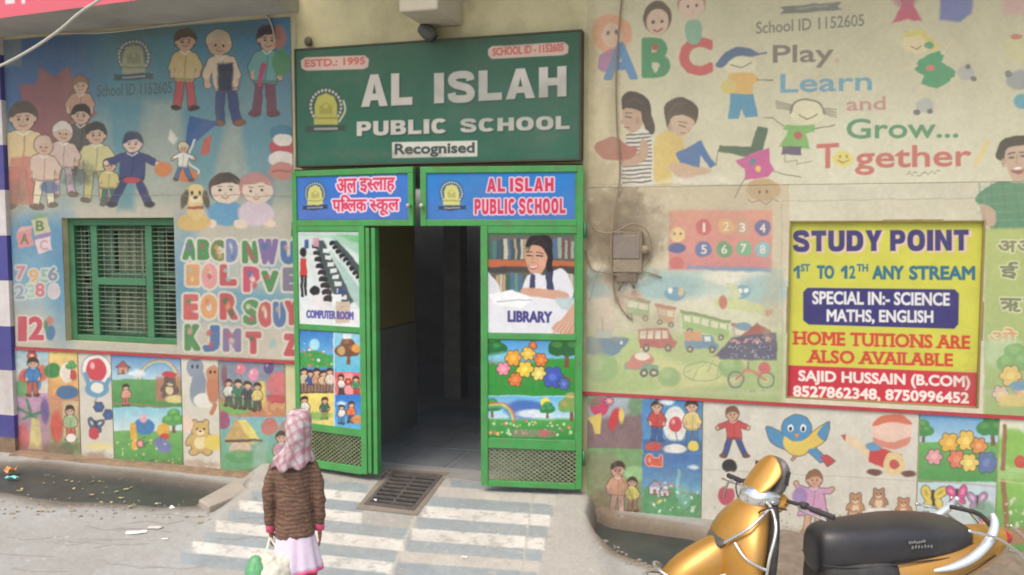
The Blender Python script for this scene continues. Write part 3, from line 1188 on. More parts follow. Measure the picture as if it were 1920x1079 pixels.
def tree(P, x, y, s, c=(72, 140, 78), c2=(104, 168, 92), trunk=(120, 86, 60)):
    P.poly([(x - s * 0.09, y), (x + s * 0.09, y), (x + s * 0.06, y - s * 0.6), (x - s * 0.06, y - s * 0.6)], trunk)
    for dx, dy, r in ((-0.3, -0.65, 0.32), (0.3, -0.66, 0.3), (0, -0.95, 0.36), (0.02, -0.62, 0.3)):
        P.ell(x + dx * s, y + dy * s, r * s, r * s * 0.85, c)
    for dx, dy, r in ((-0.32, -0.76, 0.16), (0.18, -0.78, 0.15), (-0.04, -1.08, 0.18)):
        P.ell(x + dx * s, y + dy * s, r * s, r * s * 0.7, c2, 0.8, 4)


def cloud(P, x, y, s, c=(226, 232, 234), a=0.85):
    for dx, dy, r in ((-0.5, 0.05, 0.3), (0, -0.1, 0.42), (0.45, 0.05, 0.32), (0.1, 0.12, 0.4)):
        P.ell(x + dx * s, y + dy * s, r * s, r * s * 0.6, c, a, 5)


@inked
def house(P, x, y, s, wall=(226, 190, 150), roof=(176, 70, 64)):
    P.rect(x - s * 0.4, y - s * 0.55, x + s * 0.4, y, wall)
    P.poly([(x - s * 0.55, y - s * 0.5), (x, y - s), (x + s * 0.55, y - s * 0.5)], roof)
    P.rect(x - s * 0.1, y - s * 0.32, x + s * 0.1, y, (120, 80, 60))


def rainbow(P, x, y, r, wd=3.0, a=0.7):
    for i, c in enumerate(((214, 90, 90), (232, 168, 84), (236, 222, 110), (110, 180, 110), (96, 140, 206))):
        q = r - i * wd
        P.line([(x + q * math.cos(t), y - q * math.sin(t)) for t in np.linspace(0.05, math.pi - 0.05, 20)], wd, c, a, 2)


@inked
def butterfly(P, x, y, s, c, c2=(240, 230, 200), rot=0.0):
    for q in (-1, 1):
        P.ell(x + q * s * 0.5, y - s * 0.35, s * 0.34, s * 0.58, c, 1, 2.5, q * 0.55 + rot)
        P.ell(x + q * s * 0.38, y + s * 0.4, s * 0.26, s * 0.36, c, 1, 2.5, -q * 0.5 + rot)
        P.ell(x + q * s * 0.5, y - s * 0.38, s * 0.13, s * 0.26, c2, 0.9, 2.5, q * 0.55 + rot)
    P.line([(x, y - s * 0.5), (x, y + s * 0.6)], s * 0.14, (70, 54, 60))


@inked
def songbird(P, x, y, s, c=(74, 138, 186), b=(226, 196, 88), tail=(196, 64, 70), f=1):
    P.poly([(x + f * s * 0.2, y + s * 0.5), (x + f * s * 0.5, y + s * 0.3), (x + f * s * 1.3, y + s * 1.1), (x + f * s * 1.0, y + s * 1.25)], c)
    P.poly([(x + f * s * 0.98, y + s * 0.98), (x + f * s * 1.25, y + s * 0.92), (x + f * s * 1.62, y + s * 1.18), (x + f * s * 1.3, y + s * 1.42)], tail)
    P.poly([(x - s * 0.5, y + s * 0.1), (x - s * 1.25, y - s * 0.25), (x - s * 1.1, y + s * 0.35), (x - s * 0.45, y + s * 0.7)], c, 1, 3, True)
    P.poly([(x + s * 0.5, y + s * 0.1), (x + s * 1.3, y - s * 0.4), (x + s * 1.15, y + s * 0.35), (x + s * 0.5, y + s * 0.65)], (226, 190, 84), 1, 3, True)
    P.poly([(x + s * 0.85, y + s * 0.0), (x + s * 1.34, y - s * 0.45), (x + s * 1.2, y + s * 0.3)], c, 1, 3, True)
    P.ell(x, y + s * 0.4, s * 0.58, s * 0.56, b)
    P.ell(x, y - s * 0.2, s * 0.62, s * 0.56, c)
    for q in (-1, 1):
        P.ell(x + q * s * 0.27, y - s * 0.2, s * 0.13, s * 0.15, (240, 240, 236), 1, 2)
        P.ell(x + q * s * 0.27, y - s * 0.17, s * 0.07, s * 0.09, (40, 40, 50), 1, 1.5)
    P.poly([(x - s * 0.12, y + s * 0.04), (x + s * 0.14, y + s * 0.04), (x, y + s * 0.26)], (216, 138, 80))
    P.line([(x - s * 0.05, y + s * 0.95), (x - s * 0.2, y + s * 1.12)], s * 0.09, (200, 140, 100))


def balloon(P, x, y, r, c, L=30):
    P.line([(x, y + r), (x + 4, y + r + L * 0.5), (x - 2, y + r + L)], 1.6, (120, 110, 110))
    P.ell(x, y, r * 0.85, r, c)
    P.ell(x - r * 0.3, y - r * 0.35, r * 0.2, r * 0.28, (244, 236, 232), 0.6, 3)


def emblem(P, x, y, r, ring=(76, 74, 72), ringa=0.9, a=1.0, gold=(206, 198, 112), ribbon=(58, 60, 66), k=-0.06):
    """round crest: dotted dark ring, arched gold gate on a plinth, dark ribbon below"""
    w = P.win(x - 2 * r, x + 2 * r, y - 2 * r, y + 2 * r)
    if w is None:
        return
    P.ell(x, y, r, r * 1.08, ring, ringa * 0.75, 3)
    for i in range(19):
        t = math.radians(-215 + i * 250 / 18.0)
        P.ell(x + r * 0.84 * math.cos(t), y + r * 0.9 * math.sin(t), r * 0.075, r * 0.085, (206, 202, 192), 0.85 * a, 1.6)
    g2 = tuple(int(q * 0.72) for q in gold)
    P.poly([(x - r * 0.62, y + r * 0.6), (x - r * 0.62, y - r * 0.1), (x - r * 0.45, y - r * 0.55), (x, y - r * 0.74), (x + r * 0.45, y - r * 0.55), (x + r * 0.62, y - r * 0.1), (x + r * 0.62, y + r * 0.6)], gold, a)
    P.poly([(x - r * 0.36, y + r * 0.42), (x - r * 0.36, y + r * 0.02), (x, y - r * 0.26), (x + r * 0.36, y + r * 0.02), (x + r * 0.36, y + r * 0.42)], g2, a * 0.55)
    P.ell(x, y - 0.02 * r, r * 0.12, r * 0.12, gold, a, 1.5)
    P.rect(x - r * 0.66, y + r * 0.6, x + r * 0.66, y + r * 1.0, gold, a)
    P.line([(x - r * 0.64, y + r * 0.66), (x + r * 0.64, y + r * 0.66)], r * 0.07, g2, a * 0.8, 1.5)
    P.poly([(x - r * 1.15, y + r * 1.08), (x + r * 1.15, y + r * (1.08 + k)), (x + r * 1.05, y + r * 1.22), (x + r * 1.15, y + r * 1.36), (x + r * 0.6, y + r * 1.36), (x, y + r * 1.46), (x - r * 0.6, y + r * 1.4), (x - r * 1.15, y + r * 1.42), (x - r * 1.05, y + r * 1.25)], ribbon, a * 0.92)
    P.line([(x - r * 0.6, y + r * 1.24), (x + r * 0.6, y + r * 1.22)], r * 0.13, (190, 182, 176), a * 0.75, 2)


def meadow(P, x0, y0, x1, y1, sky=((96, 150, 206), (196, 222, 232)), grass=((92, 158, 84), (62, 130, 66)), h=0.45, k=0.0):
    ym = y0 + (y1 - y0) * h
    P.grad(x0, y0, x1, ym + 6, *sky, soft=2)
    P.grad(x0, ym, x1, y1, *grass, soft=3)


def letter(P, ch, x0, x1, y0, y1, c, glow=(214, 208, 196), c2=None, k=0.0):
    P.text(ch, x0, x1, y0, y1, c, k, 4.2, 1.0, 3.0, glow, 4.0)
    if c2:
        n = len(c2)
        for i, q in enumerate(c2):
            P.ell(x0 + (x1 - x0) * (0.3 + 0.4 * ((i * 7) % 3) / 2), y0 + (y1 - y0) * (0.25 + 0.55 * i / max(1, n - 1)), (x1 - x0) * 0.2, (y1 - y0) * 0.15, q, 0.85, 4)


vinyl = printed('printed_vinyl', 0.5, 0.05, 25, 0.16, 2.6, (158, 146, 124), 0.22)
vinyl_clean = printed('clean_vinyl', 0.42, 0.03, 25, 0.06, 2.6, (140, 130, 116), 0.16)


def poster(name, label, px, y, res=0.0042, base=(214, 208, 194), cat='wall poster', world=None, wave=0.004, group=None, seed=0):
    if world is None:
        u0, v0, u1, v1 = px
        vm, um = (v0 + v1) / 2, (u0 + u1) / 2
        world = (wx(u0, vm), wx(u1, vm), wz(um, v1), wz(um, v0))
    P = wall_canvas(*world, y, res, base, wave, seed)
    P.warp(1.8, 15, 60 + seed)
    return P


def finish(P, name, label, cat='poster', m=None, group=None, parent=None, gain=1.0, holes=None, kind=None, fade=None):
    if m is None:
        P.fade(*(fade or (.11, (184, 178, 164), .90)))
    o = link(name, P.mesh(name, gain, holes), m or vinyl, parent)
    if label:
        tag(o, label, cat, group)
    return o


# ================================================================== LEFT UPPER MURAL
MX0, MX1 = PX_L + 0.012, DX0 - 0.012
MZ1, MZ0 = SZ - 0.03, wz(440, 672)
MZ0 = TZL + 0.02
P = wall_canvas(MX0, MX1, MZ0, MZ1, -0.006, 0.0045, (170, 164, 148), 0.006, 1)
P.warp(2.6, 17, 61)
hol = (P.P[..., 0] > WX0 - 0.004) & (P.P[..., 0] < WX1) & (P.P[..., 2] > WZ0) & (P.P[..., 2] < WZ1)
# sky of the print
P.grad(-50, 20, 600, 400, (62, 128, 152), (158, 166, 152))
P.grad(-50, 390, 600, 700, (186, 178, 160), (196, 188, 170))
P.grad(-50, 372, 600, 394, (158, 166, 152), (186, 178, 160))
for cx_, cy_, rx_, ry_, c_, a_ in ((70, 130, 120, 110, (58, 92, 150), .9), (400, 90, 40, 100, (48, 122, 170), .55), (510, 60, 60, 70, (46, 112, 176), .7), (250, 130, 90, 80, (64, 120, 140), .5), (545, 150, 25, 120, (56, 120, 176), .5)):
    P.ell(cx_, cy_, rx_, ry_, c_, a_, 60)
for a0, b0, c_ in (((205, 190), (262, 190), (72, 138, 158)), ((340, 200), (420, 200), (78, 142, 160)), ((450, 215), (530, 210), (80, 140, 160))):
    m_ = (a0[0] + b0[0]) / 2 + 10
    P.poly([a0, b0, (m_ + 8, 395), (m_ - 22, 395)], c_, 0.75, 12)
P.poly([(270, 190), (340, 190), (345, 380), (262, 380)], (176, 176, 158), 0.5, 22)
P.poly([(430, 225), (455, 225), (440, 395), (380, 395)], (176, 176, 158), 0.5, 16)
# blue glow bands behind the number and alphabet lists
for cx_, cy_, rx_, ry_, c_, a_ in ((60, 470, 80, 70, (66, 134, 184), .85), (70, 530, 80, 60, (120, 168, 196), .6), (118, 520, 26, 110, (64, 134, 180), .8), (345, 520, 26, 90, (70, 140, 184), .85), (440, 568, 120, 30, (78, 146, 182), .8), (500, 580, 70, 24, (74, 150, 190), .7), (400, 505, 40, 40, (130, 174, 190), .6), (520, 505, 50, 30, (110, 165, 190), .6)):
    P.ell(cx_, cy_, rx_, ry_, c_, a_, 34)
# starburst
pts = []
for i in range(20):
    r_ = 92 if i % 2 == 0 else 66
    t_ = i * math.pi / 10
    pts.append((102 + r_ * math.cos(t_) * 0.9, 212 + r_ * math.sin(t_)))
P.poly(pts, (150, 84, 84), 0.95, 5)
P.ell(100, 215, 60, 66, (136, 76, 84), 0.6, 30)
P.grad(0, 60, 42, 126, (150, 150, 130), (150, 150, 130), 0.5, 6)
emblem(P, 250, 105, 32, (96, 92, 88), .8, .9, (166, 166, 128), (60, 68, 80))
P.text('School ID 1152605', 182, 322, 160, 182, (74, 80, 84), -0.05, 0.1, 0.85, 1.8)
# three tall children along the top
kid(P, 347, 58, 208, (206, 176, 116), (196, 70, 76), hair=(86, 66, 62), arm=0, shoes=(60, 44, 46))
kid(P, 424, 60, 236, (222, 190, 158), (50, 64, 118), hair=(206, 190, 160), lean=-0.25, arm=0, shoes=(140, 80, 62))
P.rect(408, 120, 436, 172, (48, 52, 74), 1, 5)
kid(P, 497, 52, 218, (98, 162, 158), (118, 60, 84), hair=(60, 44, 60), lean=0.1, arm=0, shoes=(110, 56, 70))
P.ell(528, 118, 18, 26, (70, 140, 84), .9, 4)
P.ell(524, 70, 14, 22, (186, 106, 86), .85, 4)
P.line([(494, 122), (488, 160)], 9, (186, 62, 104))
# family group at the left
for x_, a_, b_, sh_, pa_, hr_ in ((150, 145, 260, (196, 140, 112), (150, 110, 96), (150, 96, 70)), (152, 198, 330, (80, 74, 74), (70, 66, 66), (52, 44, 46)), (44, 195, 392, (220, 186, 130), (196, 108, 96), (84, 66, 62)), (180, 232, 380, (206, 196, 130), (196, 182, 110), (58, 58, 58)), (118, 230, 370, (206, 172, 160), (190, 160, 176), (216, 200, 190)), (82, 258, 388, (214, 180, 160), (232, 216, 180), (206, 170, 150)), (205, 300, 386, (204, 186, 110), (60, 100, 100), (60, 60, 60))):
    kid(P, x_, a_, b_, sh_, pa_, hair=hr_, arm=0, w=1.25, shoes=(110, 90, 80))
P.blot(150, 330, 40, 30, (60, 74, 70), .6, 14, 3)
P.poly([(22, 295), (58, 295), (62, 384), (16, 384)], (198, 112, 98), .8, 4)
P.ell(92, 350, 18, 12, (70, 92, 140), .8, 4)
# child in a navy suit hopping
kid(P, 246, 250, 388, (54, 62, 116), (52, 58, 110), skin=(226, 188, 166), hair=(44, 56, 92), lean=0.05, arm=2, w=1.3, shoes=(44, 44, 64))
P.ell(247, 338, 16, 6, (196, 56, 72))
# duckless corner: a kite with orange tails
P.poly([(356, 218), (410, 230), (372, 262), (346, 286)], (48, 84, 150), 1, 3)
P.line([(366, 262), (352, 300), (372, 322), (350, 338)], 4, (220, 216, 206), 1, 2, True)
P.ell(306, 318, 17, 14, (214, 118, 66))
P.ell(350, 330, 20, 13, (216, 112, 62))
P.poly([(320, 240), (334, 262), (326, 272), (316, 262)], (222, 214, 200))
P.poly([(382, 262), (398, 252), (392, 286), (374, 290)], (200, 84, 70), 1, 3)
kid(P, 344, 268, 340, (232, 226, 214), (54, 96, 170), hair=(214, 200, 160), arm=2)
# stack of red and white jars at the right edge
for y_, c_ in ((250, (58, 120, 150)), (276, (200, 70, 82)), (300, (228, 214, 202)), (322, (206, 120, 110))):
    P.ell(530, y_, 25, 17, c_)
P.ell(530, 262, 18, 12, (232, 218, 206))
P.line([(512, 322), (548, 322)], 3, (170, 80, 76))
# toddlers on a rug
for x_, sh_, hr_, cl_ in ((422, (84, 150, 194), (66, 54, 52), (84, 150, 196)), (480, (220, 186, 200), (190, 120, 120), (214, 190, 206))):
    P.ell(x_, 400, 34, 24, cl_, 1, 4)
    P.ell(x_, 352, 32, 30, hr_)
    P.ell(x_ + 2, 358, 28, 25, (232, 206, 182))
    for q in (-1, 1):
        P.ell(x_ + q * 10, 357, 2.6, 2.6, (56, 44, 42), .9, 1.5)
        P.line([(x_ + q * 6, 350), (x_ + q * 14, 350)], 1.8, (90, 70, 64), .8, 1.5)
        P.ell(x_ + q * 17, 366, 5, 4, (226, 170, 156), .5, 3)
        P.ell(x_ + q * 26, 420, 10, 7, (232, 206, 182))
    P.line([(x_ - 6, 370), (x_, 374), (x_ + 6, 370)], 2.2, (180, 96, 92)); P.ell(x_, 364, 2, 2, (206, 160, 138)); P.poly([(x_ - 28, 350), (x_ - 16, 330), (x_ + 12, 328), (x_ + 29, 350), (x_ + 12, 342), (x_ - 8, 344)], hr_, 1, 2)
# yellow puppy
P.ell(362, 418, 32, 16, (220, 176, 96))
P.ell(366, 395, 15, 20, (226, 190, 116))
P.ell(366, 366, 21, 20, (230, 198, 124))
for q in (-1, 1):
    P.ell(366 + q * 20, 374, 6, 18, (84, 72, 66), 1, 2.5, -q * 0.25)
    P.ell(366 + q * 7, 362, 2.5, 4, (44, 36, 34), 1, 1.5)
P.ell(366, 374, 10, 7, (240, 222, 180))
P.ell(366, 371, 4, 3, (50, 36, 36))
P.line([(354, 390), (378, 390)], 6, (176, 72, 62))
# toy blocks
for x_, y_, s_, f_, t_, ch_, r_ in ((75, 424, 18, (196, 190, 148), (120, 160, 120), 'B', (84, 122, 76)), (46, 448, 18, (214, 132, 140), (222, 160, 150), 'A', (120, 110, 70)), (82, 460, 17, (220, 194, 200), (150, 110, 170), 'C', (200, 150, 160))):
    P.poly([(x_ - s_, y_ - s_ * .6), (x_ + s_ * .6, y_ - s_), (x_ + s_, y_ + s_ * .6), (x_ - s_ * .6, y_ + s_)], f_)
    P.poly([(x_ - s_, y_ - s_ * .6), (x_ + s_ * .6, y_ - s_), (x_ + s_ * .9, y_ - s_ * 1.4), (x_ - s_ * .5, y_ - s_ * 1.2)], t_)
    P.text(ch_, x_ - 7, x_ + 7, y_ - 9, y_ + 9, r_, 0, .8)
# numbers
for s_, x_, y_, c_ in (('7', 38, 500, (206, 110, 130)), ('9', 62, 506, (226, 160, 90)), ('5', 84, 506, (130, 170, 150)), ('6', 98, 502, (110, 120, 150)), ('2', 36, 536, (130, 140, 170)), ('3', 58, 534, (150, 190, 170)), ('8', 74, 532, (210, 96, 110)), ('0', 100, 534, (206, 176, 190))):
    P.text(s_, x_ - 7, x_ + 9, y_, y_ + 24, c_, 0, 1.2, .9, 2.5, (206, 208, 200), 3)
P.text('1', 36, 48, 596, 638, (206, 62, 84), 0, 2.5, 1, 2.5, (220, 206, 196), 3)
P.text('2', 56, 80, 596, 636, (206, 62, 84), 0, 2.5, 1, 2.5, (220, 206, 196), 3)
P.ell(95, 625, 9, 14, (60, 110, 160)); P.ell(94, 602, 7, 8, (196, 110, 100)); P.ell(86, 612, 4, 10, (70, 130, 90))
# alphabet in fruit colours
RD, GN, BL, PU, OR, PK, TQ, YL = (200, 70, 80), (68, 138, 78), (66, 104, 168), (120, 98, 160), (222, 150, 92), (226, 142, 142), (130, 188, 186), (226, 198, 120)
k_ = 0.012
for ch, x0, x1, y0, y1, c, c2 in (
        ('A', 346, 366, 453, 484, GN, (PU, PU, GN)), ('B', 374, 391, 453, 484, GN, (RD, GN)), ('C', 399, 419, 454, 486, (96, 126, 70), (OR, OR, OR)),
        ('D', 428, 442, 452, 488, (110, 124, 176), ((214, 206, 214), BL)), ('N', 458, 480, 456, 490, GN, (RD, RD, RD)), ('W', 488, 518, 452, 492, PU, (BL, PU)), ('U', 530, 552, 456, 492, BL, ((206, 150, 120), BL)),
        ('I', 353, 370, 500, 532, OR, (TQ, YL)), ('O', 382, 404, 498, 538, PK, (OR, RD, PK)), ('L', 416, 440, 500, 532, RD, (TQ, TQ)), ('P', 460, 484, 504, 544, (206, 66, 96), (BL, (226, 220, 210), RD)), ('V', 494, 518, 512, 544, GN, (RD, GN)), ('E', 534, 552, 506, 542, (120, 112, 140), None),
        ('E', 348, 368, 556, 596, (206, 84, 84), (GN, RD)), ('O', 380, 404, 556, 594, OR, ((210, 110, 80), OR)), ('R', 416, 442, 554, 596, RD, ((60, 110, 70), OR, (60, 110, 70))), ('S', 460, 482, 566, 606, GN, ((226, 206, 170), RD)), ('O', 488, 508, 570, 610, RD, ((216, 206, 130), RD)), ('U', 516, 532, 570, 610, BL, ((190, 160, 130), BL)), ('Y', 538, 556, 568, 606, RD, None),
        ('K', 350, 372, 612, 654, GN, (PK, GN)), ('J', 384, 408, 614, 656, BL, (RD, RD)), ('M', 422, 448, 620, 656, PU, (RD, (226, 190, 160), PU)), ('T', 464, 486, 626, 660, RD, ((70, 110, 70), RD)), ('Z', 536, 554, 630, 664, RD, None)):
    letter(P, ch, x0, x1, y0, y1, c, (216, 208, 192), c2, k_)
P.poly([(511 + (17 if i % 2 == 0 else 8) * math.sin(i * math.pi / 5), 644 - (19 if i % 2 == 0 else 8) * math.cos(i * math.pi / 5)) for i in range(10)], (206, 176, 156), 1, 4)
P.ell(511, 644, 7, 10, TQ, .8, 4)
P.line([(10, 366), (555, 368)], 1.6, (120, 116, 100), .6, 2)
P.line([(330, 668), (330, 410)], 1.4, (150, 140, 120), .4, 2)
P.blot(300, 52, 260, 26, (110, 100, 80), .35, 30, 9)
P.blot(20, 380, 30, 60, (110, 100, 84), .4, 20, 10)
P.grain(.05, 40, 12)
P.grain(.04, 6, 13)
finish(P, 'wall_banner', 'large faded teal banner of children and alphabet letters around the green window', 'banner', holes=hol, fade=(.19, (140, 138, 120), .84))

# ================================================================== LEFT LOWER POSTERS
LZT, LZB = TZL - 0.013, LZ0 + 0.016


def low_left(u0, u1):
    return (wx(u0, 770) + 0.002, wx(u1, 770) - 0.002, LZB, LZT)


P = poster('p', '', None, -0.006, world=low_left(27, 150), base=(196, 178, 168), seed=2)
P.grad(20, 650, 90, 745, (150, 190, 206), (214, 196, 170)); P.grad(90, 650, 150, 745, (226, 206, 120), (222, 150, 84))
P.grad(20, 738, 92, 860, (186, 140, 176), (150, 120, 120)); P.grad(92, 742, 152, 860, (206, 130, 96), (122, 160, 110))
flower(P, 60, 668, 10, (200, 66, 90), stem=20)
for x_, y_, c_ in ((48, 710, (206, 70, 70)), (66, 720, (60, 110, 170)), (78, 700, (206, 90, 70)), (40, 730, (90, 150, 90))):
    P.ell(x_, y_, 12, 16, c_, .9, 4)
kid(P, 62, 672, 744, (60, 120, 180), (190, 80, 70)); P.ell(98, 696, 16, 14, (60, 130, 70)); P.ell(126, 735, 20, 13, (66, 104, 150)); P.ell(126, 700, 13, 18, (230, 216, 200)); P.ell(138, 704, 6, 10, (196, 60, 60)); tree(P, 134, 700, 18)
for i in range(5):
    P.line([(58, 780), (58 + 26 * math.cos(i * 1.1), 770 + 20 * math.sin(i * 1.1))], 6, (70, 120, 90), .9, 3)
P.poly([(52, 842), (80, 842), (72, 785), (58, 785)], (206, 190, 120), .9, 4); P.ell(84, 770, 8, 24, (96, 76, 140), .8, 4); P.ell(42, 820, 12, 24, (196, 90, 90), .8, 5)
P.rect(118, 752, 146, 826, (206, 206, 160), .6, 6); kid(P, 132, 762, 826, (150, 180, 130), (206, 90, 70)); P.ell(106, 800, 12, 30, (206, 76, 66), .9, 5); P.blot(128, 840, 30, 14, (70, 120, 70), .8, 10, 4); P.ell(132, 822, 10, 8, (226, 222, 214))
P.line([(91, 655), (93, 850)], 2, (150, 130, 120), .6); P.line([(27, 745), (150, 750)], 2, (150, 120, 120), .6)
P.grain(.12, 9, 3); P.blot(90, 850, 90, 26, (120, 84, 76), .6, 16, 5)
finish(P, 'collage_poster', 'reddish collage poster of four small scenes beside the striped pillar')

P = poster('p', '', None, -0.006, world=low_left(151, 212), base=(206, 200, 186), seed=3)
P.ell(181, 694, 28, 30, (232, 228, 220)); P.line([(181 + 28 * math.cos(t), 694 + 30 * math.sin(t)) for t in np.linspace(0, 6.28, 24)], 3, (110, 120, 130), .5)
balloon(P, 181, 694, 22, (206, 66, 76), 40); P.ell(182, 730, 22, 16, (96, 150, 186)); P.ell(182, 728, 12, 10, (226, 222, 206)); P.line([(160, 702), (168, 722)], 8, (96, 150, 186)); P.line([(204, 712), (196, 726)], 8, (96, 150, 186))
for x_, y_, s_ in ((186, 764, 9), (204, 778, 10)):
    flower(P, x_, y_, s_ * 1.2, (58, 88, 150), (70, 100, 160))
butterfly(P, 180, 800, 16, (70, 90, 130), (226, 220, 210), .4); P.ell(176, 814, 10, 12, (196, 66, 76)); P.ell(186, 838, 26, 7, (220, 206, 130), .8, 4)
P.grain(.05, 20, 4); P.blot(180, 860, 40, 16, (130, 90, 76), .5, 10, 5)
finish(P, 'tall_poster', 'narrow white poster with a red and blue toy above blue flowers beside the reddish collage')

P = poster('p', '', None, -0.006, world=low_left(213, 342), base=(120, 160, 110), seed=4)
meadow(P, 205, 655, 350, 768, ((64, 124, 186), (186, 216, 226)), ((96, 160, 92), (70, 140, 74)), .5)
rainbow(P, 298, 714, 40, 2.2, .6); house(P, 231, 700, 22, (206, 150, 130), (170, 84, 80)); P.rect(292, 706, 338, 752, (186, 110, 90), .8, 4); teddy(P, 318, 718, 18, (96, 80, 80), (226, 200, 150)); P.ell(318, 702, 14, 6, (190, 60, 60)); P.ell(330, 748, 20, 8, (220, 200, 130)); kid(P, 236, 722, 762, (226, 150, 130), (200, 90, 90))
cloud(P, 256, 700, 22); P.line([(210, 756), (345, 766)], 3, (190, 110, 90), .7)
meadow(P, 205, 764, 350, 880, ((130, 196, 216), (214, 226, 224)), ((112, 172, 92), (78, 148, 76)), .38)
tree(P, 326, 812, 36, (80, 156, 78), (120, 190, 90)); P.ell(270, 800, 20, 15, (62, 122, 184)); balloon(P, 268, 786, 8, (226, 160, 170), 10)
P.ell(306, 806, 12, 12, (226, 170, 64)); P.ell(308, 818, 9, 6, (200, 70, 56)); P.line([(248, 800), (252, 838)], 12, (226, 170, 70)); P.ell(305, 834, 18, 12, (112, 120, 170), 1, 3, .6); flower(P, 262, 832, 8, (226, 130, 150))
P.speck(215, 820, 340, 870, [(226, 220, 150), (60, 120, 60)], 40, 1, 2.5, .7, 6); P.grain(.08, 8, 5); P.blot(280, 872, 80, 12, (130, 84, 70), .5, 10, 6)
finish(P, 'meadow_poster', 'poster of two green meadows, one under a rainbow, low on the left wall')

P = poster('p', '', None, -0.006, world=low_left(343, 412), base=(208, 202, 186), seed=5)
P.ell(372, 728, 14, 34, (128, 140, 156), 1, 3, .1); P.ell(366, 690, 16, 18, (132, 144, 160)); P.ell(384, 752, 20, 14, (220, 216, 206)); P.ell(400, 722, 13, 36, (186, 116, 84)); P.ell(398, 700, 12, 13, (196, 130, 96)); P.line([(366, 676), (360, 660)], 6, (120, 130, 146)); P.line([(404, 760), (398, 775)], 8, (186, 116, 84))
for q in (-5, 5):
    P.ell(366 + q, 688, 2, 3, (40, 40, 44)); P.ell(398 + q * .8, 698, 2, 2.5, (50, 36, 30))
teddy(P, 376, 806, 30, (206, 168, 100), (232, 212, 160)); P.ell(400, 830, 18, 15, (226, 200, 90)); P.ell(352, 796, 10, 16, (230, 200, 180))
P.grain(.05, 20, 7); P.blot(370, 872, 50, 12, (150, 110, 90), .5, 10, 8)
finish(P, 'tall_poster', 'narrow white poster with grey, brown and tan cuddly toys left of the grey circus scene')

P = poster('p', '', None, -0.006, world=(wx(413, 770) + .002, DX0 - 0.13, LZB, LZT), base=(120, 130, 140), seed=6)
P.grad(405, 660, 575, 785, (116, 124, 146), (150, 156, 160)); P.poly([(405, 745), (575, 770), (575, 790), (405, 775)], (190, 120, 84), 1, 4); P.ell(445, 762, 34, 14, (110, 176, 90), 1, 5)
balloon(P, 450, 692, 10, (216, 110, 130), 20); balloon(P, 475, 702, 11, (220, 130, 160), 22); balloon(P, 504, 690, 12, (90, 76, 120), 20); P.ell(528, 722, 28, 24, (206, 104, 108)); P.poly([(500, 740), (550, 745), (548, 765), (505, 762)], (190, 70, 76), 1, 4); P.poly([(486, 715), (496, 715), (500, 770), (484, 768)], (226, 190, 80))
for i in range(4):
    kid(P, 428 + 18 * i, 712 + 2 * i, 762 + 3 * i, ((206, 210, 196), (60, 120, 90), (70, 70, 80), (220, 200, 110))[i], (70, 80, 80))
P.speck(490, 758, 560, 778, [(206, 150, 100), (190, 120, 84)], 30, 3, 6, .9, 8); P.ell(420, 705, 6, 20, (120, 60, 70), .7, 4)
P.grad(405, 782, 575, 900, (120, 176, 186), (96, 160, 96)); P.poly([(420, 830), (442, 784), (470, 800), (482, 834)], (196, 160, 96), 1, 3); P.poly([(445, 786), (460, 786), (488, 826), (474, 834)], (222, 206, 110), 1, 3); P.ell(420, 788, 12, 16, (150, 76, 110))
P.ell(450, 842, 20, 15, (206, 176, 150)); P.line([(424, 826), (490, 826)], 5, (84, 70, 60), .9); P.ell(505, 800, 16, 16, (190, 110, 100)); P.ell(540, 808, 18, 20, (170, 130, 120)); P.ell(452, 856, 30, 12, (86, 150, 90), .8, 5); P.rect(474, 828, 500, 880, (140, 170, 150), .8, 6); kid(P, 528, 810, 884, (180, 140, 150), (120, 90, 90))
P.grain(.1, 9, 9); P.blot(480, 890, 90, 14, (140, 90, 76), .5, 10, 10)
finish(P, 'collage_poster', 'poster with a grey circus scene above a yellow tent, next to the left gate')

# ================================================================== RIGHT UPPER BANNER (play, learn, grow)
RX0 = wx(1101, 500)
RZ = wz(1300, 349)
BR = (6.4, 4.4)
P = wall_canvas(RX0, 5.2, RZ, 4.55, -0.006, 0.0045, (202, 194, 160), 0.006, 7)
P.warp(2.2, 17, 62)
P.grad(1000, -60, 2000, 360, (200, 188, 146), (210, 202, 172))
P.ell(1660, 300, 200, 120, (216, 212, 186), .6, 90)
P.ell(1120, 220, 60, 220, (196, 172, 120), .5, 60)


def ob(P, pts, c, soft=2.5, a=1.0):
    P.poly(pts, c, a, soft, True)


# A B C with three children
P.ell(1146, 62, 38, 36, (226, 146, 104)); P.poly([(1106, 82), (1130, 60), (1160, 60), (1186, 78), (1170, 76), (1150, 70), (1122, 84)], (226, 146, 104), 1, 4)
P.ell(1147, 66, 20, 22, (222, 176, 146)); P.ell(1140, 62, 3, 4, (90, 80, 80)); P.ell(1156, 61, 3, 4, (90, 80, 80)); ob(P, [(1126, 104), (1150, 92), (1160, 112), (1142, 134), (1122, 130)], (168, 104, 150))
P.text('A', 1136, 1192, 84, 147, (74, 122, 182), -.02, 4, 1, 3)
P.text('B', 1208, 1252, 76, 142, (60, 136, 82), -.02, 5, 1, 3)
P.text('C', 1278, 1332, 76, 138, (206, 74, 76), -.02, 5, 1, 3)
P.ell(1233, 34, 27, 31, (86, 62, 54)); P.ell(1233, 42, 22, 24, (214, 172, 146)); P.ell(1224, 42, 3, 3, (60, 50, 50)); P.ell(1242, 41, 3, 3, (60, 50, 50)); P.line([(1225, 56), (1233, 60), (1242, 55)], 3, (150, 70, 70)); P.ell(1229, 88, 6, 6, (190, 60, 60)); P.ell(1229, 130, 5, 7, (206, 196, 170))
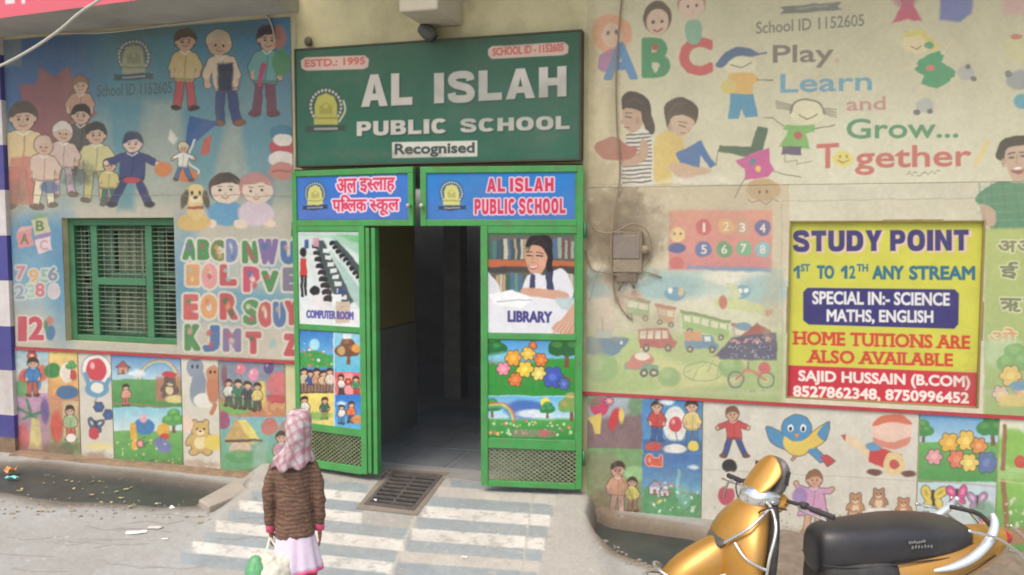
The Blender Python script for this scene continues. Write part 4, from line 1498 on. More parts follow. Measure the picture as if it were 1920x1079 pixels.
P.ell(1297, 8, 26, 26, (176, 130, 96)); P.ell(1297, 14, 23, 22, (220, 180, 156)); P.ell(1290, 12, 2.5, 3, (90, 70, 70)); P.ell(1306, 10, 2.5, 3, (90, 70, 70)); ob(P, [(1288, 42), (1312, 40), (1314, 72), (1300, 84), (1286, 72)], (120, 168, 136))
# two children reading
ob(P, [(1168, 205), (1166, 182), (1182, 172), (1200, 176), (1216, 188), (1222, 214), (1228, 236), (1224, 252), (1212, 246), (1208, 226), (1192, 214)], (58, 46, 46))
ob(P, [(1170, 206), (1186, 204), (1206, 214), (1206, 232), (1192, 246), (1180, 246), (1170, 232)], SKIN2)
P.ell(1167, 228, 4, 5, SKIN2); P.line([(1174, 219), (1184, 221)], 2.4, (70, 50, 46), .9, 1.5); P.line([(1175, 212), (1186, 212)], 2, (90, 66, 58), .8, 1.5); P.line([(1171, 238), (1180, 239)], 2.6, (150, 84, 78), .9, 1.5); P.ell(1196, 226, 4, 7, (170, 126, 102)); P.line([(1204, 208), (1212, 240)], 5, (58, 46, 46)); P.line([(1206, 196), (1190, 186), (1176, 192)], 2, (88, 70, 66), .7, 2)
P.line([(1180, 250), (1204, 244)], 3, (170, 126, 102), .7, 3)
ob(P, [(1172, 264), (1186, 250), (1208, 240), (1222, 256), (1224, 300), (1220, 346), (1164, 346), (1166, 310), (1180, 296)], (216, 208, 196))
for i in range(13):
    P.line([(1168 + (i < 6) * 6, 254 + i * 7.4), (1221, 250 + i * 7.4)], 3.0, (70, 64, 66), .85, 1.6)
ob(P, [(1204, 262), (1216, 270), (1210, 300), (1180, 312), (1160, 308), (1176, 294), (1196, 286)], SKIN2)
P.line([(1160, 306), (1200, 288)], 2, (160, 116, 92), .6, 2)
ob(P, [(1112, 276), (1134, 262), (1150, 258), (1176, 272), (1194, 276), (1188, 294), (1160, 302), (1130, 298)], (170, 92, 78))
ob(P, [(1248, 226), (1246, 200), (1262, 186), (1284, 184), (1304, 196), (1308, 214), (1300, 234), (1286, 222), (1266, 220), (1254, 240)], (66, 52, 48))
ob(P, [(1258, 222), (1280, 216), (1300, 226), (1298, 240), (1284, 254), (1268, 256), (1258, 244)], (206, 166, 136))
P.ell(1258, 240, 4, 5, (206, 166, 136)); P.line([(1274, 236), (1286, 238)], 2.4, (80, 56, 48), .9, 1.5); P.line([(1273, 229), (1287, 230)], 2, (100, 74, 60), .8, 1.5); P.line([(1290, 240), (1294, 246)], 2, (176, 132, 108), .8, 1.5); P.line([(1276, 250), (1284, 250)], 2.6, (160, 92, 84), .9, 1.5); P.ell(1256, 238, 4, 7, (186, 142, 116)); P.line([(1254, 210), (1270, 194), (1290, 194)], 2.4, (90, 72, 66), .7, 2)
ob(P, [(1230, 258), (1252, 244), (1270, 256), (1282, 262), (1276, 312), (1258, 320), (1262, 346), (1232, 346), (1226, 300)], (222, 184, 90))
ob(P, [(1252, 312), (1284, 306), (1320, 314), (1336, 322), (1310, 330), (1278, 334)], (206, 160, 128))
P.poly([(1266, 288), (1314, 262), (1328, 288), (1342, 310), (1332, 316), (1314, 290), (1312, 314), (1276, 306)], (54, 96, 166))
P.poly([(1222, 346), (1262, 334), (1350, 328), (1380, 346)], (226, 216, 196), .7, 8)
# drawn children
kc = (110, 104, 84)
P.ell(1388, 120, 32, 22, (220, 208, 168)); P.poly([(1342, 122), (1358, 102), (1380, 90), (1408, 92), (1426, 102), (1410, 106), (1380, 106), (1356, 126)], (70, 92, 132), 1, 3, True); P.line([(1426, 101), (1438, 100)], 3, (70, 92, 132)); P.line([(1370, 122), (1390, 128), (1410, 118)], 2, kc)
P.poly([(1366, 136), (1412, 136), (1424, 152), (1410, 160), (1412, 176), (1364, 176)], (226, 168, 80)); P.ell(1366, 162, 14, 13, (216, 186, 96)); P.poly([(1370, 176), (1412, 176), (1420, 220), (1398, 222), (1392, 206), (1386, 224), (1366, 224)], (62, 134, 176)); P.line([(1418, 150), (1448, 152)], 2, kc)
P.ell(1514, 212, 33, 22, (222, 212, 172)); P.line([(1482, 212), (1490, 194), (1514, 188), (1538, 196), (1546, 214)], 3, (104, 92, 80), .9, 2, True)
for i in range(4):
    P.line([(1486, 198 + 3 * i), (1456, 190 + 4 * i)], 1.6, (104, 92, 80)); P.line([(1544, 204 + 3 * i), (1568, 206 + 5 * i)], 1.6, (104, 92, 80))
P.line([(1498, 216), (1514, 224), (1532, 214)], 2, kc); P.poly([(1474, 234), (1528, 234), (1526, 246), (1510, 250), (1518, 278), (1460, 274), (1478, 246), (1468, 242)], (112, 176, 84)); P.ell(1496, 254, 8, 8, (186, 74, 70)); P.rect(1466, 274, 1502, 290, (88, 72, 104)); P.line([(1526, 242), (1566, 236)], 2, kc); P.line([(1470, 236), (1448, 220), (1432, 222)], 2, kc); P.line([(1472, 290), (1472, 304), (1494, 300), (1496, 308), (1520, 302)], 1.6, kc, .8)
P.poly([(1348, 272), (1406, 276), (1420, 238), (1440, 240), (1430, 282), (1398, 294), (1346, 284)], (64, 92, 72)); P.poly([(1378, 302), (1400, 292), (1442, 278), (1444, 304), (1452, 318), (1440, 332), (1396, 340), (1398, 318)], (196, 66, 136)); P.ell(1412, 304, 6, 6, (70, 120, 140)); P.ell(1422, 318, 5, 5, (230, 190, 80)); P.ell(1432, 356, 32, 21, (190, 150, 100)); P.ell(1424, 362, 2, 3, (60, 50, 40)); P.ell(1438, 360, 2, 3, (60, 50, 40))
for i in range(10):
    P.line([(1404 + 6 * i, 372 + 3 * math.sin(i)), (1400 + 6.6 * i, 383 - 1.2 * i)], 1.8, (150, 110, 80), .9)
P.line([(1346, 282), (1342, 312)], 1.8, kc); P.line([(1396, 338), (1378, 370)], 1.8, kc); P.line([(1450, 322), (1500, 332)], 1.8, kc); P.line([(1452, 350), (1480, 346)], 3, (120, 110, 100), .6)
# skating girl
P.ell(1718, 80, 26, 21, (226, 204, 150)); P.poly([(1690, 72), (1704, 56), (1730, 56), (1746, 72), (1760, 88), (1748, 96), (1740, 82), (1722, 66)], (216, 196, 96), 1, 3, True); P.ell(1742, 84, 8, 6, (80, 150, 110)); P.line([(1708, 88), (1718, 92), (1728, 84)], 2, (150, 90, 80))
P.poly([(1720, 112), (1760, 94), (1770, 104), (1766, 116), (1792, 134), (1790, 148), (1756, 166), (1726, 158), (1732, 140), (1714, 130)], (64, 150, 98)); P.ell(1744, 128, 9, 6, (206, 110, 100)); P.line([(1718, 122), (1686, 134)], 4, (220, 198, 150)); P.line([(1766, 100), (1786, 74)], 4, (220, 198, 150)); P.line([(1728, 164), (1732, 190)], 6, (220, 200, 150)); P.line([(1784, 150), (1806, 140)], 6, (220, 200, 150)); P.ell(1734, 198, 16, 15, (176, 176, 170)); P.ell(1720, 212, 6, 5, (96, 96, 100)); P.ell(1744, 209, 6, 5, (96, 96, 100)); P.ell(1812, 138, 16, 14, (176, 172, 168)); P.ell(1826, 148, 5, 5, (100, 100, 104)); P.ell(1816, 126, 5, 5, (100, 100, 104))
# figures along the top and right edge
P.poly([(1672, 44), (1690, 10), (1684, -30), (1716, -30), (1712, 10), (1728, 40), (1702, 36)], (206, 70, 100), 1, 4); P.ell(1696, 0, 22, 16, (170, 90, 110), .6, 6); P.poly([(1762, 38), (1764, -30), (1826, -30), (1822, 24), (1800, 40)], (104, 110, 176), 1, 6); P.rect(1880, -30, 1960, 28, (214, 150, 150), .7, 10)
P.ell(1910, 92, 28, 26, (206, 196, 140), .9, 5); P.ell(1912, 150, 26, 18, (140, 146, 150), .9, 5); P.ell(1890, 138, 7, 7, (110, 110, 116)); P.ell(1918, 190, 16, 14, (70, 150, 180), .9, 4); P.ell(1906, 70, 12, 6, (206, 110, 100))
# words
P.poly([(1462, 14), (1576, 4), (1570, 14), (1580, 20), (1464, 28), (1470, 20)], (108, 108, 104), .95, 3); P.line([(1494, 17), (1550, 12)], 5, (168, 160, 146), .5, 2)
P.text('School ID 1152605', 1418, 1620, 42, 64, (112, 106, 96), -.075, .3, 1, 2)
P.text('Play', 1450, 1562, 86, 128, (116, 100, 94), -.02, .9, 1, 2); P.ell(1570, 114, 4, 4, (206, 160, 140))
P.text('Learn', 1464, 1634, 140, 174, (92, 150, 182), -.03, .9, 1, 2)
P.text('and', 1588, 1660, 184, 208, (196, 132, 122), -.03, .8, 1, 2)
P.text('Grow...', 1588, 1796, 224, 260, (72, 138, 92), -.01, 1.0, 1, 2)
P.text('T', 1532, 1572, 272, 316, (200, 88, 82), -.06, 1.2, 1, 2); P.ell(1580, 298, 19, 15, (226, 204, 96)); P.ell(1574, 294, 2, 3, (130, 120, 60)); P.ell(1586, 293, 2, 3, (130, 120, 60)); P.line([(1570, 301), (1580, 306), (1590, 300)], 2, (130, 120, 60))
P.text('gether', 1604, 1820, 276, 328, (200, 88, 82), -.02, 1.2, 1, 2); P.line([(1852, 266), (1832, 302)], 9, (230, 200, 120)); P.ell(1830, 312, 4, 4, (230, 200, 120))
for i in range(9):
    P.line([(1700 + i * 7, 328 - (i % 3) * 3), (1706 + i * 7, 322 + (i % 2) * 6)], 2, (110, 120, 100), .8, 1.6)
# laughing boy in green check shirt
ob(P, [(1874, 300), (1872, 274), (1888, 258), (1916, 254), (1940, 260), (1950, 300)], (60, 52, 50)); ob(P, [(1884, 290), (1900, 276), (1940, 276), (1944, 320), (1916, 346), (1894, 330)], (196, 158, 134)); P.ell(1897, 296, 5, 2, (70, 54, 50)); P.ell(1918, 294, 5, 2, (70, 54, 50)); P.ell(1908, 318, 13, 7, (150, 76, 70)); P.ell(1908, 315, 10, 3, (236, 228, 220)); P.line([(1891, 289), (1903, 288)], 2.4, (64, 50, 48), .9, 1.5); P.line([(1912, 287), (1926, 286)], 2.4, (64, 50, 48), .9, 1.5); P.line([(1908, 292), (1904, 306), (1910, 307)], 2, (160, 120, 98), .9, 1.5); P.ell(1882, 304, 4, 8, (180, 142, 120))
P.line([(1100, 346), (1920, 352)], 2, (150, 140, 116), .5, 2)
P.blot(1120, 330, 70, 50, (140, 116, 84), .45, 22, 14); P.blot(1150, 200, 14, 180, (150, 130, 100), .35, 14, 15); P.blot(1110, 100, 14, 200, (160, 130, 84), .5, 20, 16)
P.grain(.04, 50, 17); P.grain(.035, 6, 18)
finish(P, 'wall_banner', 'big cream banner reading Play, Learn and Grow Together, high on the right wall', 'banner', fade=(.26, (218, 214, 184), .85))

# ================================================================== RIGHT MIDDLE BANNER (vehicles and number chart)
NX0, NX1 = wx(1470, 590), wx(1852, 590)
P = wall_canvas(RX0, 5.2, TZR + 0.013, RZ - 0.003, -0.006, 0.0045, (206, 198, 168), 0.007, 8)
P.warp(2.2, 17, 63)
nh = (P.P[..., 0] > SX0 - 0.004) & (P.P[..., 0] < SX1 - .002) & (P.P[..., 2] > SZ0_) & (P.P[..., 2] < SZ1_)
P.grad(1080, 345, 1480, 520, (196, 174, 136), (206, 190, 156))
P.grad(1080, 505, 1470, 560, (150, 182, 176), (190, 206, 190), .9, 10)
P.grad(1080, 560, 1470, 640, (210, 204, 176), (186, 200, 150), 1, 12)
P.grad(1080, 625, 1470, 760, (166, 188, 112), (140, 172, 92), 1, 16)
P.ell(1380, 520, 60, 16, (228, 222, 200), .9, 8); P.ell(1250, 540, 70, 24, (110, 164, 176), .7, 14); P.ell(1430, 545, 50, 30, (120, 172, 180), .7, 14); P.poly([(1200, 650), (1300, 690), (1420, 640), (1380, 720), (1240, 735)], (206, 204, 130), .7, 14)
# number chart
P.grad(1254, 394, 1448, 506, (222, 132, 106), (206, 104, 110), 1, 5); P.poly([(1290, 498), (1448, 503), (1448, 512), (1290, 504)], (90, 130, 180), .9, 5)
for s_, x_, y_, c_ in (('1', 1320, 427, (206, 72, 78)), ('2', 1362, 425, (226, 160, 90)), ('3', 1392, 427, (190, 140, 110)), ('4', 1430, 428, (76, 76, 140)), ('5', 1320, 468, (70, 90, 160)), ('6', 1358, 468, (70, 150, 90)), ('7', 1394, 466, (90, 170, 120)), ('8', 1430, 468, (90, 180, 190))):
    P.ell(x_, y_, 15, 15, c_, .95, 3); P.text(s_, x_ - (2 if s_ == '1' else 5), x_ + (2 if s_ == '1' else 5), y_ - 8, y_ + 8, (230, 214, 196), 0, .5)
P.ell(1270, 440, 14, 14, (230, 186, 110)); P.ell(1265, 438, 2, 2, (90, 60, 50)); P.ell(1276, 438, 2, 2, (90, 60, 50)); P.ell(1270, 466, 16, 10, (60, 70, 140)); P.ell(1270, 494, 15, 12, (206, 80, 76))
P.speck(1345, 387, 1440, 393, [(150, 150, 130)], 26, .8, 1.8, .6, 81)
# boat, train, bus, truck, car, plane, cycle
ob(P, [(1096, 634), (1176, 634), (1166, 654), (1148, 668), (1104, 664)], (72, 112, 146)); P.ell(1166, 642, 3, 3, (220, 220, 214)); P.poly([(1112, 634), (1120, 616), (1150, 616), (1146, 634)], (150, 170, 160)); P.line([(1130, 618), (1128, 596)], 3, (110, 120, 110))


def wagon(x0, y0, x1, y1, k, body, roof):
    P.poly([(x0, y0), (x1, y0 + k), (x1 - 2, y1 + k), (x0 + 4, y1)], body, .95)
    P.poly([(x0 - 3, y0 - 5), (x1 + 3, y0 + k - 3), (x1 + 2, y0 + k + 2), (x0 - 2, y0 + 1)], roof, .95)
    n = max(2, int((x1 - x0) / 18))
    for i in range(n):
        a = x0 + 5 + (x1 - x0 - 6) * i / n
        q = k * (a - x0) / (x1 - x0)
        P.rect(a, y0 + 4 + q, a + (x1 - x0) / n - 5, y0 + (y1 - y0) * .52 + q, (214, 210, 180), .9, 2, k / (x1 - x0))
    for t_ in (.18, .82):
        P.ell(x0 + (x1 - x0) * t_, y1 + k * t_ + 2, 6, 6, (90, 84, 76)); P.ell(x0 + (x1 - x0) * t_, y1 + k * t_ + 2, 2.5, 2.5, (190, 180, 160))


P.ell(1184, 562, 22, 18, (206, 130, 100), .7, 6); wagon(1172, 560, 1218, 590, 6, (120, 170, 104), (150, 110, 90)); wagon(1232, 574, 1266, 602, 6, (206, 140, 96), (170, 96, 80)); wagon(1278, 586, 1368, 616, 18, (136, 180, 96), (112, 128, 80)); wagon(1374, 610, 1440, 640, 12, (170, 150, 140), (160, 90, 90))
P.poly([(1196, 618), (1254, 616), (1262, 636), (1270, 640), (1266, 652), (1200, 652)], (176, 74, 72))
for i in range(4):
    P.rect(1200 + i * 14, 621, 1211 + i * 14, 636, (214, 206, 180), .95)
for x_ in (1212, 1254):
    P.ell(x_, 653, 7, 7, (80, 74, 70)); P.ell(x_, 653, 3, 3, (180, 170, 150))
P.rect(1284, 622, 1318, 640, (214, 134, 92)); P.poly([(1282, 640), (1318, 640), (1318, 628), (1334, 628), (1340, 642), (1348, 646), (1346, 656), (1284, 654)], (78, 126, 164)); P.rect(1322, 630, 1332, 640, (206, 214, 206))
for x_ in (1294, 1336):
    P.ell(x_, 655, 7, 7, (80, 76, 74)); P.ell(x_, 655, 3, 3, (180, 170, 150))
P.ell(1204, 674, 22, 14, (196, 100, 90)); P.ell(1204, 668, 14, 8, (222, 214, 190)); P.poly([(1172, 680), (1234, 684), (1234, 696), (1172, 692)], (92, 146, 116)); P.ell(1190, 684, 16, 8, (196, 100, 90))
for x_ in (1208, 1226):
    P.ell(x_, 700, 8, 8, (70, 66, 66)); P.ell(x_, 700, 3.5, 3.5, (190, 184, 170))
P.poly([(1340, 562), (1372, 556), (1408, 566), (1454, 584), (1446, 594), (1400, 584), (1352, 576)], (190, 200, 130), 1, 3, True); P.ell(1356, 566, 8, 12, (190, 96, 80)); P.ell(1392, 548, 14, 13, (90, 150, 180)); P.ell(1388, 546, 4, 5, (236, 236, 228)); P.ell(1398, 546, 4, 5, (236, 236, 228)); P.poly([(1360, 530), (1378, 532), (1392, 558), (1376, 560)], (196, 204, 150)); P.poly([(1434, 584), (1450, 580), (1448, 590), (1436, 594)], (196, 110, 84))
P.ell(1266, 552, 20, 13, (80, 140, 176)); P.ell(1258, 546, 5, 6, (224, 224, 214)); P.ell(1278, 548, 5, 9, (206, 176, 120))
for x_, y_, s_ in ((1128, 690, 32), (1254, 708, 22), (1372, 690, 24)):
    P.ell(x_, y_, s_, s_ * .85, (116, 164, 92), .9, 5); P.ell(x_ - s_ * .3, y_ - s_ * .3, s_ * .5, s_ * .4, (150, 188, 110), .7, 6)
for i in range(5):
    P.line([(1286 + 14 * i, 700 + 12 * math.sin(i * 2)), (1296 + 14 * i, 686 + 10 * math.cos(i))], 1.6, (110, 140, 90), .8, 1.6)
P.line([(1282 + 36 * (1 + math.cos(t)), 698 + 18 * math.sin(t)) for t in np.linspace(0, 6.3, 20)], 2, (110, 140, 90), .8, 1.6)
P.poly([(1338, 668), (1420, 606), (1456, 630), (1456, 674)], (150, 60, 56), .95, 3); P.poly([(1346, 664), (1372, 632), (1456, 624), (1456, 676), (1350, 674)], (58, 62, 100), .95, 4); P.ell(1394, 612, 14, 8, (90, 130, 160))
P.speck(1368, 634, 1446, 644, [(226, 110, 100), (220, 160, 150)], 40, 1, 2.6, .8, 83); P.speck(1364, 648, 1452, 672, [(200, 196, 200)], 44, .8, 2, .7, 19, .5)
for x_ in (1380, 1437):
    P.line([(x_ + 15 * math.cos(t), 713 + 15 * math.sin(t)) for t in np.linspace(0, 6.3, 18)], 3.4, (92, 100, 100)); P.ell(x_, 713, 4, 4, (200, 190, 160))
P.line([(1380, 713), (1402, 692), (1437, 713)], 4, (190, 90, 72)); P.line([(1402, 692), (1404, 678)], 3, (110, 100, 96)); P.ell(1434, 690, 12, 11, (196, 70, 72)); P.line([(1396, 694), (1424, 700)], 5, (196, 110, 80))
P.speck(1396, 732, 1438, 737, [(110, 120, 90)], 18, .8, 1.6, .7, 82)
# soot and mud round the meter, cracked paper
P.ell(1432, 356, 32, 21, (190, 150, 100)); P.ell(1424, 362, 2, 3, (60, 50, 40)); P.ell(1438, 360, 2, 3, (60, 50, 40)); P.line([(1404, 374), (1412, 380), (1424, 376), (1436, 384), (1448, 374), (1460, 380)], 2, (150, 110, 80), .9); P.line([(1396, 338), (1378, 370)], 1.8, kc)
P.blot(1150, 450, 88, 130, (112, 88, 60), .95, 26, 24); P.blot(1180, 440, 64, 96, (88, 70, 52), .75, 14, 25); P.blot(1130, 400, 60, 60, (120, 96, 66), .7, 12, 93); P.blot(1220, 600, 60, 40, (150, 128, 100), .5, 16, 94); P.blot(1450, 560, 26, 120, (170, 156, 124), .5, 20, 95); P.blot(1130, 580, 60, 60, (186, 156, 140), .7, 20, 26); P.blot(1230, 430, 36, 70, (150, 130, 104), .6, 16, 27); P.blot(1110, 650, 24, 110, (150, 140, 110), .5, 18, 28); P.blot(1180, 520, 30, 50, (226, 214, 196), .5, 14, 29); P.blot(1120, 545, 30, 30, (96, 150, 170), .5, 14, 30)
for i in range(9):
    a_ = random.Random(i).uniform(0, 6)
    P.line([(1150 + 30 * math.cos(a_), 430 + 50 * math.sin(a_)), (1155 + 70 * math.cos(a_ + .2), 440 + 90 * math.sin(a_ + .1)), (1150 + 95 * math.cos(a_ + .1), 450 + 120 * math.sin(a_))], 2, (110, 92, 72), .5, 2)
# boy's shirt continues, Hindi vowel strip at the right
ob(P, [(1830, 378), (1850, 352), (1884, 338), (1906, 344), (1990, 350), (1990, 436), (1862, 432), (1866, 396)], (56, 128, 88))
for i in range(6):
    P.line([(1836 + 22 * i, 345), (1846 + 22 * i, 432)], 3, (46, 106, 76), .5, 3); P.line([(1834, 352 + 16 * i), (1960, 346 + 16 * i)], 3, (90, 156, 110), .4, 3)
ob(P, [(1838, 384), (1862, 392), (1866, 420), (1848, 422)], (190, 150, 124))
P.grad(1846, 428, 2100, 800, (166, 182, 80), (132, 170, 88), 1, 6)
for s_, x0, x1, y0, y1, c_ in (('अ', 1872, 1905, 452, 472, (104, 110, 60)), ('आ', 1908, 1950, 452, 472, (104, 110, 60)), ('ई', 1876, 1908, 492, 522, (92, 104, 60)), ('ऋ', 1876, 1914, 560, 584, (92, 104, 60)), ('ए', 1920, 1948, 560, 584, (92, 104, 60)), ('ओ', 1856, 1906, 616, 642, (214, 130, 70))):
    P.text(s_, x0, x1, y0, y1, c_, .02, 1.2, 1, 2, (206, 210, 160), 2.4)
P.ell(1880, 660, 40, 30, (170, 200, 150), .7, 14); tree(P, 1905, 720, 60, (96, 158, 80), (120, 180, 90)); flower(P, 1895, 705, 24, (226, 180, 80)); flower(P, 1920, 730, 22, (226, 150, 90)); P.ell(1912, 724, 20, 9, (70, 136, 180)); flower(P, 1876, 740, 18, (220, 170, 160)); P.ell(1900, 752, 30, 12, (226, 190, 90), .9, 5)
P.line([(1466, 378), (1466, 745)], 2, (150, 140, 116), .5, 2); P.line([(1466, 377), (1846, 372)], 2, (140, 132, 110), .5, 2); P.line([(1846, 372), (1846, 770)], 2, (140, 132, 110), .5, 2)
P.grad(1090, 733, 1960, 742, (206, 196, 176), (206, 196, 176), .3, 10)
P.grain(.05, 40, 30); P.grain(.05, 6, 31)
finish(P, 'wall_banner', 'faded banner of buses, trains and a red number chart around the yellow tuition sign', 'banner', holes=nh, fade=(.28, (218, 214, 190), .80))

# ------------------------------------------------------------------ yellow tuition sign in its niche
sign = empty('tuition_sign', ((SX0 + SX1) / 2, 0, SZ0_), 'yellow and red home tuition sign set into the right wall', 'sign')
S = wall_canvas(SX0 + .012, SX1 - .012, SZ0_ + .012, SZ1_ - .012, 0.026, 0.0036, (214, 206, 60), 0.004, 9)
S.C[:] = np.array((203, 201, 86)) / 255
S.poly([(1470, 685), (1850, 700), (1850, 780), (1470, 770)], (196, 64, 76), 1, 2)
S.text('', 1490, 1820, 434, 475, (222, 192, 172), -.006, 2.2, 1, 2, seg=block_text('STUDY POINT', .12))
S.text('', 1487, 1816, 432, 473, (72, 68, 116), -.006, .2, 1, 1.8, seg=block_text('STUDY POINT', .12))
_one = np.array([(.42, 0), (.42, .70), (.10, .52), (0, .70), (.46, 1.0), (.70, 1.0), (.70, 0)])
DIGIT_ONE = np.concatenate([_one, np.roll(_one, -1, 0)], 1)
DIGIT_TWO = text_segments('2').copy()
DIGIT_TWO = (DIGIT_TWO - np.tile([DIGIT_TWO[:, 0].min(), DIGIT_TWO[:, 1].min()], 2)) / (DIGIT_TWO[:, 1].max() - DIGIT_TWO[:, 1].min()) + np.array([1.0, 0, 1.0, 0])
for t_, a_, b_, y0, y1, bo in (('1', 1488, 1499, 499, 522, .6), ('ST', 1502, 1518, 496, 509, .7), ('TO', 1533, 1563, 499, 522, 1.4), ('12', 1577, 1603, 499, 522, .8), ('TH', 1607, 1627, 496, 509, .7), ('ANY', 1637, 1693, 500, 523, 1.5), ('STREAM', 1706, 1827, 500, 524, 1.5)):
    S.text(t_, a_, b_, y0, y1, (62, 112, 136), .004, bo, 1, 2, seg=DIGIT_ONE if t_ == '1' else (np.concatenate([DIGIT_ONE, DIGIT_TWO]) if t_ == '12' else None))
S.poly([(1506 + 8, 540), (1790, 543), (1798, 551), (1797, 608), (1789, 617), (1516, 609), (1506, 601), (1506, 548)], (66, 62, 116), 1, 2)
S.text('SPECIAL IN:- SCIENCE', 1524, 1780, 547, 570, (226, 224, 220), .012, 1.1, 1, 1.8)
S.text('MATHS, ENGLISH', 1551, 1749, 581, 606, (226, 224, 220), .012, 1.1, 1, 1.8)
S.text('HOME TUITIONS ARE', 1490, 1818, 622, 646, (200, 78, 62), .026, 1.15, 1, 1.8, slab=1.0)
S.text('ALSO AVAILABLE', 1516, 1786, 657, 680, (200, 78, 62), .026, 1.15, 1, 1.8, slab=1.0)
S.text('SAJID HUSSAIN (B.COM)', 1498, 1818, 695, 720, (236, 224, 216), .036, 1.2, 1, 1.8)
S.text('8527862348, 8750996452', 1488, 1816, 724, 746, (240, 228, 220), .040, 1.2, 1, 1.8)
S.blot(1825, 720, 40, 60, (150, 120, 90), .25, 12, 33)
S.grain(.03, 30, 34)
finish(S, 'panel', None, m=vinyl_clean, parent=sign)
mb = MB()
mb.box(SX0 - .012, SX0 + .012, -.008, .03, SZ0_ - .01, SZ1_ + .01)
mb.box(SX1 - .012, SX1 + .012, -.008, .03, SZ0_ - .01, SZ1_ + .01)
mb.box(SX0 + .0121, SX1 - .0121, -.0078, .03, SZ1_ - .012, SZ1_ + .0098)
mb.box(SX0 + .0121, SX1 - .0121, -.0078, .03, SZ0_ - .0098, SZ0_ + .012)
link('frame', bevelled(mb.mesh(), .003), mat('sign_frame', (150, 134, 84), .5, .2, var=.2), sign)

# ================================================================== RIGHT LOWER POSTERS
RB = wz(1400, 995)
RT = TZR - 0.013


def low_right(u0, u1, v=860):
    return (wx(u0, v) + .002, wx(u1, v) - .002, RB, RT)


P = poster('p', '', None, -0.006, world=low_right(1101, 1316), base=(150, 140, 130), seed=11, wave=.02)
P.grad(1080, 725, 1206, 846, (170, 196, 210), (120, 96, 100)); P.poly([(1090, 790), (1206, 775), (1206, 846), (1090, 850)], (126, 100, 104), 1, 10); P.ell(1124, 762, 18, 18, (196, 60, 96)); P.poly([(1100, 785), (1128, 775), (1126, 815), (1116, 815), (1112, 798)], (216, 190, 90)); P.ell(1152, 786, 9, 22, (200, 56, 60), 1, 3, .3); P.ell(1166, 780, 5, 14, (220, 190, 90)); P.ell(1110, 750, 18, 12, (110, 120, 90), .8, 6)
flower(P, 1142, 752, 9, (214, 120, 170)); P.ell(1192, 760, 14, 20, (96, 140, 90), .8, 6)
P.grad(1204, 735, 1320, 856, (70, 130, 190), (76, 140, 196)); P.ell(1266, 796, 22, 34, (222, 222, 216)); balloon(P, 1266, 796, 14, (206, 66, 76), 30); kid(P, 1232, 752, 830, (196, 70, 70), (60, 90, 150)); kid(P, 1298, 752, 838, (222, 196, 120), (60, 110, 170)); cloud(P, 1250, 752, 20); P.rect(1206, 826, 1316, 850, (56, 96, 150), .8, 6); P.ell(1226, 838, 16, 8, (200, 80, 80)); P.ell(1300, 836, 10, 10, (226, 200, 90)); P.ell(1266, 842, 22, 9, (226, 222, 214))
P.grad(1090, 842, 1206, 990, (110, 160, 100), (150, 140, 104)); P.poly([(1096, 850), (1150, 850), (1206, 950), (1206, 990), (1130, 990)], (130, 130, 96), .8, 12); kid(P, 1158, 868, 968, (206, 150, 120), (200, 160, 150), skin=(206, 150, 130)); P.ell(1190, 888, 22, 14, (150, 196, 130), .9, 6); kid(P, 1186, 896, 960, (206, 196, 96), (150, 110, 90)); P.line([(1150, 868), (1206, 970), (1320, 990)], 3, (120, 110, 80), .6, 3)
P.grad(1204, 852, 1320, 930, (62, 104, 172), (110, 170, 200)); P.poly([(1204, 916), (1250, 912), (1320, 930), (1320, 985), (1204, 975)], (86, 150, 100), 1, 8); P.text('Om!', 1212, 1240, 854, 872, (214, 84, 66), .06, 1.6, 1, 2.5, (230, 170, 140), 2); house(P, 1228, 926, 24, (206, 206, 210), (160, 160, 190)); house(P, 1246, 930, 18, (214, 206, 206), (170, 150, 180)); cloud(P, 1300, 876, 12); P.line([(1270, 930), (1272, 884)], 6, (150, 200, 190), .8, 4); P.ell(1282, 930, 12, 22, (120, 180, 170), .7, 6); P.speck(1210, 905, 1312, 960, [(226, 224, 220), (214, 120, 110), (240, 220, 110)], 46, 1, 3, .85, 35)
P.blot(1130, 960, 60, 50, (134, 112, 90), .7, 18, 36); P.blot(1240, 984, 110, 16, (150, 110, 96), .6, 12, 37); P.grain(.1, 8, 38)
finish(P, 'collage_poster', 'torn and muddy collage poster with a blue Om scene, right of the gate')

P = poster('p', '', None, -0.006, world=low_right(1317, 1720), base=(208, 204, 190), seed=12, wave=.008)
kid(P, 1376, 764, 858, (200, 66, 70), (62, 74, 140), hair=(120, 76, 60), lean=-.12, arm=2, w=1.15, shoes=(120, 76, 54))
songbird(P, 1494, 812, 45)
# big pencil with a ball
P.poly([(1576, 822), (1592, 816), (1640, 842), (1632, 862)], (226, 200, 160), 1, 3); P.poly([(1632, 836), (1690, 852), (1686, 890), (1630, 866)], (200, 66, 66), 1, 3); P.ell(1676, 870, 20, 22, (222, 196, 140)); P.ell(1676, 871, 9, 9, (196, 80, 76)); P.poly([(1576, 816), (1586, 814), (1584, 828)], (180, 80, 80)); P.ell(1640, 838, 16, 9, (96, 150, 190))
P.ell(1672, 810, 37, 33, (226, 190, 172)); P.poly([(1637, 800), (1650, 782), (1690, 778), (1709, 798), (1676, 792)], (212, 110, 84), 1, 3, True); P.poly([(1638, 822), (1672, 830), (1706, 820), (1698, 836), (1672, 843), (1648, 836)], (214, 130, 110), 1, 3, True); P.ell(1640, 886, 14, 6, (110, 76, 66)); P.ell(1704, 888, 14, 6, (110, 76, 66))
# striped hat and ladybird (top left of lower row)
P.ell(1368, 874, 14, 13, (52, 50, 50)); P.ell(1362, 930, 16, 18, (190, 80, 96)); P.ell(1370, 900, 16, 16, (216, 206, 190))
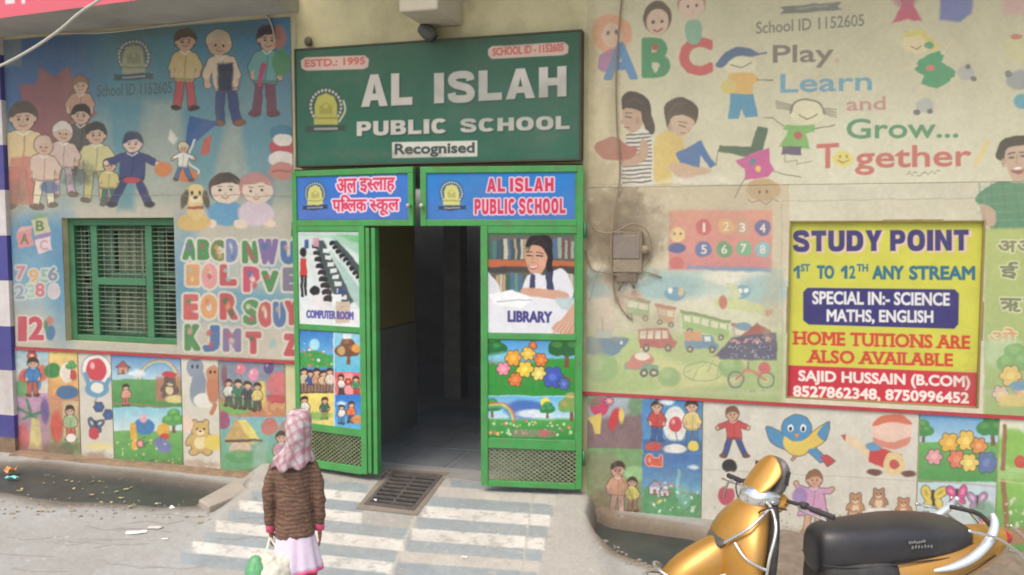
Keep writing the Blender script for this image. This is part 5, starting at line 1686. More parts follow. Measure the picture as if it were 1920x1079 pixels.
# girl with a short red jacket dancing
kid(P, 1524, 884, 1000, (206, 150, 190), (206, 150, 120), skin=(206, 158, 130), hair=(140, 96, 66), lean=.1, arm=1, w=1.1, shoes=(206, 120, 100), skirt=True)
P.ell(1500, 930, 14, 16, (150, 120, 180), .9, 4)
for x_, y_, s_, c_ in ((1604, 938, 20, (190, 140, 100)), (1648, 928, 20, (176, 130, 100)), (1694, 944, 20, (196, 134, 96)), (1600, 968, 16, (206, 160, 120)), (1690, 970, 16, (206, 164, 130))):
    teddy(P, x_, y_, s_, c_, (226, 196, 164))
P.ell(1648, 972, 34, 20, (226, 222, 214)); P.ell(1640, 976, 10, 5, (196, 90, 90))
P.line([(1318, 880), (1720, 902)], 1.6, (150, 140, 124), .4, 2); P.blot(1470, 1000, 160, 16, (150, 140, 110), .5, 12, 39); P.speck(1330, 950, 1580, 1000, [(120, 124, 90)], 40, 1, 2.4, .5, 40); P.grain(.045, 26, 41); P.grain(.04, 6, 42)
finish(P, 'white_poster', 'wide white poster with a blue bird and a pencil, behind the golden scooter')

P = poster('p', '', None, -0.006, world=low_right(1721, 1869, 880), base=(150, 180, 150), seed=13, wave=.006)
meadow(P, 1700, 770, 1880, 912, ((84, 146, 206), (176, 214, 226)), ((104, 176, 92), (72, 150, 78)), .42); tree(P, 1862, 836, 50, (66, 134, 74), (96, 160, 84)); tree(P, 1732, 830, 34)
for x_, y_, s_, c_ in ((1780, 830, 20, (226, 174, 70)), (1812, 826, 20, (230, 190, 84)), (1836, 836, 16, (222, 140, 76)), (1794, 862, 18, (220, 120, 90)), (1850, 868, 22, (88, 112, 170)), (1752, 858, 16, (224, 150, 160)), (1818, 868, 18, (228, 200, 100))):
    flower(P, x_, y_, s_ * 1.15, c_, tuple(min(255, q + 20) for q in c_))
P.grad(1700, 904, 1880, 1010, (186, 214, 224), (196, 200, 196), 1, 3); butterfly(P, 1750, 934, 26, (222, 200, 84), (190, 160, 60), .3); butterfly(P, 1794, 930, 22, (214, 80, 140), (230, 150, 180), -.2); butterfly(P, 1832, 940, 20, (170, 130, 180), (226, 190, 206)); P.ell(1846, 966, 24, 26, (110, 160, 130), .8, 8); flower(P, 1846, 985, 18, (214, 110, 130)); flower(P, 1736, 970, 12, (150, 190, 150)); P.line([(1722, 900), (1868, 912)], 3, (190, 140, 120), .6)
P.grain(.05, 10, 43)
finish(P, 'garden_poster', 'poster of yellow and blue flowers above butterflies, above the scooter seat')

P = poster('p', '', None, -0.006, world=(wx(1870, 880) + .002, 5.2, RB, RT), base=(140, 176, 110), seed=14, wave=.006)
P.grad(1860, 780, 2300, 900, (226, 222, 206), (150, 196, 110)); P.ell(1900, 840, 30, 36, (132, 190, 80), .95, 6); P.line([(1880, 880), (1884, 800)], 8, (150, 110, 76)); P.ell(1914, 866, 12, 12, (200, 80, 66)); P.grad(1860, 900, 2300, 1040, (140, 196, 90), (86, 150, 80), 1, 6); P.line([(1888, 990), (1882, 905)], 10, (150, 110, 76), 1, 3); P.speck(1872, 930, 2000, 1000, [(206, 210, 170), (226, 226, 200)], 40, 1.5, 4, .8, 44); P.ell(1910, 1005, 30, 16, (170, 120, 90), .9, 5); P.line([(1870, 902), (2200, 930)], 3, (206, 196, 150), .7)
P.grain(.06, 10, 45)
finish(P, 'garden_poster', 'bright green orchard poster at the right edge of the photo')

# ================================================================== NAME BOARD OVER THE GATE
NB = (wx(557, 200, -.09), wx(1086, 200, -.09), wz(820, 304, -.09), wz(820, 78, -.09))
board = empty('name_board', ((NB[0] + NB[1]) / 2, -0.09, NB[2]), 'dark green school name board with white capital lettering above the gate', 'sign')
P = wall_canvas(*NB, -0.092, 0.0036, (46, 96, 72), 0.003, 20)
P.grad(540, 60, 1100, 310, (52, 92, 68), (42, 106, 84))
for pts, t_, q, yt, yb, kk in (([(572, 108), (684, 104), (692, 112), (690, 126), (682, 130), (574, 133), (565, 128), (564, 114)], 'ESTD.: 1995', (572, 684), 113, 126, -.05), ([(922, 87), (1058, 79), (1066, 86), (1065, 100), (1056, 104), (922, 111), (915, 104), (915, 93)], 'SCHOOL ID - 1152605', (924, 1056), 91, 105, -.07)):
    P.poly(pts, (214, 178, 160), 1, 2)
    P.text(t_, q[0], q[1], yt, yb, (206, 92, 84), kk, .6, 1, 1.6)
for t_, a, b, yt, yb, kk, bo in (('AL', 677, 773, 141, 201, -.045, 4.6), ('ISLAH', 814, 1062, 136, 196, -.055, 4.6), ('PUBLIC', 669, 836, 228, 256, -.035, 2.8), ('SCHOOL', 863, 1068, 223, 249, -.03, 2.8)):
    P.text('', a + 2, b + 3, yt + 2, yb + 3, (36, 60, 52), kk, .2, .6, 3, seg=block_text(t_))
    P.text('', a, b, yt, yb, (208, 196, 186), kk, .1, 1, 1.8, seg=block_text(t_))
P.rect(735, 267, 895, 297, (222, 214, 202), 1, 2, -.02)
P.text('Recognised', 741, 889, 271, 295, (62, 74, 72), -.02, 1.0, 1, 1.8)
emblem(P, 611, 200, 34, (74, 72, 66), .8, .95, (190, 180, 78), (58, 66, 62))
P.line([(644, 190), (647, 208), (636, 228)], 4, (206, 200, 160), .9, 2, True)
P.grain(.06, 50, 46)
P.blot(820, 75, 280, 16, (60, 66, 54), .5, 20, 47)
P.fade(.10, (100, 108, 94), .9)
P.blot(700, 290, 160, 14, (110, 108, 92), .35, 14, 91)
P.blot(960, 200, 200, 90, (96, 108, 98), .25, 40, 92)
finish(P, 'panel', None, m=vinyl_clean, parent=board)
mb = MB()
mb.box(NB[0], NB[1], -0.088, -0.004, NB[2], NB[3])
link('backing', mb.mesh(), mat('board_back', (58, 70, 60), .7, var=.2), board)
mb = MB()
t_ = .018
mb.box(NB[0] - t_, NB[0] - .001, -.1, -.004, NB[2] - t_, NB[3] + t_)
mb.box(NB[1] + .001, NB[1] + t_, -.1, -.004, NB[2] - t_, NB[3] + t_)
mb.box(NB[0] - .001, NB[1] + .001, -.0995, -.004, NB[3] + .001, NB[3] + t_ - .001)
mb.box(NB[0] - .001, NB[1] + .001, -.0995, -.004, NB[2] - t_ + .001, NB[2] - .001)
link('frame', bevelled(mb.mesh(), .004), mat('board_frame', (74, 70, 58), .6, .2, var=.2), board)

# ================================================================== GATE LEAVES
ANG = math.radians(9)


class Leaf:
    def __init__(self, side):
        self.s = side
        h = hit_y(554 if side < 0 else 1093, 600, -0.07)
        self.o = np.array([h[0], -0.07, 0.0])
        self.d = np.array([-side * math.cos(ANG), -math.sin(ANG), 0.0])
        self.n = np.array([-math.sin(ANG) * -side * -1, 0, 0])
        n = np.cross(self.d, [0, 0, 1.0])
        self.n = n if n[1] < 0 else -n           # towards the street

    def lz(self, u, v):
        p = hit_plane(u, v, self.o, self.n)
        return float(np.dot(p - self.o, self.d)), float(p[2])

    def W(self, p):                               # (along, out, up) -> world
        return tuple(self.o + self.d * p[0] + self.n * p[1] + np.array([0, 0, p[2]]))

    def canvas(self, u0, v0, u1, v1, out, res, base):
        um, vm = (u0 + u1) / 2, (v0 + v1) / 2
        l0, l1 = self.lz(u0, vm)[0], self.lz(u1, vm)[0]
        z0, z1 = self.lz(um, v1)[1], self.lz(um, v0)[1]
        nx, nz = int(abs(l1 - l0) / res), int((z1 - z0) / res)
        Lg, Zg = np.meshgrid(np.linspace(l0, l1, nx), np.linspace(z0, z1, nz))
        pts = self.o + Lg[..., None] * self.d + out * self.n + np.stack([0 * Zg, 0 * Zg, Zg], -1)
        self.ext = (min(l0, l1), max(l0, l1), z0, z1)
        cv = Canvas(pts, base)
        cv.warp(1.8, 13, 70 + int(u0) % 20)
        return cv

    def bar(self, mb, l0, l1, z0, z1, t0=-.022, t1=.022):
        l0, l1 = min(l0, l1), max(l0, l1)
        b0 = len(mb.f)
        mb.box(l0, l1, t0, t1, z0, z1, self.W)


def gate_leaf(side, label, X):
    G_ = Leaf(side)
    g = empty('gate_leaf', tuple(G_.o), label, 'gate')
    L = lambda u, v=600: G_.lz(u, v)[0]
    Z = lambda v, u: G_.lz(u, v)[1]
    um = X['um']
    free, door = L(X['free'], 370), L(X['door'], 650)
    zt, zs, zb = Z(X['top'], um), Z(X['head'], um), Z(X['bot'], X['lm'])
    w = .05
    mb = MB()
    G_.bar(mb, 0, w, zb, zt)                                     # hinge stile
    G_.bar(mb, w, free, zt - w, zt)                              # top rail
    G_.bar(mb, free - w, free, zs, zt - w)                       # free stile of the header
    G_.bar(mb, w, free - w, zs, zs + w)                          # header bottom rail
    G_.bar(mb, door - w * 1.15, door, zb, zs)                    # lower free stile
    for v0, v1 in X['rails']:
        a, b = Z(v1, X['lm']), Z(v0, X['lm'])
        G_.bar(mb, w, door - w * 1.15, a, b, -.018, .018)
    link('frame', bevelled(mb.mesh(), .004), green_paint, g)
    mb = MB()
    G_.bar(mb, w, free - w, zs + w, zt - w, -.006, .006)
    zsheet = Z(X['rails'][-2][0], X['lm'])
    G_.bar(mb, w, door - w * 1.15, zsheet, zs, -.006, .006)
    link('sheet', mb.mesh(), green_paint, g)
    # expanded mesh at the foot
    u0, v0, u1, v1 = X['mesh']
    l0, l1 = sorted((L(u0, (v0 + v1) / 2), L(u1, (v0 + v1) / 2)))
    z0, z1 = Z(v1, (u0 + u1) / 2), Z(v0, (u0 + u1) / 2)
    l0, l1 = max(l0, w), min(l1, door - w)
    mb = MB()
    st, sl = .046, .72
    for sg in (1, -1):
        c = -3.0
        while c < 3.0:
            pts = []
            for z in (z0, z1):
                pts.append((c + sg * (z - z0) / sl, z))
            (la, za), (lb, zb_) = pts
            # clip to l0..l1
            def cl(l, za=za, la=la, lb=lb, zb_=zb_):
                return za + (l - la) / (lb - la) * (zb_ - za)
            if max(la, lb) > l0 and min(la, lb) < l1:
                P0, P1 = [la, za], [lb, zb_]
                for Q in (P0, P1):
                    if Q[0] < l0:
                        Q[1] = cl(l0); Q[0] = l0
                    if Q[0] > l1:
                        Q[1] = cl(l1); Q[0] = l1
                if abs(P0[0] - P1[0]) > .01:
                    mb.beam(G_.W((P0[0], sg * .003, P0[1])), G_.W((P1[0], sg * .003, P1[1])), .005, .009, up=tuple(G_.n))
            c += st
    link('mesh_panel', mb.mesh(), mat('lattice_metal', (150, 158, 118), .6, .2, var=.25, scale=20), g)
    for zz in (zb + .25, zt - .5):
        mb = MB()
        mb.tube([G_.W((-.012, -.0, zz - .06)), G_.W((-.012, .0, zz + .06))], .014, 10)
        link('hinge', mb.mesh(), green_old, g)
    mb = MB()
    p = G_.W((free - .02, .03, zs + .16))
    mb.tube([p, G_.W((free - .02, .055, zs + .16))], .012, 8)
    mb.ell(G_.W((free - .02, .06, zs + .16)), .02, .02, .02, 10, 6)
    link('latch', mb.mesh(), mat('latch_metal', (170, 178, 150), .4, .5, var=.2), g)
    return G_, g, door, zb, zs


LEFT, gl, ldoor, lzb, lzs = gate_leaf(-1, 'left green gate leaf with a Hindi header sign and computer room poster', dict(um=665, lm=630, free=777, door=688, top=317, head=424, bot=880, rails=[(414, 434), (611, 622), (799, 813), (868, 882)], mesh=(565, 811, 683, 869)))
# wicket door folded back against the left leaf
mb = MB()
for a, b in ((.004, .04), (.062, .1)):
    mb.box(ldoor + a, ldoor + b, -.05 if a > .05 else -.02, .012, lzb + .01, lzs - .015, LEFT.W)
mb.box(ldoor + .0405, ldoor + .0615, -.045, -.015, lzb + .012, lzs - .02, LEFT.W)
link('wicket_edge', bevelled(mb.mesh(), .004), green_paint, gl)
RIGHT_, gr, rdoor, rzb, rzs = gate_leaf(1, 'right green gate leaf with an English header sign and library poster', dict(um=940, lm=995, free=789, door=902, top=312, head=424, bot=913, rails=[(414, 438), (626, 637), (823, 842), (903, 914)], mesh=(910, 842, 1083, 904)))

# header signs -------------------------------------------------------
P = LEFT.canvas(557, 330, 771, 412, .0085, .0032, (62, 112, 190))
P.grad(550, 325, 780, 415, (52, 116, 196), (76, 112, 188)); P.ell(580, 400, 60, 20, (96, 120, 190), .4, 16)
emblem(P, 591, 363, 21, (66, 72, 70), .75, 1, (206, 200, 120), (50, 58, 76))


def hindi(parts):
    """glyphs set side by side under one head line; 'h:x' keeps only the left part of a glyph as its half form"""
    S, x = [], 0.0
    for g in parts:
        if g == ' ':
            x += .22
            continue
        half = g.startswith('h:')
        up, un = g.startswith('m:'), g.startswith('u:')
        ch = g.split(':')[-1]
        s = text_segments(ch).copy()
        if un:
            s[:, [0, 2]] += x + HINDI_U
            S.append(s)
            continue
        lo = min(s[:, 0].min(), s[:, 2].min())
        hi = max(s[:, 0].max(), s[:, 2].max())
        if half:
            cut = lo + (hi - lo) * .62
            m = (s[:, 0] < cut) & (s[:, 2] < cut)
            s = s[m]
            # close the cut by joining loose ends in pairs from top to bottom
            ends = {}
            for a in s:
                for p in (tuple(np.round(a[:2], 5)), tuple(np.round(a[2:], 5))):
                    ends[p] = ends.get(p, 0) + 1
            loose = sorted([p for p, k in ends.items() if k % 2], key=lambda p: p[1])
            ex = [(*loose[i], *loose[i + 1]) for i in range(0, len(loose) - 1, 2)]
            if ex:
                s = np.concatenate([s, np.array(ex)])
            hi = cut
        s[:, [0, 2]] += x - lo
        S.append(s)
        if not up:
            x += hi - lo - .01
        else:
            x += .15
    return np.concatenate(S)


HINDI_U = -.30
w1 = hindi(['अ', 'ल'])
w2 = hindi(['इ', 'h:स', 'ल', 'ा', 'ह'])


def word_pablik():
    a = hindi(['प'])
    x = a[:, [0, 2]].max()
    mi = text_segments('ि').copy()
    mi[:, [0, 2]] += x + .02 - mi[:, [0, 2]].min()
    b = hindi(['h:ब', 'ल', 'क'])
    b[:, [0, 2]] += x + .16
    return np.concatenate([a, mi, b])


def word_skul():
    a = hindi(['h:स', 'क'])
    x = a[:, [0, 2]].max()
    u = text_segments('ू').copy()
    u[:, [0, 2]] += x - .26 - u[:, [0, 2]].min() - .25
    l = hindi(['ल'])
    l[:, [0, 2]] += x
    return np.concatenate([a, u, l])


for seg_, x0, x1, yt, yb in ((w1, 632, 668, 336, 362), (w2, 675, 740, 335, 362), (word_pablik(), 624, 687, 367, 397), (word_skul(), 694, 748, 375, 404)):
    P.text('', x0, x1, yt, yb, (206, 62, 92), -.02, .9, 1, 1.8, (232, 206, 220), 3.0, seg=seg_)
P.grain(.05, 30, 48)
finish(P, 'header_sign', None, m=vinyl_clean, parent=gl)
P = RIGHT_.canvas(797, 325, 1078, 412, .0085, .0032, (46, 126, 196))
P.grad(790, 320, 1090, 415, (42, 128, 200), (72, 120, 190))
emblem(P, 847, 362, 23, (66, 72, 70), .75, 1, (206, 200, 120), (50, 58, 76))
for t_, x0, x1, yt, yb in (('AL ISLAH', 913, 1038, 334, 361), ('PUBLIC SCHOOL', 890, 1060, 373, 403)):
    P.text('', x0, x1, yt, yb, (206, 56, 84), -.01, .1, 1, 1.8, (232, 200, 216), 2.6, seg=block_text(t_, .2))
P.grain(.05, 30, 49)
finish(P, 'header_sign', None, m=vinyl_clean, parent=gr)

# computer room poster ------------------------------------------------
P = LEFT.canvas(558, 435, 675, 611, .0085, .0038, (206, 214, 208))
P.grad(550, 430, 690, 620, (196, 210, 204), (222, 224, 226)); P.poly([(560, 440), (690, 440), (690, 490), (620, 445)], (150, 190, 166), .8, 6); P.poly([(632, 440), (680, 440), (680, 462)], (110, 180, 120), .8, 5)
P.poly([(590, 450), (606, 450), (664, 566), (640, 580), (596, 500)], (70, 84, 84), 1, 3); P.poly([(620, 452), (632, 450), (690, 520), (690, 540), (640, 490)], (70, 84, 84), 1, 3); P.poly([(620, 470), (690, 560), (690, 600), (660, 560)], (150, 184, 176), .8, 6)
for i in range(9):
    y_ = 462 + i * 12.5; x_ = 590 + i * 3.2
    P.ell(x_, y_, 6 + i * .5, 5 + i * .4, (44, 42, 46), 1, 2); P.ell(x_ - 2, y_ + 9, 7 + i * .5, 6, (214, 214, 216), 1, 2); P.rect(x_ + 16 + i, y_ + 4, x_ + 27 + i * 1.5, y_ + 12, (226, 228, 226), .9, 2)
for i in range(10):
    x_, y_ = 622 + i * 6.2, 456 + i * 8
    P.ell(x_, y_, 5, 4.5, (40, 40, 44), 1, 2); P.ell(x_ + 3, y_ + 7, 5, 4, (210, 212, 212), 1, 2)
P.poly([(563, 484), (574, 484), (576, 520), (562, 520)], (190, 66, 62)); P.ell(568, 473, 6, 9, (46, 40, 42)); P.line([(566, 520), (566, 555)], 5, (52, 46, 54)); P.line([(572, 520), (573, 553)], 5, (52, 46, 54))
P.ell(590, 546, 9, 9, (44, 40, 42)); P.poly([(584, 556), (600, 552), (608, 572), (616, 576), (600, 582), (588, 574)], (222, 216, 218)); P.ell(640, 548, 7, 9, (60, 76, 120)); P.rect(622, 552, 640, 574, (226, 228, 230)); P.rect(630, 566, 656, 606, (196, 174, 152), .9, 3); P.rect(570, 450, 578, 466, (66, 90, 140)); P.rect(586, 446, 598, 462, (206, 150, 170), .9)
P.text('COMPUTER ROOM', 575, 662, 582, 596, (84, 78, 150), .04, .9, 1, 1.7)
P.grain(.05, 6, 50)
finish(P, 'computer_room_poster', None, m=vinyl_clean, parent=gl)
# collage below
P = LEFT.canvas(560, 623, 679, 798, .0085, .0038, (110, 160, 200))
P.grad(555, 615, 626, 690, (60, 116, 186), (110, 190, 220)); P.poly([(556, 664), (590, 656), (626, 668), (626, 692), (556, 690)], (72, 150, 80), 1, 4); P.speck(562, 640, 622, 688, [(226, 230, 228), (214, 110, 100)], 24, 1, 3, .9, 51); P.ell(590, 646, 10, 10, (170, 216, 226), .9, 4)
P.grad(625, 615, 690, 700, (150, 200, 220), (96, 176, 206)); tree(P, 652, 684, 40, (116, 80, 66), (150, 110, 80)); P.ell(668, 654, 9, 8, (214, 150, 80)); P.ell(640, 658, 7, 8, (190, 160, 110)); P.rect(645, 626, 660, 636, (216, 220, 220))
P.grad(555, 690, 628, 740, (70, 140, 204), (110, 180, 216), 1, 2)
for i, c_ in enumerate(((206, 186, 160), (60, 90, 150), (196, 150, 116), (214, 180, 150), (220, 206, 190))):
    kid(P, 570 + i * 12, 692 + (i % 2) * 4, 738, c_, (150, 110, 90))
P.grad(626, 698, 690, 742, (222, 100, 106), (214, 120, 120), 1, 2); P.rect(646, 700, 662, 738, (236, 160, 160), .8, 4); kid(P, 640, 704, 740, (230, 220, 214), (60, 60, 70)); kid(P, 668, 706, 742, (70, 140, 90), (206, 70, 80)); flower(P, 654, 716, 7, (206, 60, 70))
P.grad(555, 738, 628, 800, (226, 206, 110), (214, 196, 120), 1, 2); kid(P, 572, 744, 788, (220, 210, 200), (90, 140, 180)); kid(P, 608, 746, 786, (70, 100, 90), (196, 70, 70)); P.ell(596, 780, 26, 8, (110, 160, 90), .8, 4)
P.grad(626, 740, 690, 805, (52, 116, 196), (96, 170, 216), 1, 2); cloud(P, 640, 756, 10); kid(P, 658, 754, 792, (226, 110, 70), (60, 70, 110)); kid(P, 640, 760, 794, (226, 220, 214), (70, 140, 200)); P.ell(670, 786, 12, 8, (214, 140, 80), .9, 3)
P.line([(626, 615), (627, 800)], 2, (226, 226, 224), .8); P.grain(.08, 7, 52)
finish(P, 'cartoon_poster', None, m=vinyl_clean, parent=gl)

# library poster ------------------------------------------------------
P = RIGHT_.canvas(909, 441, 1077, 625, .0085, .0036, (150, 140, 130))
P.rect(900, 430, 1090, 632, (96, 96, 90))
rg = random.Random(5)
for y0_, y1_ in ((446, 486), (512, 548)):
    x_ = 908.0
    while x_ < 1080:
        w_ = rg.uniform(4, 8)
        c_ = rg.choice([(70, 120, 116), (96, 140, 130), (176, 150, 120), (60, 84, 96), (150, 160, 150), (120, 80, 72), (196, 186, 166), (84, 110, 140), (64, 100, 84)])
        P.rect(x_, y0_ + rg.uniform(0, 6), x_ + w_, y1_, c_, 1, 1.6, rg.uniform(-.02, .02))
        x_ += w_ + .6
P.poly([(905, 486), (1085, 492), (1085, 508), (905, 500)], (184, 104, 70), 1, 2); P.rect(905, 500, 1085, 512, (70, 66, 66), .9, 3)
ob(P, [(900, 504), (925, 520), (938, 545), (930, 575), (900, 580)], (214, 214, 218))
ob(P, [(986, 462), (994, 444), (1012, 440), (1032, 446), (1036, 470), (1034, 500), (1028, 520), (1022, 484), (1006, 466)], (44, 38, 42))
ob(P, [(988, 470), (1000, 460), (1018, 466), (1026, 484), (1022, 504), (1006, 518), (994, 510), (986, 490)], (206, 158, 132)); P.line([(993, 499), (1000, 504), (1009, 499)], 4.0, (170, 80, 78)); P.line([(994, 499), (1000, 502), (1008, 499)], 2.2, (240, 228, 222), 1, 1.4); P.line([(989, 480), (998, 481)], 2.4, (50, 38, 38), 1, 1.4); P.line([(1007, 481), (1018, 482)], 2.4, (50, 38, 38), 1, 1.4); P.line([(988, 474), (998, 473)], 2, (60, 46, 44), .9, 1.4); P.line([(1007, 474), (1019, 476)], 2, (60, 46, 44), .9, 1.4); P.line([(1001, 480), (998, 493), (1004, 494)], 1.8, (176, 128, 104), .9, 1.4); P.ell(1016, 494, 6, 6, (220, 164, 140), .6, 4); P.line([(1010, 446), (996, 458), (990, 474)], 2.6, (70, 60, 62), .8, 2); P.line([(1014, 446), (1026, 462)], 2, (76, 66, 68), .7, 2)
ob(P, [(980, 548), (988, 520), (1004, 512), (1022, 516), (1050, 504), (1068, 520), (1074, 556), (1060, 562), (1010, 556)], (220, 220, 226)); P.line([(1032, 488), (1034, 516), (1030, 540)], 7, (44, 40, 46)); P.poly([(996, 512), (1004, 516), (1002, 546), (992, 544)], (66, 72, 100)); P.poly([(1022, 512), (1034, 510), (1040, 545), (1028, 548)], (66, 72, 100))
P.poly([(900, 560), (960, 546), (1085, 562), (1085, 640), (900, 640)], (222, 222, 228), 1, 4); P.poly([(984, 540), (1040, 544), (1064, 550), (1060, 562), (1000, 556), (978, 550)], (206, 160, 138), 1, 3, True); P.poly([(915, 552), (960, 544), (1000, 560), (980, 578), (930, 574)], (236, 236, 238), 1, 3); P.line([(932, 566), (996, 562)], 2, (150, 156, 170), .8); P.poly([(1040, 560), (1082, 556), (1082, 586), (1050, 580)], (176, 196, 196), .8, 4)
ob(P, [(1034, 618), (1042, 606), (1056, 596), (1074, 572), (1092, 560), (1092, 632), (1060, 630)], (206, 162, 140))
for i in range(4):
    P.line([(1052 + i * 7, 606), (1038 + i * 8, 624)], 4.4, (214, 172, 150), 1, 2); P.line([(1056 + i * 7, 606), (1042 + i * 8, 625)], 1.3, (150, 100, 84), .7, 1.5)
P.text('LIBRARY', 953, 1034, 584, 603, (74, 70, 128), .02, 1.3, 1, 1.8)
P.grain(.03, 8, 53)
finish(P, 'library_poster', None, m=vinyl_clean, parent=gr)
P = RIGHT_.canvas(910, 639, 1077, 821, .0085, .0036, (90, 150, 90))
meadow(P, 900, 630, 1090, 745, ((70, 140, 210), (130, 190, 214)), ((60, 150, 66), (50, 140, 60)), .38); tree(P, 924, 684, 46, (44, 110, 60), (70, 150, 80)); tree(P, 1062, 690, 56, (44, 100, 56), (80, 140, 76)); P.ell(960, 672, 50, 12, (140, 200, 226), .8, 6); P.line([(1030, 700), (1076, 712)], 5, (130, 100, 60), .9)
for x_, y_, s_, c_ in ((962, 672, 16, (226, 160, 60)), (990, 664, 14, (230, 190, 80)), (1014, 676, 14, (216, 124, 60)), (944, 692, 14, (226, 140, 160)), (984, 694, 17, (232, 200, 70)), (1036, 708, 22, (66, 92, 180)), (966, 712, 14, (216, 120, 60)), (1010, 702, 14, (226, 206, 110)), (1058, 720, 12, (84, 106, 176)), (1000, 648, 8, (220, 120, 60))):
    flower(P, x_, y_, s_ * 1.1, c_, tuple(min(255, q + 24) for q in c_))
P.grad(900, 742, 1090, 800, (96, 176, 222), (226, 234, 236), 1, 3); P.grad(900, 786, 1090, 830, (84, 160, 80), (46, 130, 66), 1, 6); P.ell(986, 768, 40, 18, (72, 110, 180), .95, 6); P.ell(1000, 776, 34, 8, (226, 232, 232), .9, 4); tree(P, 924, 784, 30, (50, 130, 70), (90, 160, 90)); rainbow(P, 930, 790, 36, 2.4, .8); P.ell(1022, 754, 9, 9, (240, 216, 90)); tree(P, 1026, 784, 24, (50, 130, 80), (96, 170, 110)); tree(P, 1072, 790, 44, (120, 160, 90), (196, 150, 90)); P.speck(912, 790, 1076, 818, [(230, 230, 226), (226, 170, 110), (220, 110, 110), (200, 220, 160)], 60, 1, 3.2, .9, 54)
P.poly([(960, 806), (1036, 806), (1036, 820), (960, 820)], (150, 130, 120), .7, 4); P.rect(1012, 806, 1030, 818, (200, 90, 100), .7, 3); P.line([(905, 742), (1085, 744)], 2, (220, 226, 220), .6)
P.grain(.06, 7, 55)
finish(P, 'meadow_poster', None, m=vinyl_clean, parent=gr)

# ================================================================== SMALL FITTINGS ON THE FRONT
# fascia board on the balcony edge, pink with white lettering
_o = np.array([-_d[1], _d[0], 0.0])
_o = _o if _o[1] < 0 else -_o
_n = int((FB[0] - FA[0]) / .008)
_T, _Z = np.meshgrid(np.linspace(0.2, float(np.linalg.norm(FB - FA)) - .03, _n), np.linspace(-.02, .34, 46))
P = Canvas(FA + _o * .012 + _T[..., None] * _d + _Z[..., None] * np.array([0, 0, 1.0]), (218, 100, 116))
for x_, w_, h_ in ((-90, 30, 9), (-34, 22, 12), (4, 26, 10), (38, 10, 13), (62, 30, 8), (104, 12, 7), (128, 24, 4)):
    P.poly([(x_, -40), (x_ + w_, -42), (x_ + w_ * .9, h_ - .12 * (x_ + w_)), (x_ + w_ * .25, h_ - 1 - .12 * x_)], (236, 214, 214), 1, 2)
fb = tag(link('fascia_board', P.mesh('fascia_board'), vinyl_clean), 'pink board with white lettering on the balcony edge, cut by the top left corner', 'sign')

def cable(name, pts, r, m, label, n=10):
    mb = MB()
    mb.tube(spline(pts, n), r, 8)
    return tag(link(name, mb.mesh(), m), label, 'cable')


# the loose white cable sweeping across the top left corner, in front of the wall
cd = 5.7
cable('loose_cable', [at_depth(-60, 144, 6.4), at_depth(0, 124, 6.2), at_depth(60, 92, 6.1), at_depth(110, 58, 6.0), at_depth(150, 24, 5.9), at_depth(195, -6, 5.8), at_depth(250, -50, 5.7)], .010, grey_cable, 'white cable swooping down past the pink board at the top left')
cable('wall_cable', [hit_y(100, 62, -.02), hit_y(190, 62, -.02), hit_y(280, 52, -.02), hit_y(380, 40, -.02), hit_y(470, 30, -.02), hit_y(498, 30, -.02), hit_y(510, 50, -.02), hit_y(516, 82, -.015)], .007, grey_cable, 'thin white cable along the top of the teal banner, hooking down at its end')
cable('edge_cable', [hit_y(552, 30, -.02), hit_y(553, 90, -.02), hit_y(552, 170, -.02), hit_y(556, 250, -.02), hit_y(551, 330, -.025)], .006, grey_cable, 'thin cable running down between the teal banner and the green name board')
cable('brown_cable', [hit_y(1168, -20, -.03), hit_y(1160, 60, -.03), hit_y(1155, 150, -.03), hit_y(1157, 240, -.03), hit_y(1162, 330, -.03), hit_y(1148, 420, -.06), hit_y(1146, 480, -.06), hit_y(1150, 540, -.03), hit_y(1166, 580, -.025), hit_y(1186, 600, -.02)], .0065, brown_cable, 'brown cable hanging down the right banner past the meter box')
cable('frayed_cable', [hit_y(1102, 400, -.03), hit_y(1118, 432, -.04), hit_y(1150, 436, -.06), hit_y(1185, 420, -.08), hit_y(1212, 432, -.07), hit_y(1222, 470, -.05), hit_y(1208, 500, -.03)], .006, brown_cable, 'dusty cable looping over the top of the meter box')
cable('lower_cable', [hit_y(1098, 470, -.02), hit_y(1110, 505, -.03), hit_y(1140, 512, -.04), hit_y(1160, 515, -.035), hit_y(1200, 508, -.03), hit_y(1240, 520, -.02)], .006, brown_cable, 'thin dusty cable running left and right under the meter box')

mx0, mx1, mz0, mz1 = wx(1146, 470), wx(1206, 470), wz(1180, 512), wz(1180, 434)
mb = MB()
mb.box(mx0, mx1, -.045, -.012, mz0, mz1)
mbm = bevelled(mb.mesh(), .014, 3)
meter = empty('meter_box', ((mx0 + mx1) / 2, -.05, mz0), 'dusty grey electricity meter box on the stained right wall', 'meter')
dusty = mat('dusty_box', (150, 136, 116), .85, var=.25, scale=14, bump=.4, bscale=40, dirt=(104, 88, 72), dirt_amt=.7, dscale=8)
link('case', mbm, dusty, meter)
mb = MB()
mb.box(mx0 + .02, mx1 - .02, -.053, -.046, mz0 + (mz1 - mz0) * .35, mz1 - .03)
link('window', bevelled(mb.mesh(), .006), mat('meter_glass', (136, 124, 114), .35, var=.2, scale=10, dirt=(116, 100, 84), dirt_amt=.6, dscale=9), meter)
mb = MB()
mb.box(mx0 + .05, mx1 - .04, -.04, -.016, mz0 - .07, mz0 - .001)
mb.tube([(mx0 + .09, -.05, mz0 - .07), (mx0 + .07, -.05, mz0 - .14)], .011, 8)
mb.tube([(mx1 - .08, -.05, mz0 - .07), (mx1 - .06, -.04, mz0 - .12)], .011, 8)
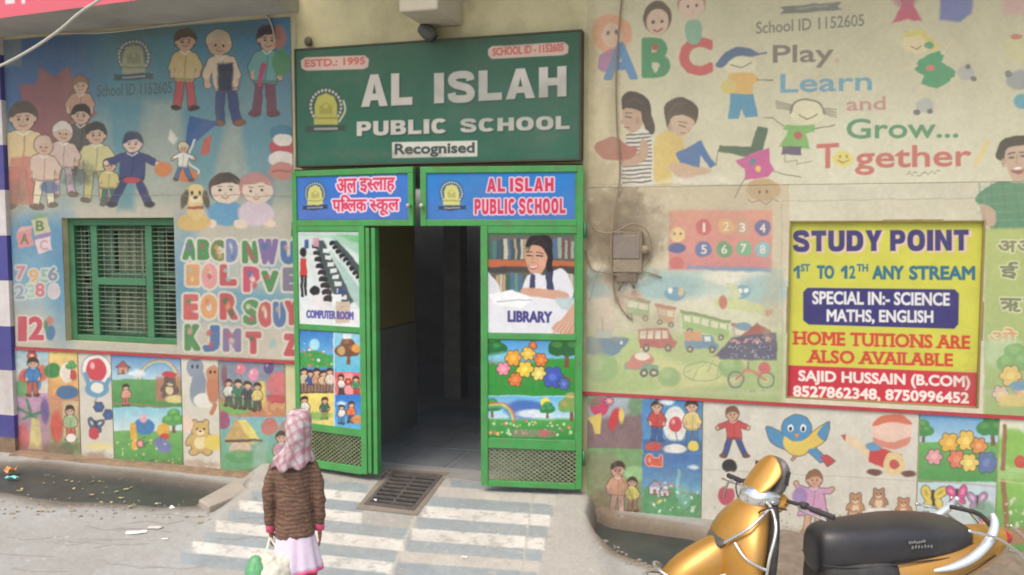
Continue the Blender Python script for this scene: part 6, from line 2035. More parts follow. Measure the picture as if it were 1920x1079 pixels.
link('terminal_cover', bevelled(mb.mesh(), .006), mat('terminal_dark', (116, 102, 88), .8, var=.3, scale=12), meter)
mb = MB()
mb.tube([(mx1 + .001, -.06, (mz0 + mz1) / 2 + .02), (mx1 + .05, -.05, (mz0 + mz1) / 2 + .02)], [.035, .028], 12)
link('knob', mb.mesh(), dusty, meter)

lx = hit_y(800, 62, -.12)
lamp = empty('lamp_holder', (lx[0], -.12, lx[2] - .05), 'small dark lamp fitting under the beam above the green board', 'lamp')
mb = MB()
mb.tube([(lx[0] - .0, -.02, lx[2] + .03), (lx[0], -.09, lx[2] + .02)], .02, 10)
link('bracket', mb.mesh(), dark_metal, lamp)
mb = MB()
mb.tube([(lx[0] - .05, -.12, lx[2] + .045), (lx[0] - .01, -.12, lx[2] + .02), (lx[0] + .03, -.12, lx[2] - .01), (lx[0] + .06, -.12, lx[2] - .045)], [.045, .06, .062, .045], 16)
link('shade', mb.mesh(), mat('lamp_shade', (84, 84, 80), .5, var=.2), lamp)
kx = hit_y(578, 78, -.03)
mb = MB()
mb.ell(kx, .035, .03, .04, 12, 8)
mb.tube([kx, (kx[0], -.001, kx[2])], .018, 8)
tag(link('bell_button', mb.mesh(), mat('bell_grey', (104, 98, 78), .6, var=.2)), 'small round grey fitting on the yellow wall just above the green board', 'fitting')

# ================================================================== GROUND PIECES
# drain grate let into the ramp
def ramp_pt(u, v, dz=0.0):
    p = hit_z(u, v, -.05)
    for _ in range(6):
        z = float(max(-0.012 - 0.052 * np.clip(-p[1], -1, 2.2), GZ + .004)) + dz
        p = hit_z(u, v, z)
    return p


A, B, C_, D_ = ramp_pt(738, 886), ramp_pt(830, 893), ramp_pt(776, 960), ramp_pt(682, 948)
gc = (A + B + C_ + D_) / 4
grate = empty('drain_grate', tuple(gc), 'rusty iron drain grate set in the striped ramp in front of the doorway', 'grate')
q4 = [A, B, C_, D_]


def inset(f):
    return [gc + (p - gc) * f for p in q4]


def bil(Q, s, t):
    return (Q[0] * (1 - s) + Q[1] * s) * (1 - t) + (Q[3] * (1 - s) + Q[2] * s) * t


rust = mat('rusty_iron', (96, 90, 86), .8, .2, var=.3, scale=14, bump=.4, bscale=40, dirt=(130, 120, 110), dirt_amt=.45, dscale=8)
mb = MB()
O_, I_ = inset(1.0), inset(.86)
up = np.array([0, 0, 1.0])
for i in range(4):
    j = (i + 1) % 4
    mb.face([O_[i] + up * .014, O_[j] + up * .014, I_[j] + up * .014, I_[i] + up * .014])
    mb.face([O_[i] - up * .03, O_[j] - up * .03, O_[j] + up * .014, O_[i] + up * .014])
    mb.face([I_[j] - up * .03, I_[i] - up * .03, I_[i] + up * .014, I_[j] + up * .014])
link('frame', mb.mesh(), rust, grate)
mb = MB()
for k in range(8):
    t = (k + .5) / 8
    p, q = bil(I_, 0, t), bil(I_, 1, t)
    off = up * .012
    mb.beam(p + off, q + off, .020, .016)
p, q = bil(I_, .5, 0), bil(I_, .5, 1)
mb.beam(p + up * .004, q + up * .004, .02, .006)
link('bar', mb.mesh(), rust, grate)
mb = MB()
mb.face([p_ + up * .003 for p_ in I_])  # flat near-black face, its colour stands in for shade down the drain
link('drain_shade_sheet', mb.mesh(), mat('drain_dark', (24, 24, 24), .9, var=.3), grate)
# cement collar round the grate
mb = MB()
K_ = [ramp_pt(728, 880), ramp_pt(842, 887), ramp_pt(782, 968), ramp_pt(666, 955)]
for i in range(4):
    j = (i + 1) % 4
    mb.face([K_[i] + up * .004, K_[j] + up * .004, O_[j] + up * .008, O_[i] + up * .008])
link('collar', mb.mesh(), mat('cement_collar', (134, 124, 112), .9, var=.2, scale=10, bump=.4, bscale=40, dirt=(120, 106, 90), dirt_amt=.5, dscale=5), grate)

# stone slab bridging the drain at the left
pts = [hit_z(u, v, -.075) for u, v in ((372, 937), (392, 950), (440, 932), (484, 912), (494, 892), (470, 891), (432, 905))]
mb = MB()
n = len(pts)
bot = [p - up * .07 + np.array([0, 0, 0]) for p in pts]
mb.face([tuple(p) for p in pts])
mb.face([tuple(p) for p in bot[::-1]])
for i in range(n):
    j = (i + 1) % n
    mb.face([bot[i], bot[j], pts[j], pts[i]])
bmx = bmesh.new()
me_ = mb.mesh()
bmx.from_mesh(me_)
bmesh.ops.remove_doubles(bmx, verts=bmx.verts, dist=1e-4)
bmesh.ops.recalc_face_normals(bmx, faces=bmx.faces)
bmx.to_mesh(me_)
bmx.free()
tag(link('stone_slab', bevelled(me_, .012, 2), mat('worn_stone', (168, 158, 146), .9, var=.2, scale=8, bump=.5, bscale=26, dirt=(116, 104, 92), dirt_amt=.5, dscale=4)), 'worn stone slab laid slantwise over the end of the puddle', 'stone slab')


def scrap(name, u, v, z, sx, sy, m, label, cat, seed, crumple=.3, group=None, rz=0.0):
    rg_ = random.Random(seed)
    c = hit_z(u, v, z)
    mb = MB()
    n = 7
    V = {}
    for i in range(n):
        for j in range(n):
            a, b = i / (n - 1) - .5, j / (n - 1) - .5
            k = 1 - .35 * (abs(a) * abs(b)) * 4 * rg_.random()
            x, y = a * sx * k, b * sy * k
            h = crumple * min(sx, sy) * (mnoise.noise(Vector((a * 3 + seed, b * 3, 0.3))) * .8 + .5)
            V[i, j] = (c[0] + x * math.cos(rz) - y * math.sin(rz), c[1] + x * math.sin(rz) + y * math.cos(rz), c[2] + .004 + max(0, h))
    for i in range(n - 1):
        for j in range(n - 1):
            mb.face([V[i, j], V[i + 1, j], V[i + 1, j + 1], V[i, j + 1]], True)
    me = mb.mesh()
    bm_ = bmesh.new(); bm_.from_mesh(me); bmesh.ops.remove_doubles(bm_, verts=bm_.verts, dist=1e-5); bm_.to_mesh(me); bm_.free()
    me = bake(me, [('SOLIDIFY', dict(thickness=.0015)), ('SUBSURF', dict(levels=1, render_levels=1))])
    return tag(link(name, me, m), label, cat, group)


paper = mat('paper_white', (226, 222, 216), .8, var=.06)
scrap('paper_scrap', 256, 1000, GZ, .16, .07, paper, 'white crumpled paper lying flat on the street, the left and larger of a pair', 'litter', 3, .15, rz=.5)
scrap('paper_scrap', 291, 991, GZ, .11, .055, mat('paper_grey', (206, 200, 192), .8, var=.1), 'greyish paper scrap touching the right end of the larger white paper', 'litter', 4, .2, rz=.2)
scrap('paper_scrap', 309, 1012, GZ, .05, .03, paper, 'tiny pale paper shred on the street nearest the striped ramp', 'litter', 5, .2, rz=.4)
scrap('paper_ball', 322, 957, -.15, .045, .045, mat('bright_paper', (244, 246, 250), .5, var=.03), 'bright white paper ball at the near edge of the puddle', 'litter', 6, .9)
scrap('paper_scrap', 871, 1046, -.085, .05, .035, paper, 'small square white paper scrap on the striped ramp below the drain grate', 'litter', 11, .15)
scrap('paper_ball', 704, 940, -.035, .025, .025, mat('bright_paper', (244, 246, 250), .5, var=.03), 'tiny white paper ball on the drain grate', 'litter', 12, .8)
pk = empty('snack_packet', tuple(hit_z(20, 893, -.17)), 'orange and turquoise snack packet floating in the puddle by the striped pillar', 'litter')
a = scrap('x', 20, 888, -.165, .11, .09, mat('packet_orange', (214, 142, 76), .4, var=.3, scale=20), None, None, 7, .75)
b = scrap('x', 22, 898, -.165, .14, .05, mat('packet_turquoise', (120, 206, 206), .35, var=.3, scale=20), None, None, 8, .5)
for o, nm in ((a, 'orange_half'), (b, 'turquoise_half')):
    o.parent = pk
    o.location = o.location - pk.location
    o.name = nm
rg_ = random.Random(9)
lm = mat('litter_leaf', (176, 160, 112), .8, var=.35, scale=30)
mb = MB()
for i in range(46):
    u, v = rg_.uniform(30, 300), rg_.uniform(892, 960)
    if i > 30:
        u, v = rg_.uniform(0, 420), rg_.uniform(940, 990)
    c = hit_z(u, v, -.181 if v < 948 else GZ + .015)
    s = rg_.uniform(.008, .026)
    a = rg_.uniform(0, 6.28)
    mb.face([(c[0] + s * k * math.cos(a + t), c[1] + s * k * math.sin(a + t), c[2] + rg_.uniform(.002, .008)) for t, k in ((0, 1.3), (1.2, .6), (2.2, .8), (3.14, 1.2), (4.3, .6), (5.3, .8))])
tag(link('leaf_litter', mb.mesh(), lm), kind='stuff')

# broken cement and gravel along the drain edges
rg_ = random.Random(21)
mb = MB()
for i in range(150):
    if i < 95:
        u, v = rg_.uniform(-10, 480), rg_.uniform(938, 975)
        v += (u - 240) * .02
        z = GZ
    else:
        u, v = rg_.uniform(1105, 1250), 0
        v = 1000 + (u - 1105) * .55 + rg_.uniform(-4, 22)
        z = GZ
    c = hit_z(u, v, z)
    r = rg_.uniform(.004, .013) * (1.8 if rg_.random() < .1 else 1)
    M_ = Matrix.Rotation(rg_.uniform(0, 6), 3, 'Z') @ Matrix.Rotation(rg_.uniform(-.4, .4), 3, 'X')
    mb.ell((c[0], c[1], c[2] + r * .2), r * rg_.uniform(.8, 1.7), r, r * rg_.uniform(.5, .9), 6, 4, M_)
for i in range(len(mb.s)):
    mb.s[i] = False
tag(link('gravel', mb.mesh(), mat('gravel_grey', (140, 132, 122), .9, var=.4, scale=30)), kind='stuff')

# ================================================================== GIRL WALKING AWAY
gp = at_depth(553, 1000, 4.72)
girl = empty('person', (gp[0], gp[1], GZ + .004), 'child seen from behind in a checked pink headscarf and brown striped cardigan', 'person', rz=YAW + math.radians(6))


def chain(mb, pts, radii, n=14, sm=4):
    """tapered limb with rounded ends"""
    P = spline(pts, sm)
    R = np.interp(np.linspace(0, len(radii) - 1, len(P)), range(len(radii)), radii)
    mb.tube(P, [float(r) for r in R], n)
    mb.ell(P[0], radii[0] * .98, radii[0] * .98, radii[0] * .98, 12, 8)
    mb.ell(P[-1], radii[-1] * .98, radii[-1] * .98, radii[-1] * .98, 12, 8)


def oval(cx, cy, z, rx, ry, n=28, tilt=0.0, p=2.0):
    r = []
    for k in range(n):
        t = 2 * math.pi * k / n
        c, s = math.cos(t), math.sin(t)
        x = rx * math.copysign(abs(c) ** (2 / p), c)
        y = ry * math.copysign(abs(s) ** (2 / p), s)
        r.append((cx + x, cy + y, z + tilt * x))
    return r


HXc = .035                                            # the head leans a little to the right
mb = MB()
mb.rings([oval(0, 0, z, rx, ry) for z, rx, ry in ((.50, .085, .065), (.56, .094, .07), (.66, .086, .066), (.78, .09, .07), (.88, .098, .068), (.94, .085, .055), (.965, .05, .042))])
chain(mb, [(0, 0, .94), (HXc * .5, .008, 1.0), (HXc, .012, 1.06)], [.042, .036, .04])
mb.ell((HXc, .008, 1.135), .064, .088, .102, 24, 16)
mb.ell((HXc, .03, 1.08), .05, .06, .05, 16, 10)
chain(mb, [(HXc, .094, 1.135), (HXc, .108, 1.11)], [.010, .014], 8)
mb.ell((HXc, .088, 1.075), .024, .010, .009, 12, 8)
for s in (-1, 1):
    mb.ell((HXc + s * .066, .0, 1.12), .01, .02, .03, 10, 8)
ARM = {1: [(.106, 0, .915), (.146, -.015, .74), (.144, .02, .575)], -1: [(-.106, 0, .915), (-.148, -.015, .735), (-.146, .02, .575)]}
for s in (1, -1):
    chain(mb, ARM[s], [.030, .025, .019])
    w = Vector(ARM[s][2])
    d = (w - Vector(ARM[s][1])).normalized()
    out = Vector((s, 0, 0))
    palm = w + d * .045
    mb.ell(palm, .013, .027, .040, 14, 10)
    grip = s < 0
    for k in range(4):
        y0 = -.020 + .0135 * k
        ln = (.046, .054, .051, .040)[k]
        b = palm + d * .034 + Vector((0, y0, 0))
        if grip:                                      # fingers closed round the bag's handles
            pts = [b, b + d * .018 + Vector((s * -.004, 0, 0)), b + d * .024 + Vector((.018, 0, .0)), b + d * .008 + Vector((.027, 0, 0))]
        else:
            pts = [b, b + d * ln * .5 + Vector((-s * .003, 0, 0)), b + d * ln + Vector((-s * .013, 0, 0))]
        chain(mb, pts, [.0072, .0066, .0058] if not grip else [.0072, .0068, .0064, .006], 8, 3)
    tb = palm + Vector((0, .022, .012))
    tp = [tb, tb + d * .02 + Vector((-s * .004, .016, 0)), tb + d * .045 + Vector((-s * .012, .018, 0))]
    if grip:
        tp = [tb, tb + d * .02 + Vector((.010, .012, 0)), tb + d * .034 + Vector((.022, .0, 0))]
    chain(mb, tp, [.009, .008, .0065], 8, 3)
for s in (-1, 1):
    fy = .07 if s > 0 else -.07
    chain(mb, [(s * .045, 0, .52), (s * .06, .02 + fy * .4, .30), (s * .06, fy, .075)], [.050, .044, .029])
    chain(mb, [(s * .06, fy - .02, .04), (s * .062, fy + .06, .03), (s * .064, fy + .12, .022)], [.030, .028, .02])
body = bake(mb.mesh(), [('REMESH', dict(mode='VOXEL', voxel_size=.0045)), ('SMOOTH', dict(iterations=3, factor=.5))])
girl.scale = (.92, .95, 1.0)
link('body', body, mat('skin', (150, 104, 80), .55, var=.06, scale=20), girl, local=True)
for s in (-1, 1):
    mb = MB()
    mb.ell((HXc + s * .03, .082, 1.14), .012, .010, .009, 12, 8)
    link('eye', mb.mesh(), mat('eye_dark', (40, 32, 30), .2, var=.02), girl, local=True)


def folds(me, amp, f=(14, 14, 8), seed=0):
    for v in me.vertices:
        n = mnoise.fractal(Vector((v.co.x * f[0] + seed, v.co.y * f[1], v.co.z * f[2])), 1.0, 2.0, 4)
        v.co += v.normal * (amp * n)


mb = MB()
mb.rings([oval(0, -.004, z, rx, ry, 32, t) for z, rx, ry, t in ((.535, .112, .092, .02), (.56, .118, .094, .02), (.64, .108, .088, 0), (.74, .106, .088, 0), (.84, .114, .09, 0), (.90, .120, .086, 0), (.945, .108, .072, 0), (.975, .072, .058, 0))])
for s in (1, -1):
    chain(mb, [(s * .100, -.004, .920), (s * .134, -.012, .84), (s * .150, -.016, .735), (s * .146, .012, .60)], [.046, .042, .036, .031], 16)
car = bake(mb.mesh(), [('REMESH', dict(mode='VOXEL', voxel_size=.007)), ('SMOOTH', dict(iterations=6, factor=.5))])
folds(car, .008, (9, 9, 16), 2)
folds(car, .002, (30, 30, 40), 5)
knit = mat('striped_knit', (108, 78, 62), .95, var=.4, scale=45, bump=.25, bscale=260)
nt = knit.node_tree
tc = nt.nodes.new('ShaderNodeTexCoord')
wv = nt.nodes.new('ShaderNodeTexWave')
wv.wave_type, wv.bands_direction = 'BANDS', 'Z'
wv.inputs['Scale'].default_value = 13
wv.inputs['Distortion'].default_value = 6
wv.inputs['Detail'].default_value = 3
wv.inputs['Detail Scale'].default_value = 1.2
nt.links.new(tc.outputs['Object'], wv.inputs['Vector'])
rp = nt.nodes.new('ShaderNodeValToRGB')
rp.color_ramp.elements[0].color = (*lin((112, 74, 66)), 1)
rp.color_ramp.elements[1].color = (*lin((128, 102, 82)), 1)
e_ = rp.color_ramp.elements.new(.5)
e_.color = (*lin((104, 84, 68)), 1)
nt.links.new(wv.outputs[0], rp.inputs[0])
for n_ in nt.nodes:
    if n_.bl_idname == 'ShaderNodeMix' and n_.blend_type == 'MULTIPLY':
        nt.links.new(rp.outputs[0], n_.inputs[6])
link('cardigan', car, knit, girl, local=True)
for s in (1, -1):
    mb = MB()
    a, b = Vector((s * .146, .010, .612)), Vector((s * .144, .018, .560))
    mb.tube([a, a * .5 + b * .5, b], [.026, .030, .028], 16)
    link('cuff', mb.mesh(), mat('pink_knit', (214, 88, 122), .9, var=.15, scale=40, bump=.3, bscale=200), girl, local=True)
mb = MB()
R = []
for i, z in enumerate(np.linspace(.62, .365, 14)):
    t = i / 13
    ring = []
    for k in range(72):
        a = 2 * math.pi * k / 72
        f = 1 + t * (.06 * math.sin(a * 7 + 1.0) + .05 * math.sin(a * 12 + 2.2 + t))
        ring.append(((.094 + .052 * t) * f * math.cos(a) + .01 * t, (.074 + .058 * t) * f * math.sin(a), z + .006 * math.sin(a * 5) * t))
    R.append(ring)
mb.rings(R, False)
tun = bake(mb.mesh(), [('SOLIDIFY', dict(thickness=.003))])
link('tunic', tun, mat('lilac_cotton', (222, 204, 222), .8, var=.10, scale=14, bump=.1, bscale=60), girl, local=True)
mb = MB()
top, low = [Vector(p) for p in R[-1]], []
for p in top:
    low.append(Vector((p.x * 1.012, p.y * 1.012, p.z - .016)))
mb.rings([[Vector((p.x * 1.012, p.y * 1.012, p.z + .004)) for p in top], low], False)
link('tunic_hem', bake(mb.mesh(), [('SOLIDIFY', dict(thickness=.002))]), mat('pink_hem', (226, 96, 140), .8, var=.1), girl, local=True)
mb = MB()
for s in (-1, 1):
    fy = .07 if s > 0 else -.07
    chain(mb, [(s * .042, 0, .50), (s * .060, .02 + fy * .4, .31), (s * .061, fy - .004, .085)], [.052, .060, .047])
tr = bake(mb.mesh(), [('REMESH', dict(mode='VOXEL', voxel_size=.008)), ('SMOOTH', dict(iterations=4, factor=.5))])
folds(tr, .010, (10, 10, 20), 9)
link('trousers', tr, mat('red_cotton', (196, 56, 76), .85, var=.12, scale=20), girl, local=True)
for s in (-1, 1):
    fy = .07 if s > 0 else -.07
    mb = MB()
    chain(mb, [(s * .06, fy - .028, .036), (s * .062, fy + .06, .03), (s * .064, fy + .125, .024)], [.036, .034, .026])
    sh_ = bake(mb.mesh(), [('REMESH', dict(mode='VOXEL', voxel_size=.006)), ('SMOOTH', dict(iterations=3, factor=.5))])
    for v in sh_.vertices:
        v.co.z = max(v.co.z, .002)
    link('shoe', sh_, mat('black_shoe', (44, 40, 40), .45, var=.1), girl, local=True)
# headscarf
mb = MB()
SR = [(1.236, .016, .022, 0), (1.231, .046, .06, 0), (1.212, .066, .088, -.004), (1.18, .074, .102, -.010), (1.15, .074, .106, -.012), (1.11, .073, .103, -.016), (1.07, .070, .096, -.02), (1.035, .072, .092, -.022), (1.01, .086, .094, -.022), (.985, .106, .10, -.02), (.965, .120, .102, -.016)]
R = []
for i, (z, rx, ry, oy) in enumerate(SR):
    ring = []
    t = max(0, (i - 5) / 5)
    hx = HXc * min(1, max(0, (z - .96) / .10))
    for k in range(64):
        a = 2 * math.pi * k / 64
        f = 1 + t * (.05 * math.sin(a * 6 + .6) + .05 * math.sin(a * 11 + 1.5)) + .02 * math.sin(a * 3 + z * 30)
        dz = 0
        if i == len(SR) - 1:
            dz = -.035 * max(0, math.cos(a + math.pi / 2 + .5)) + .012 * math.sin(a * 7)
        ring.append((hx + rx * f * math.cos(a), oy + ry * f * math.sin(a), z + dz))
    R.append(ring)
mb.rings(R, False)
me_ = mb.mesh()
bmx = bmesh.new()
bmx.from_mesh(me_)
dead = [v for v in bmx.verts if v.co.y > .055 and 1.045 < v.co.z < 1.205 and abs(v.co.x - HXc) < .07]
bmesh.ops.delete(bmx, geom=dead, context='VERTS')
bmesh.ops.holes_fill(bmx, edges=[e for e in bmx.edges if e.is_boundary and (e.verts[0].co.z + e.verts[1].co.z) / 2 > 1.23], sides=80)
bmx.to_mesh(me_)
bmx.free()
me_ = bake(me_, [('SUBSURF', dict(levels=2, render_levels=2)), ('SOLIDIFY', dict(thickness=.003))])
folds(me_, .006, (16, 16, 12), 4)
scarf = mat('checked_scarf', (226, 212, 214), .85, var=.12, scale=30, bump=.2, bscale=90)
nt = scarf.node_tree
tc = nt.nodes.new('ShaderNodeTexCoord')
mp_ = nt.nodes.new('ShaderNodeMapping')
mp_.inputs['Rotation'].default_value = (.3, .5, .6)
nt.links.new(tc.outputs['Object'], mp_.inputs['Vector'])
prev = None
for bd, sc_, thr, col_ in (('X', 6.5, .66, (168, 96, 106)), ('Z', 6.5, .66, (172, 104, 116)), ('Y', 5, .80, (132, 84, 92))):
    wv = nt.nodes.new('ShaderNodeTexWave')
    wv.wave_type, wv.bands_direction = 'BANDS', bd
    wv.inputs['Scale'].default_value = sc_
    wv.inputs['Distortion'].default_value = 5.5
    wv.inputs['Detail Scale'].default_value = .8
    nt.links.new(mp_.outputs[0], wv.inputs['Vector'])
    r_ = nt.nodes.new('ShaderNodeMapRange')
    r_.inputs[1].default_value, r_.inputs[2].default_value = thr - .16, thr + .16
    r_.inputs[3].default_value, r_.inputs[4].default_value = 0, .5
    nt.links.new(wv.outputs[0], r_.inputs[0])
    mx_ = nt.nodes.new('ShaderNodeMix')
    mx_.data_type = 'RGBA'
    mx_.inputs[7].default_value = (*lin(col_), 1)
    if prev is None:
        mx_.inputs[6].default_value = (*lin((194, 184, 186)), 1)
    else:
        nt.links.new(prev, mx_.inputs[6])
    nt.links.new(r_.outputs[0], mx_.inputs[0])
    prev = mx_.outputs[2]
for n_ in nt.nodes:
    if n_.bl_idname == 'ShaderNodeMix' and n_.blend_type == 'MULTIPLY':
        nt.links.new(prev, n_.inputs[6])
link('headscarf', me_, scarf, girl, local=True)

# the bag in the left hand
RZ_ = YAW + math.radians(6)
hw = Matrix.Rotation(RZ_, 4, 'Z') @ Vector((-.105, -.085, .50))
bag = empty('carrier_bag', (gp[0] + hw.x - .0, gp[1] + hw.y, GZ + .25), 'full white and green carrier bag hanging from the left hand of the child', 'bag', rz=RZ_)
mb = MB()
for c, r in (((0, 0, .11), (.115, .10, .115)), ((.05, .01, .15), (.075, .07, .08)), ((-.05, 0, .13), (.075, .07, .09)), ((0, 0, .05), (.10, .09, .05))):
    mb.ell(c, *r)
bg_ = bake(mb.mesh(), [('REMESH', dict(mode='VOXEL', voxel_size=.008)), ('SMOOTH', dict(iterations=6, factor=.5))])
folds(bg_, .018, (14, 14, 10), 12)
bagm = mat('bag_plastic', (206, 200, 184), .45, var=.06, scale=12, bump=.2, bscale=30)
link('bag_body', bg_, bagm, bag, local=True)
mb = MB()
mb.ell((-.085, -.025, .115), .062, .085, .105)
g2 = bake(mb.mesh(), [('REMESH', dict(mode='VOXEL', voxel_size=.008)), ('SMOOTH', dict(iterations=4, factor=.5))])
folds(g2, .012, (14, 14, 10), 13)
link('green_side', g2, mat('bag_green', (96, 160, 110), .5, var=.12, scale=10), bag, local=True)
mb = MB()
for s in (-1, 1):
    mb.tube(spline([(s * .06, .0, .20), (s * .03 - .01, .03, .235), (s * .01 - .025, .075, .265), (-.032, .10, .285)], 6), [.012] * 6 + [.008] * 13, 8, flat=.4)
link('handle', mb.mesh(), bagm, bag, local=True)

# ================================================================== GOLD SCOOTER
sp = at_depth(1543, 1000, 4.2)
SCL = 1.06
SROT = math.pi + YAW + math.radians(9)
scooter = empty('scooter', (sp[0], sp[1], GZ), 'gold scooter with a long black seat and chrome guards parked at the right', 'scooter', rz=SROT)
gold = mat('gold_paint', (192, 140, 62), .36, .5, var=.10, scale=5, coat=.35, dirt=(158, 134, 98), dirt_amt=.45, dscale=7)
chrome = mat('chrome', (214, 212, 208), .22, .9, var=.08, scale=20)
black_pl = mat('black_plastic', (52, 50, 50), .55, var=.15, scale=12, dirt=(110, 102, 94), dirt_amt=.35, dscale=5)
rubber = mat('tyre_rubber', (40, 39, 38), .85, var=.2, scale=20, dirt=(110, 100, 88), dirt_amt=.4, dscale=6)
vinyl_seat = mat('seat_vinyl', (50, 49, 52), .38, var=.10, scale=30, bump=.10, bscale=160, dirt=(100, 96, 92), dirt_amt=.25, dscale=5)


def S3(p):
    return (p[0] * SCL, p[1] * SCL, p[2] * SCL)


def lx_ring(x, z, a, b, p=2.4, n=28, tilt=0.0, y=0.0):
    """cross-section across the scooter (Y-Z plane), superellipse"""
    r = []
    for k in range(n):
        t = 2 * math.pi * k / n
        c, s = math.cos(t), math.sin(t)
        Y = a * math.copysign(abs(c) ** (2 / p), c)
        Z = b * math.copysign(abs(s) ** (2 / p), s)
        r.append(S3((x + tilt * Z, y + Y, z + Z)))
    return r


def lz_ring(x, z, a, b, p=2.4, n=28):
    r = []
    for k in range(n):
        t = 2 * math.pi * k / n
        c, s = math.cos(t), math.sin(t)
        r.append(S3((x + b * math.copysign(abs(s) ** (2 / p), s), a * math.copysign(abs(c) ** (2 / p), c), z)))
    return r


def loft(name, R, m, parent=scooter, sub=1, local=True):
    mb = MB()
    mb.rings(R)
    me = mb.mesh()
    bm_ = bmesh.new(); bm_.from_mesh(me); bmesh.ops.recalc_face_normals(bm_, faces=bm_.faces); bm_.to_mesh(me); bm_.free()
    return link(name, bake(me, [('SUBSURF', dict(levels=sub, render_levels=sub))]), m, parent, local=True)


def pipe(name, paths, r, m, parent=scooter, flat=1.0, n=8):
    mb = MB()
    for pth, rr in zip(paths, r if isinstance(r, list) else [r] * len(paths)):
        P = spline([S3(q) for q in pth], n)
        if isinstance(rr, tuple):
            rr = [float(q) * SCL for q in np.interp(np.linspace(0, len(rr) - 1, len(P)), range(len(rr)), rr)]
        mb.tube(P, rr, 12, flat=flat)
    return link(name, mb.mesh(), m, parent, local=True)


loft('side_panel', [lx_ring(x, z, a, b) for x, z, a, b in ((-.02, .42, .09, .12), (-.06, .44, .14, .15), (-.20, .47, .175, .15), (-.40, .50, .20, .135), (-.58, .545, .20, .11), (-.74, .585, .165, .085), (-.86, .62, .11, .06), (-.92, .64, .06, .035), (-.93, .642, .03, .02))], gold)
loft('under_seat', [lx_ring(x, z, a, b) for x, z, a, b in ((.05, .46, .08, .13), (.04, .46, .115, .16), (-.02, .47, .15, .17), (-.14, .49, .182, .15), (-.25, .52, .19, .11), (-.32, .55, .17, .06))], black_pl)
seat = loft('seat', [lx_ring(x, z, a, b, 2.7) for x, z, a, b in ((0.062, 0.627, 0.050, 0.045), (0.055, 0.613, 0.090, 0.097), (0.02, 0.625, 0.118, 0.114), (-0.08, 0.633, 0.138, 0.116), (-0.19, 0.638, 0.150, 0.114), (-0.28, 0.648, 0.157, 0.114), (-0.4, 0.653, 0.160, 0.110), (-0.54, 0.653, 0.156, 0.100), (-0.65, 0.648, 0.135, 0.086), (-0.71, 0.665, 0.095, 0.042), (-0.725, 0.663, 0.050, 0.020))], vinyl_seat, sub=2)
# stitched welt and worn maker's marks on the seat
pipe('seat_welt', [[(.05, s * .092, .580), (-.04, s * .134, .582), (-.19, s * .153, .584), (-.40, s * .163, .60), (-.56, s * .156, .61), (-.69, s * .112, .65)] for s in (-1, 1)], .0035, black_pl, seat)
mb = MB()
rg_ = random.Random(2)
for row, (x0, x1, z, h) in enumerate(((-.325, -.41, .69, .012), (-.34, -.45, .668, .014))):
    k = 7
    for i in range(k):
        x = x0 + (x1 - x0) * i / k
        for j in range(2):
            xx = x - .004 - j * .004
            zz = z + rg_.uniform(-.003, .003)
            y = .1628 + (.001 if row else .0)
            mb.box(*[q * SCL for q in (xx - .0018, xx + .0018, y - .003, y + .0005, zz - h * rg_.uniform(.3, .5), zz + h * rg_.uniform(.2, .5))])
link('seat_mark', mb.mesh(), mat('worn_silver', (140, 138, 134), .6, var=.3), seat, local=True)
pipe('grab_rail', [[(-.44, s * .182, .56), (-.53, s * .198, .58), (-.63, s * .196, .62), (-.72, s * .178, .685), (-.77, s * .145, .745), (-.775, s * .12, .785)] for s in (-1, 1)], [(.008, .020, .024, .024, .02, .012)] * 2, mat('pale_alloy', (206, 214, 220), .3, .35, var=.05, coat=.3), flat=.8)
pipe('rail_bridge', [[(-.755, -.14, .735), (-.795, 0, .745), (-.755, .14, .735)]], .012, black_pl)
loft('tail_light', [lx_ring(x, z, a, b) for x, z, a, b in ((-.86, .63, .085, .035), (-.92, .635, .08, .04), (-.95, .635, .05, .028), (-.96, .635, .02, .01))], mat('red_lens', (170, 34, 36), .15, var=.05, coat=.8))
pipe('rear_guard', [[(-.60, s * .19, .74), (-.74, s * .215, .70), (-.88, s * .20, .60), (-.95, s * .17, .50)] for s in (-1, 1)] + [[(-.80, s * .205, .76), (-.90, s * .19, .68), (-.97, s * .12, .58), (-.98, 0, .55)] for s in (-1, 1)], .007, chrome)
# front: apron, leg shield, fender
loft('front_apron', [lz_ring(x, z, a, b, 1.75) for x, z, a, b in ((.44, .27, .13, .03), (.44, .31, .19, .055), (.445, .45, .235, .09), (.44, .58, .24, .11), (.425, .68, .23, .115), (.40, .76, .19, .11), (.365, .83, .13, .09), (.335, .875, .085, .065), (.325, .89, .04, .03))], gold)
loft('leg_shield', [lz_ring(x, z, a, b) for x, z, a, b in ((.37, .26, .15, .02), (.365, .30, .20, .035), (.36, .45, .212, .04), (.345, .58, .216, .04), (.325, .70, .198, .038), (.30, .79, .155, .036), (.285, .86, .10, .034), (.275, .90, .06, .03))], black_pl)
loft('floorboard', [lx_ring(x, .27, a, b, 4) for x, a, b in ((.40, .16, .03), (.36, .19, .035), (.1, .17, .035), (-.05, .16, .035), (-.08, .13, .03))], black_pl)
fend = [lx_ring(x, z, a, b, 2.1, tilt=t) for x, z, a, b, t in ((.80, .47, .02, .02, 0), (.785, .49, .055, .045, 0), (.73, .53, .085, .075, 0), (.64, .565, .10, .10, 0), (.55, .58, .105, .13, 0), (.47, .585, .10, .15, 0), (.44, .58, .07, .11, 0))]
loft('front_fender', fend, gold)
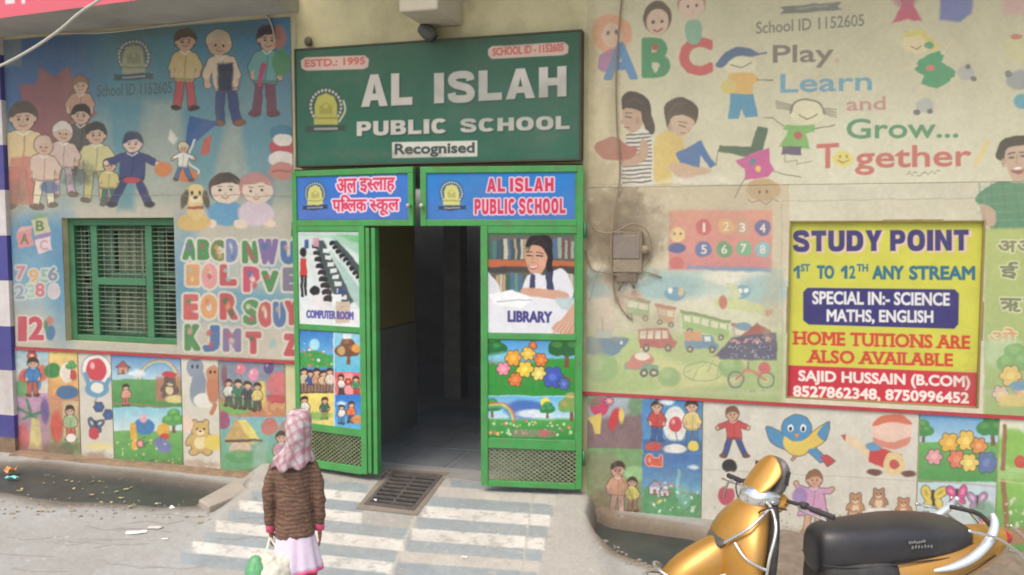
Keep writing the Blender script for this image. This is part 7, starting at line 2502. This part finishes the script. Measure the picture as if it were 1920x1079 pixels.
for nm, x in (('front_wheel', .58), ('rear_wheel', -.62)):
    wh = empty('wheel', S3((x, 0, .215)))
    wh.parent = scooter
    mb = MB()
    R = []
    for k in range(36):
        t = 2 * math.pi * k / 36
        ring = []
        for j in range(12):
            a = 2 * math.pi * j / 12
            rr = .172 + .045 * math.cos(a)
            ring.append(S3((rr * math.cos(t), .045 * math.sin(a), rr * math.sin(t))))
        R.append(ring)
    mb.rings(R, closed=True)
    link('tyre', mb.mesh(), rubber, wh, local=True)
    mb = MB()
    mb.tube([S3((0, -.03, 0)), S3((0, .03, 0))], .132 * SCL, 28)
    mb.tube([S3((0, -.055, 0)), S3((0, .055, 0))], .03 * SCL, 16)
    link('rim', mb.mesh(), mat('rim_alloy', (150, 150, 150), .4, .6, var=.1), wh, local=True)
pipe('fork', [[(.36, 0, .88), (.46, .0, .56), (.50, .075, .40), (.58, .075, .215)], [(.46, .0, .56), (.50, -.075, .40), (.58, -.075, .215)]], .018, black_pl)
pipe('exhaust', [[(-.15, -.15, .2), (-.4, -.19, .22), (-.8, -.2, .28)]], [(.02, .045, .045)], dark_metal)
loft('engine', [lx_ring(x, .26, a, .1, 3) for x, a in ((-.05, .06), (-.1, .1), (-.45, .11), (-.68, .09), (-.7, .05))], dark_metal)
# crash guards
pipe('apron_guard', [[(.34, s * .06, .885), (.32, s * .12, .875), (.335, s * .205, .80), (.385, s * .243, .67), (.40, s * .245, .52), (.37, s * .225, .36)] for s in (-1, 1)] + [[(.33, s * .13, .87), (.44, s * .165, .80), (.53, s * .10, .715)] for s in (1,)] + [[(.50, s * .15, .735), (.47, s * .21, .68), (.395, s * .242, .64)] for s in (1,)], .0075, chrome)
pipe('fender_guard', [[(.46, s * .15, .46), (.60, s * .155, .47), (.74, s * .14, .50), (.82, s * .08, .53), (.835, 0, .54)] for s in (-1, 1)] + [[(.72, s * .13, .505), (.76, s * .10, .56), (.80, s * .05, .585), (.81, 0, .59)] for s in (-1, 1)], .0068, chrome)
loft('badge', [lx_ring(x, z, a, b) for x, z, a, b in ((.50, .715, .10, .012), (.525, .70, .09, .02), (.545, .685, .06, .02), (.552, .68, .02, .008))], mat('badge_grey', (96, 92, 84), .4, .3, var=.15))
# steering head, turned towards the camera
STEER = math.radians(16)
head = empty('steering_head', S3((.295, 0, .885)))
head.parent = scooter
head.rotation_euler = (0, 0, STEER)
head.scale = (.62, .74, .70)
H = lambda x, z, a, b, p=2.2, tilt=0.0: lx_ring(x, z, a * .80, b, p, 28, tilt)
loft('upper_cowl', [H(.15, .035, .03, .008, 1.8), H(.145, .038, .085, .020, 1.8), H(.138, .045, .10, .028, 1.7), H(.05, .095, .15, .068, 1.55, -.1), H(-.035, .165, .148, .10, 1.5, -.3), H(-.042, .168, .146, .10, 1.5, -.3), H(-.046, .168, .13, .088, 1.5, -.3), H(-.047, .168, .05, .03, 1.5, -.3)], gold, head)
loft('headlight', [H(.175, .0, .03, .02), H(.166, .0, .092, .055), H(.12, .010, .135, .080), H(.06, .022, .156, .072), H(.0, .026, .160, .045), H(-.05, .020, .152, .016), H(-.055, .02, .06, .008)], mat('headlight_glass', (216, 216, 212), .12, .75, var=.12, scale=18, coat=1.0), head)
loft('lower_cowl', [H(.13, -.04, .03, .02, 1.9), H(.12, -.045, .095, .05, 1.9), H(.06, -.055, .135, .078, 1.8), H(.0, -.058, .164, .080, 1.7), H(-.07, -.035, .178, .066, 1.7), H(-.13, -.01, .16, .040, 1.7), H(-.138, -.01, .06, .012, 1.7)], gold, head)
for s in (1, -1):
    mb = MB()
    mb.ell(S3((.02, s * .118, -.004)), .046, .020, .022, 16, 10)
    link('indicator', mb.mesh(), mat('indicator_lens', (150, 150, 152), .12, .5, var=.3, scale=60, coat=1.0), head, local=True)
loft('dashboard', [H(-.045, .155, .05, .03), H(-.05, .14, .135, .12, 3.2, -.45), H(-.07, .13, .142, .12, 3.2, -.45), H(-.105, .11, .142, .105, 3.2, -.45), H(-.12, .10, .13, .08, 3.2, -.45), H(-.125, .095, .06, .04, 2.6, -.45)], mat('dash_grey', (104, 100, 97), .4, var=.25, scale=16, dirt=(150, 146, 140), dirt_amt=.4, dscale=9), head)
for s in (1, -1):
    hb = pipe('handlebar', [[(-.07, s * .14, .0), (-.085, s * .25, .005), (-.10, s * .31, .0)]], .014, dark_metal, head)
    pipe('grip', [[(-.097, s * .305, .0), (-.112, s * .39, -.004), (-.125, s * .465, -.008)]], [(.018, .019, .018)], mat('grip_rubber', (58, 56, 56), .7, var=.15), hb)
    pipe('lever', [[(-.055, s * .25, .0), (-.02, s * .30, -.004), (-.035, s * .39, -.012), (-.06, s * .46, -.02)]], [(.010, .008, .006, .007)], mat('lever_alloy', (170, 170, 168), .35, .7, var=.1), hb)
    loft('switch_box', [H(-.06 - .0, .0, .0, .0)] if False else [[(lambda q: (q[0], q[1] + s * .26 * SCL, q[2]))(p) for p in lx_ring(x, .008, a, b, 3)] for x, a, b in ((-.055, .02, .012), (-.065, .03, .022), (-.11, .03, .022), (-.12, .02, .012))], black_pl, hb)
    pipe('mirror_stub', [[(-.07, s * .13, .10), (-.072, s * .135, .15), (-.078, s * .14, .19)]], [(.013, .012, .014)], black_pl, head)
pipe('clutch_blade', [[(-.07, -.36, .0), (-.045, -.385, -.03), (-.03, -.40, -.09), (-.03, -.405, -.145)]], [(.010, .016, .020, .010)], mat('lever_alloy', (170, 170, 168), .35, .7, var=.1), head, flat=.45)
mb = MB()
mb.ell(S3((-.035, .158, -.012)), .008, .006, .009, 10, 6)
link('screw', mb.mesh(), black_pl, head, local=True)
pipe('stand', [[(-.28, .12, .24), (-.22, .2, .12), (-.2, .26, .005)]], .011, dark_metal)
# seams, cables and fasteners that break up the bodywork
pipe('body_seam', [[(-.06, s * .1415, .46), (-.22, s * .179, .475), (-.42, s * .2025, .50), (-.60, s * .2005, .545), (-.78, s * .150, .60)] for s in (-1, 1)], .0032, black_pl)
pipe('apron_seam', [[(.37, s * .118, .83), (.395, s * .178, .755), (.405, s * .207, .66), (.40, s * .214, .50), (.395, s * .19, .33)] for s in (-1, 1)], .004, black_pl)
for s in (1, -1):
    pipe('brake_cable', [[(.27, s * .17, .875), (.34, s * .19, .895), (.37, s * .11, .85), (.33, s * .05, .80)]], .004, black_pl)
    pipe('side_trim', [[(.50, s * .118, .585), (.60, s * .108, .56), (.70, s * .096, .525)]], .004, chrome)
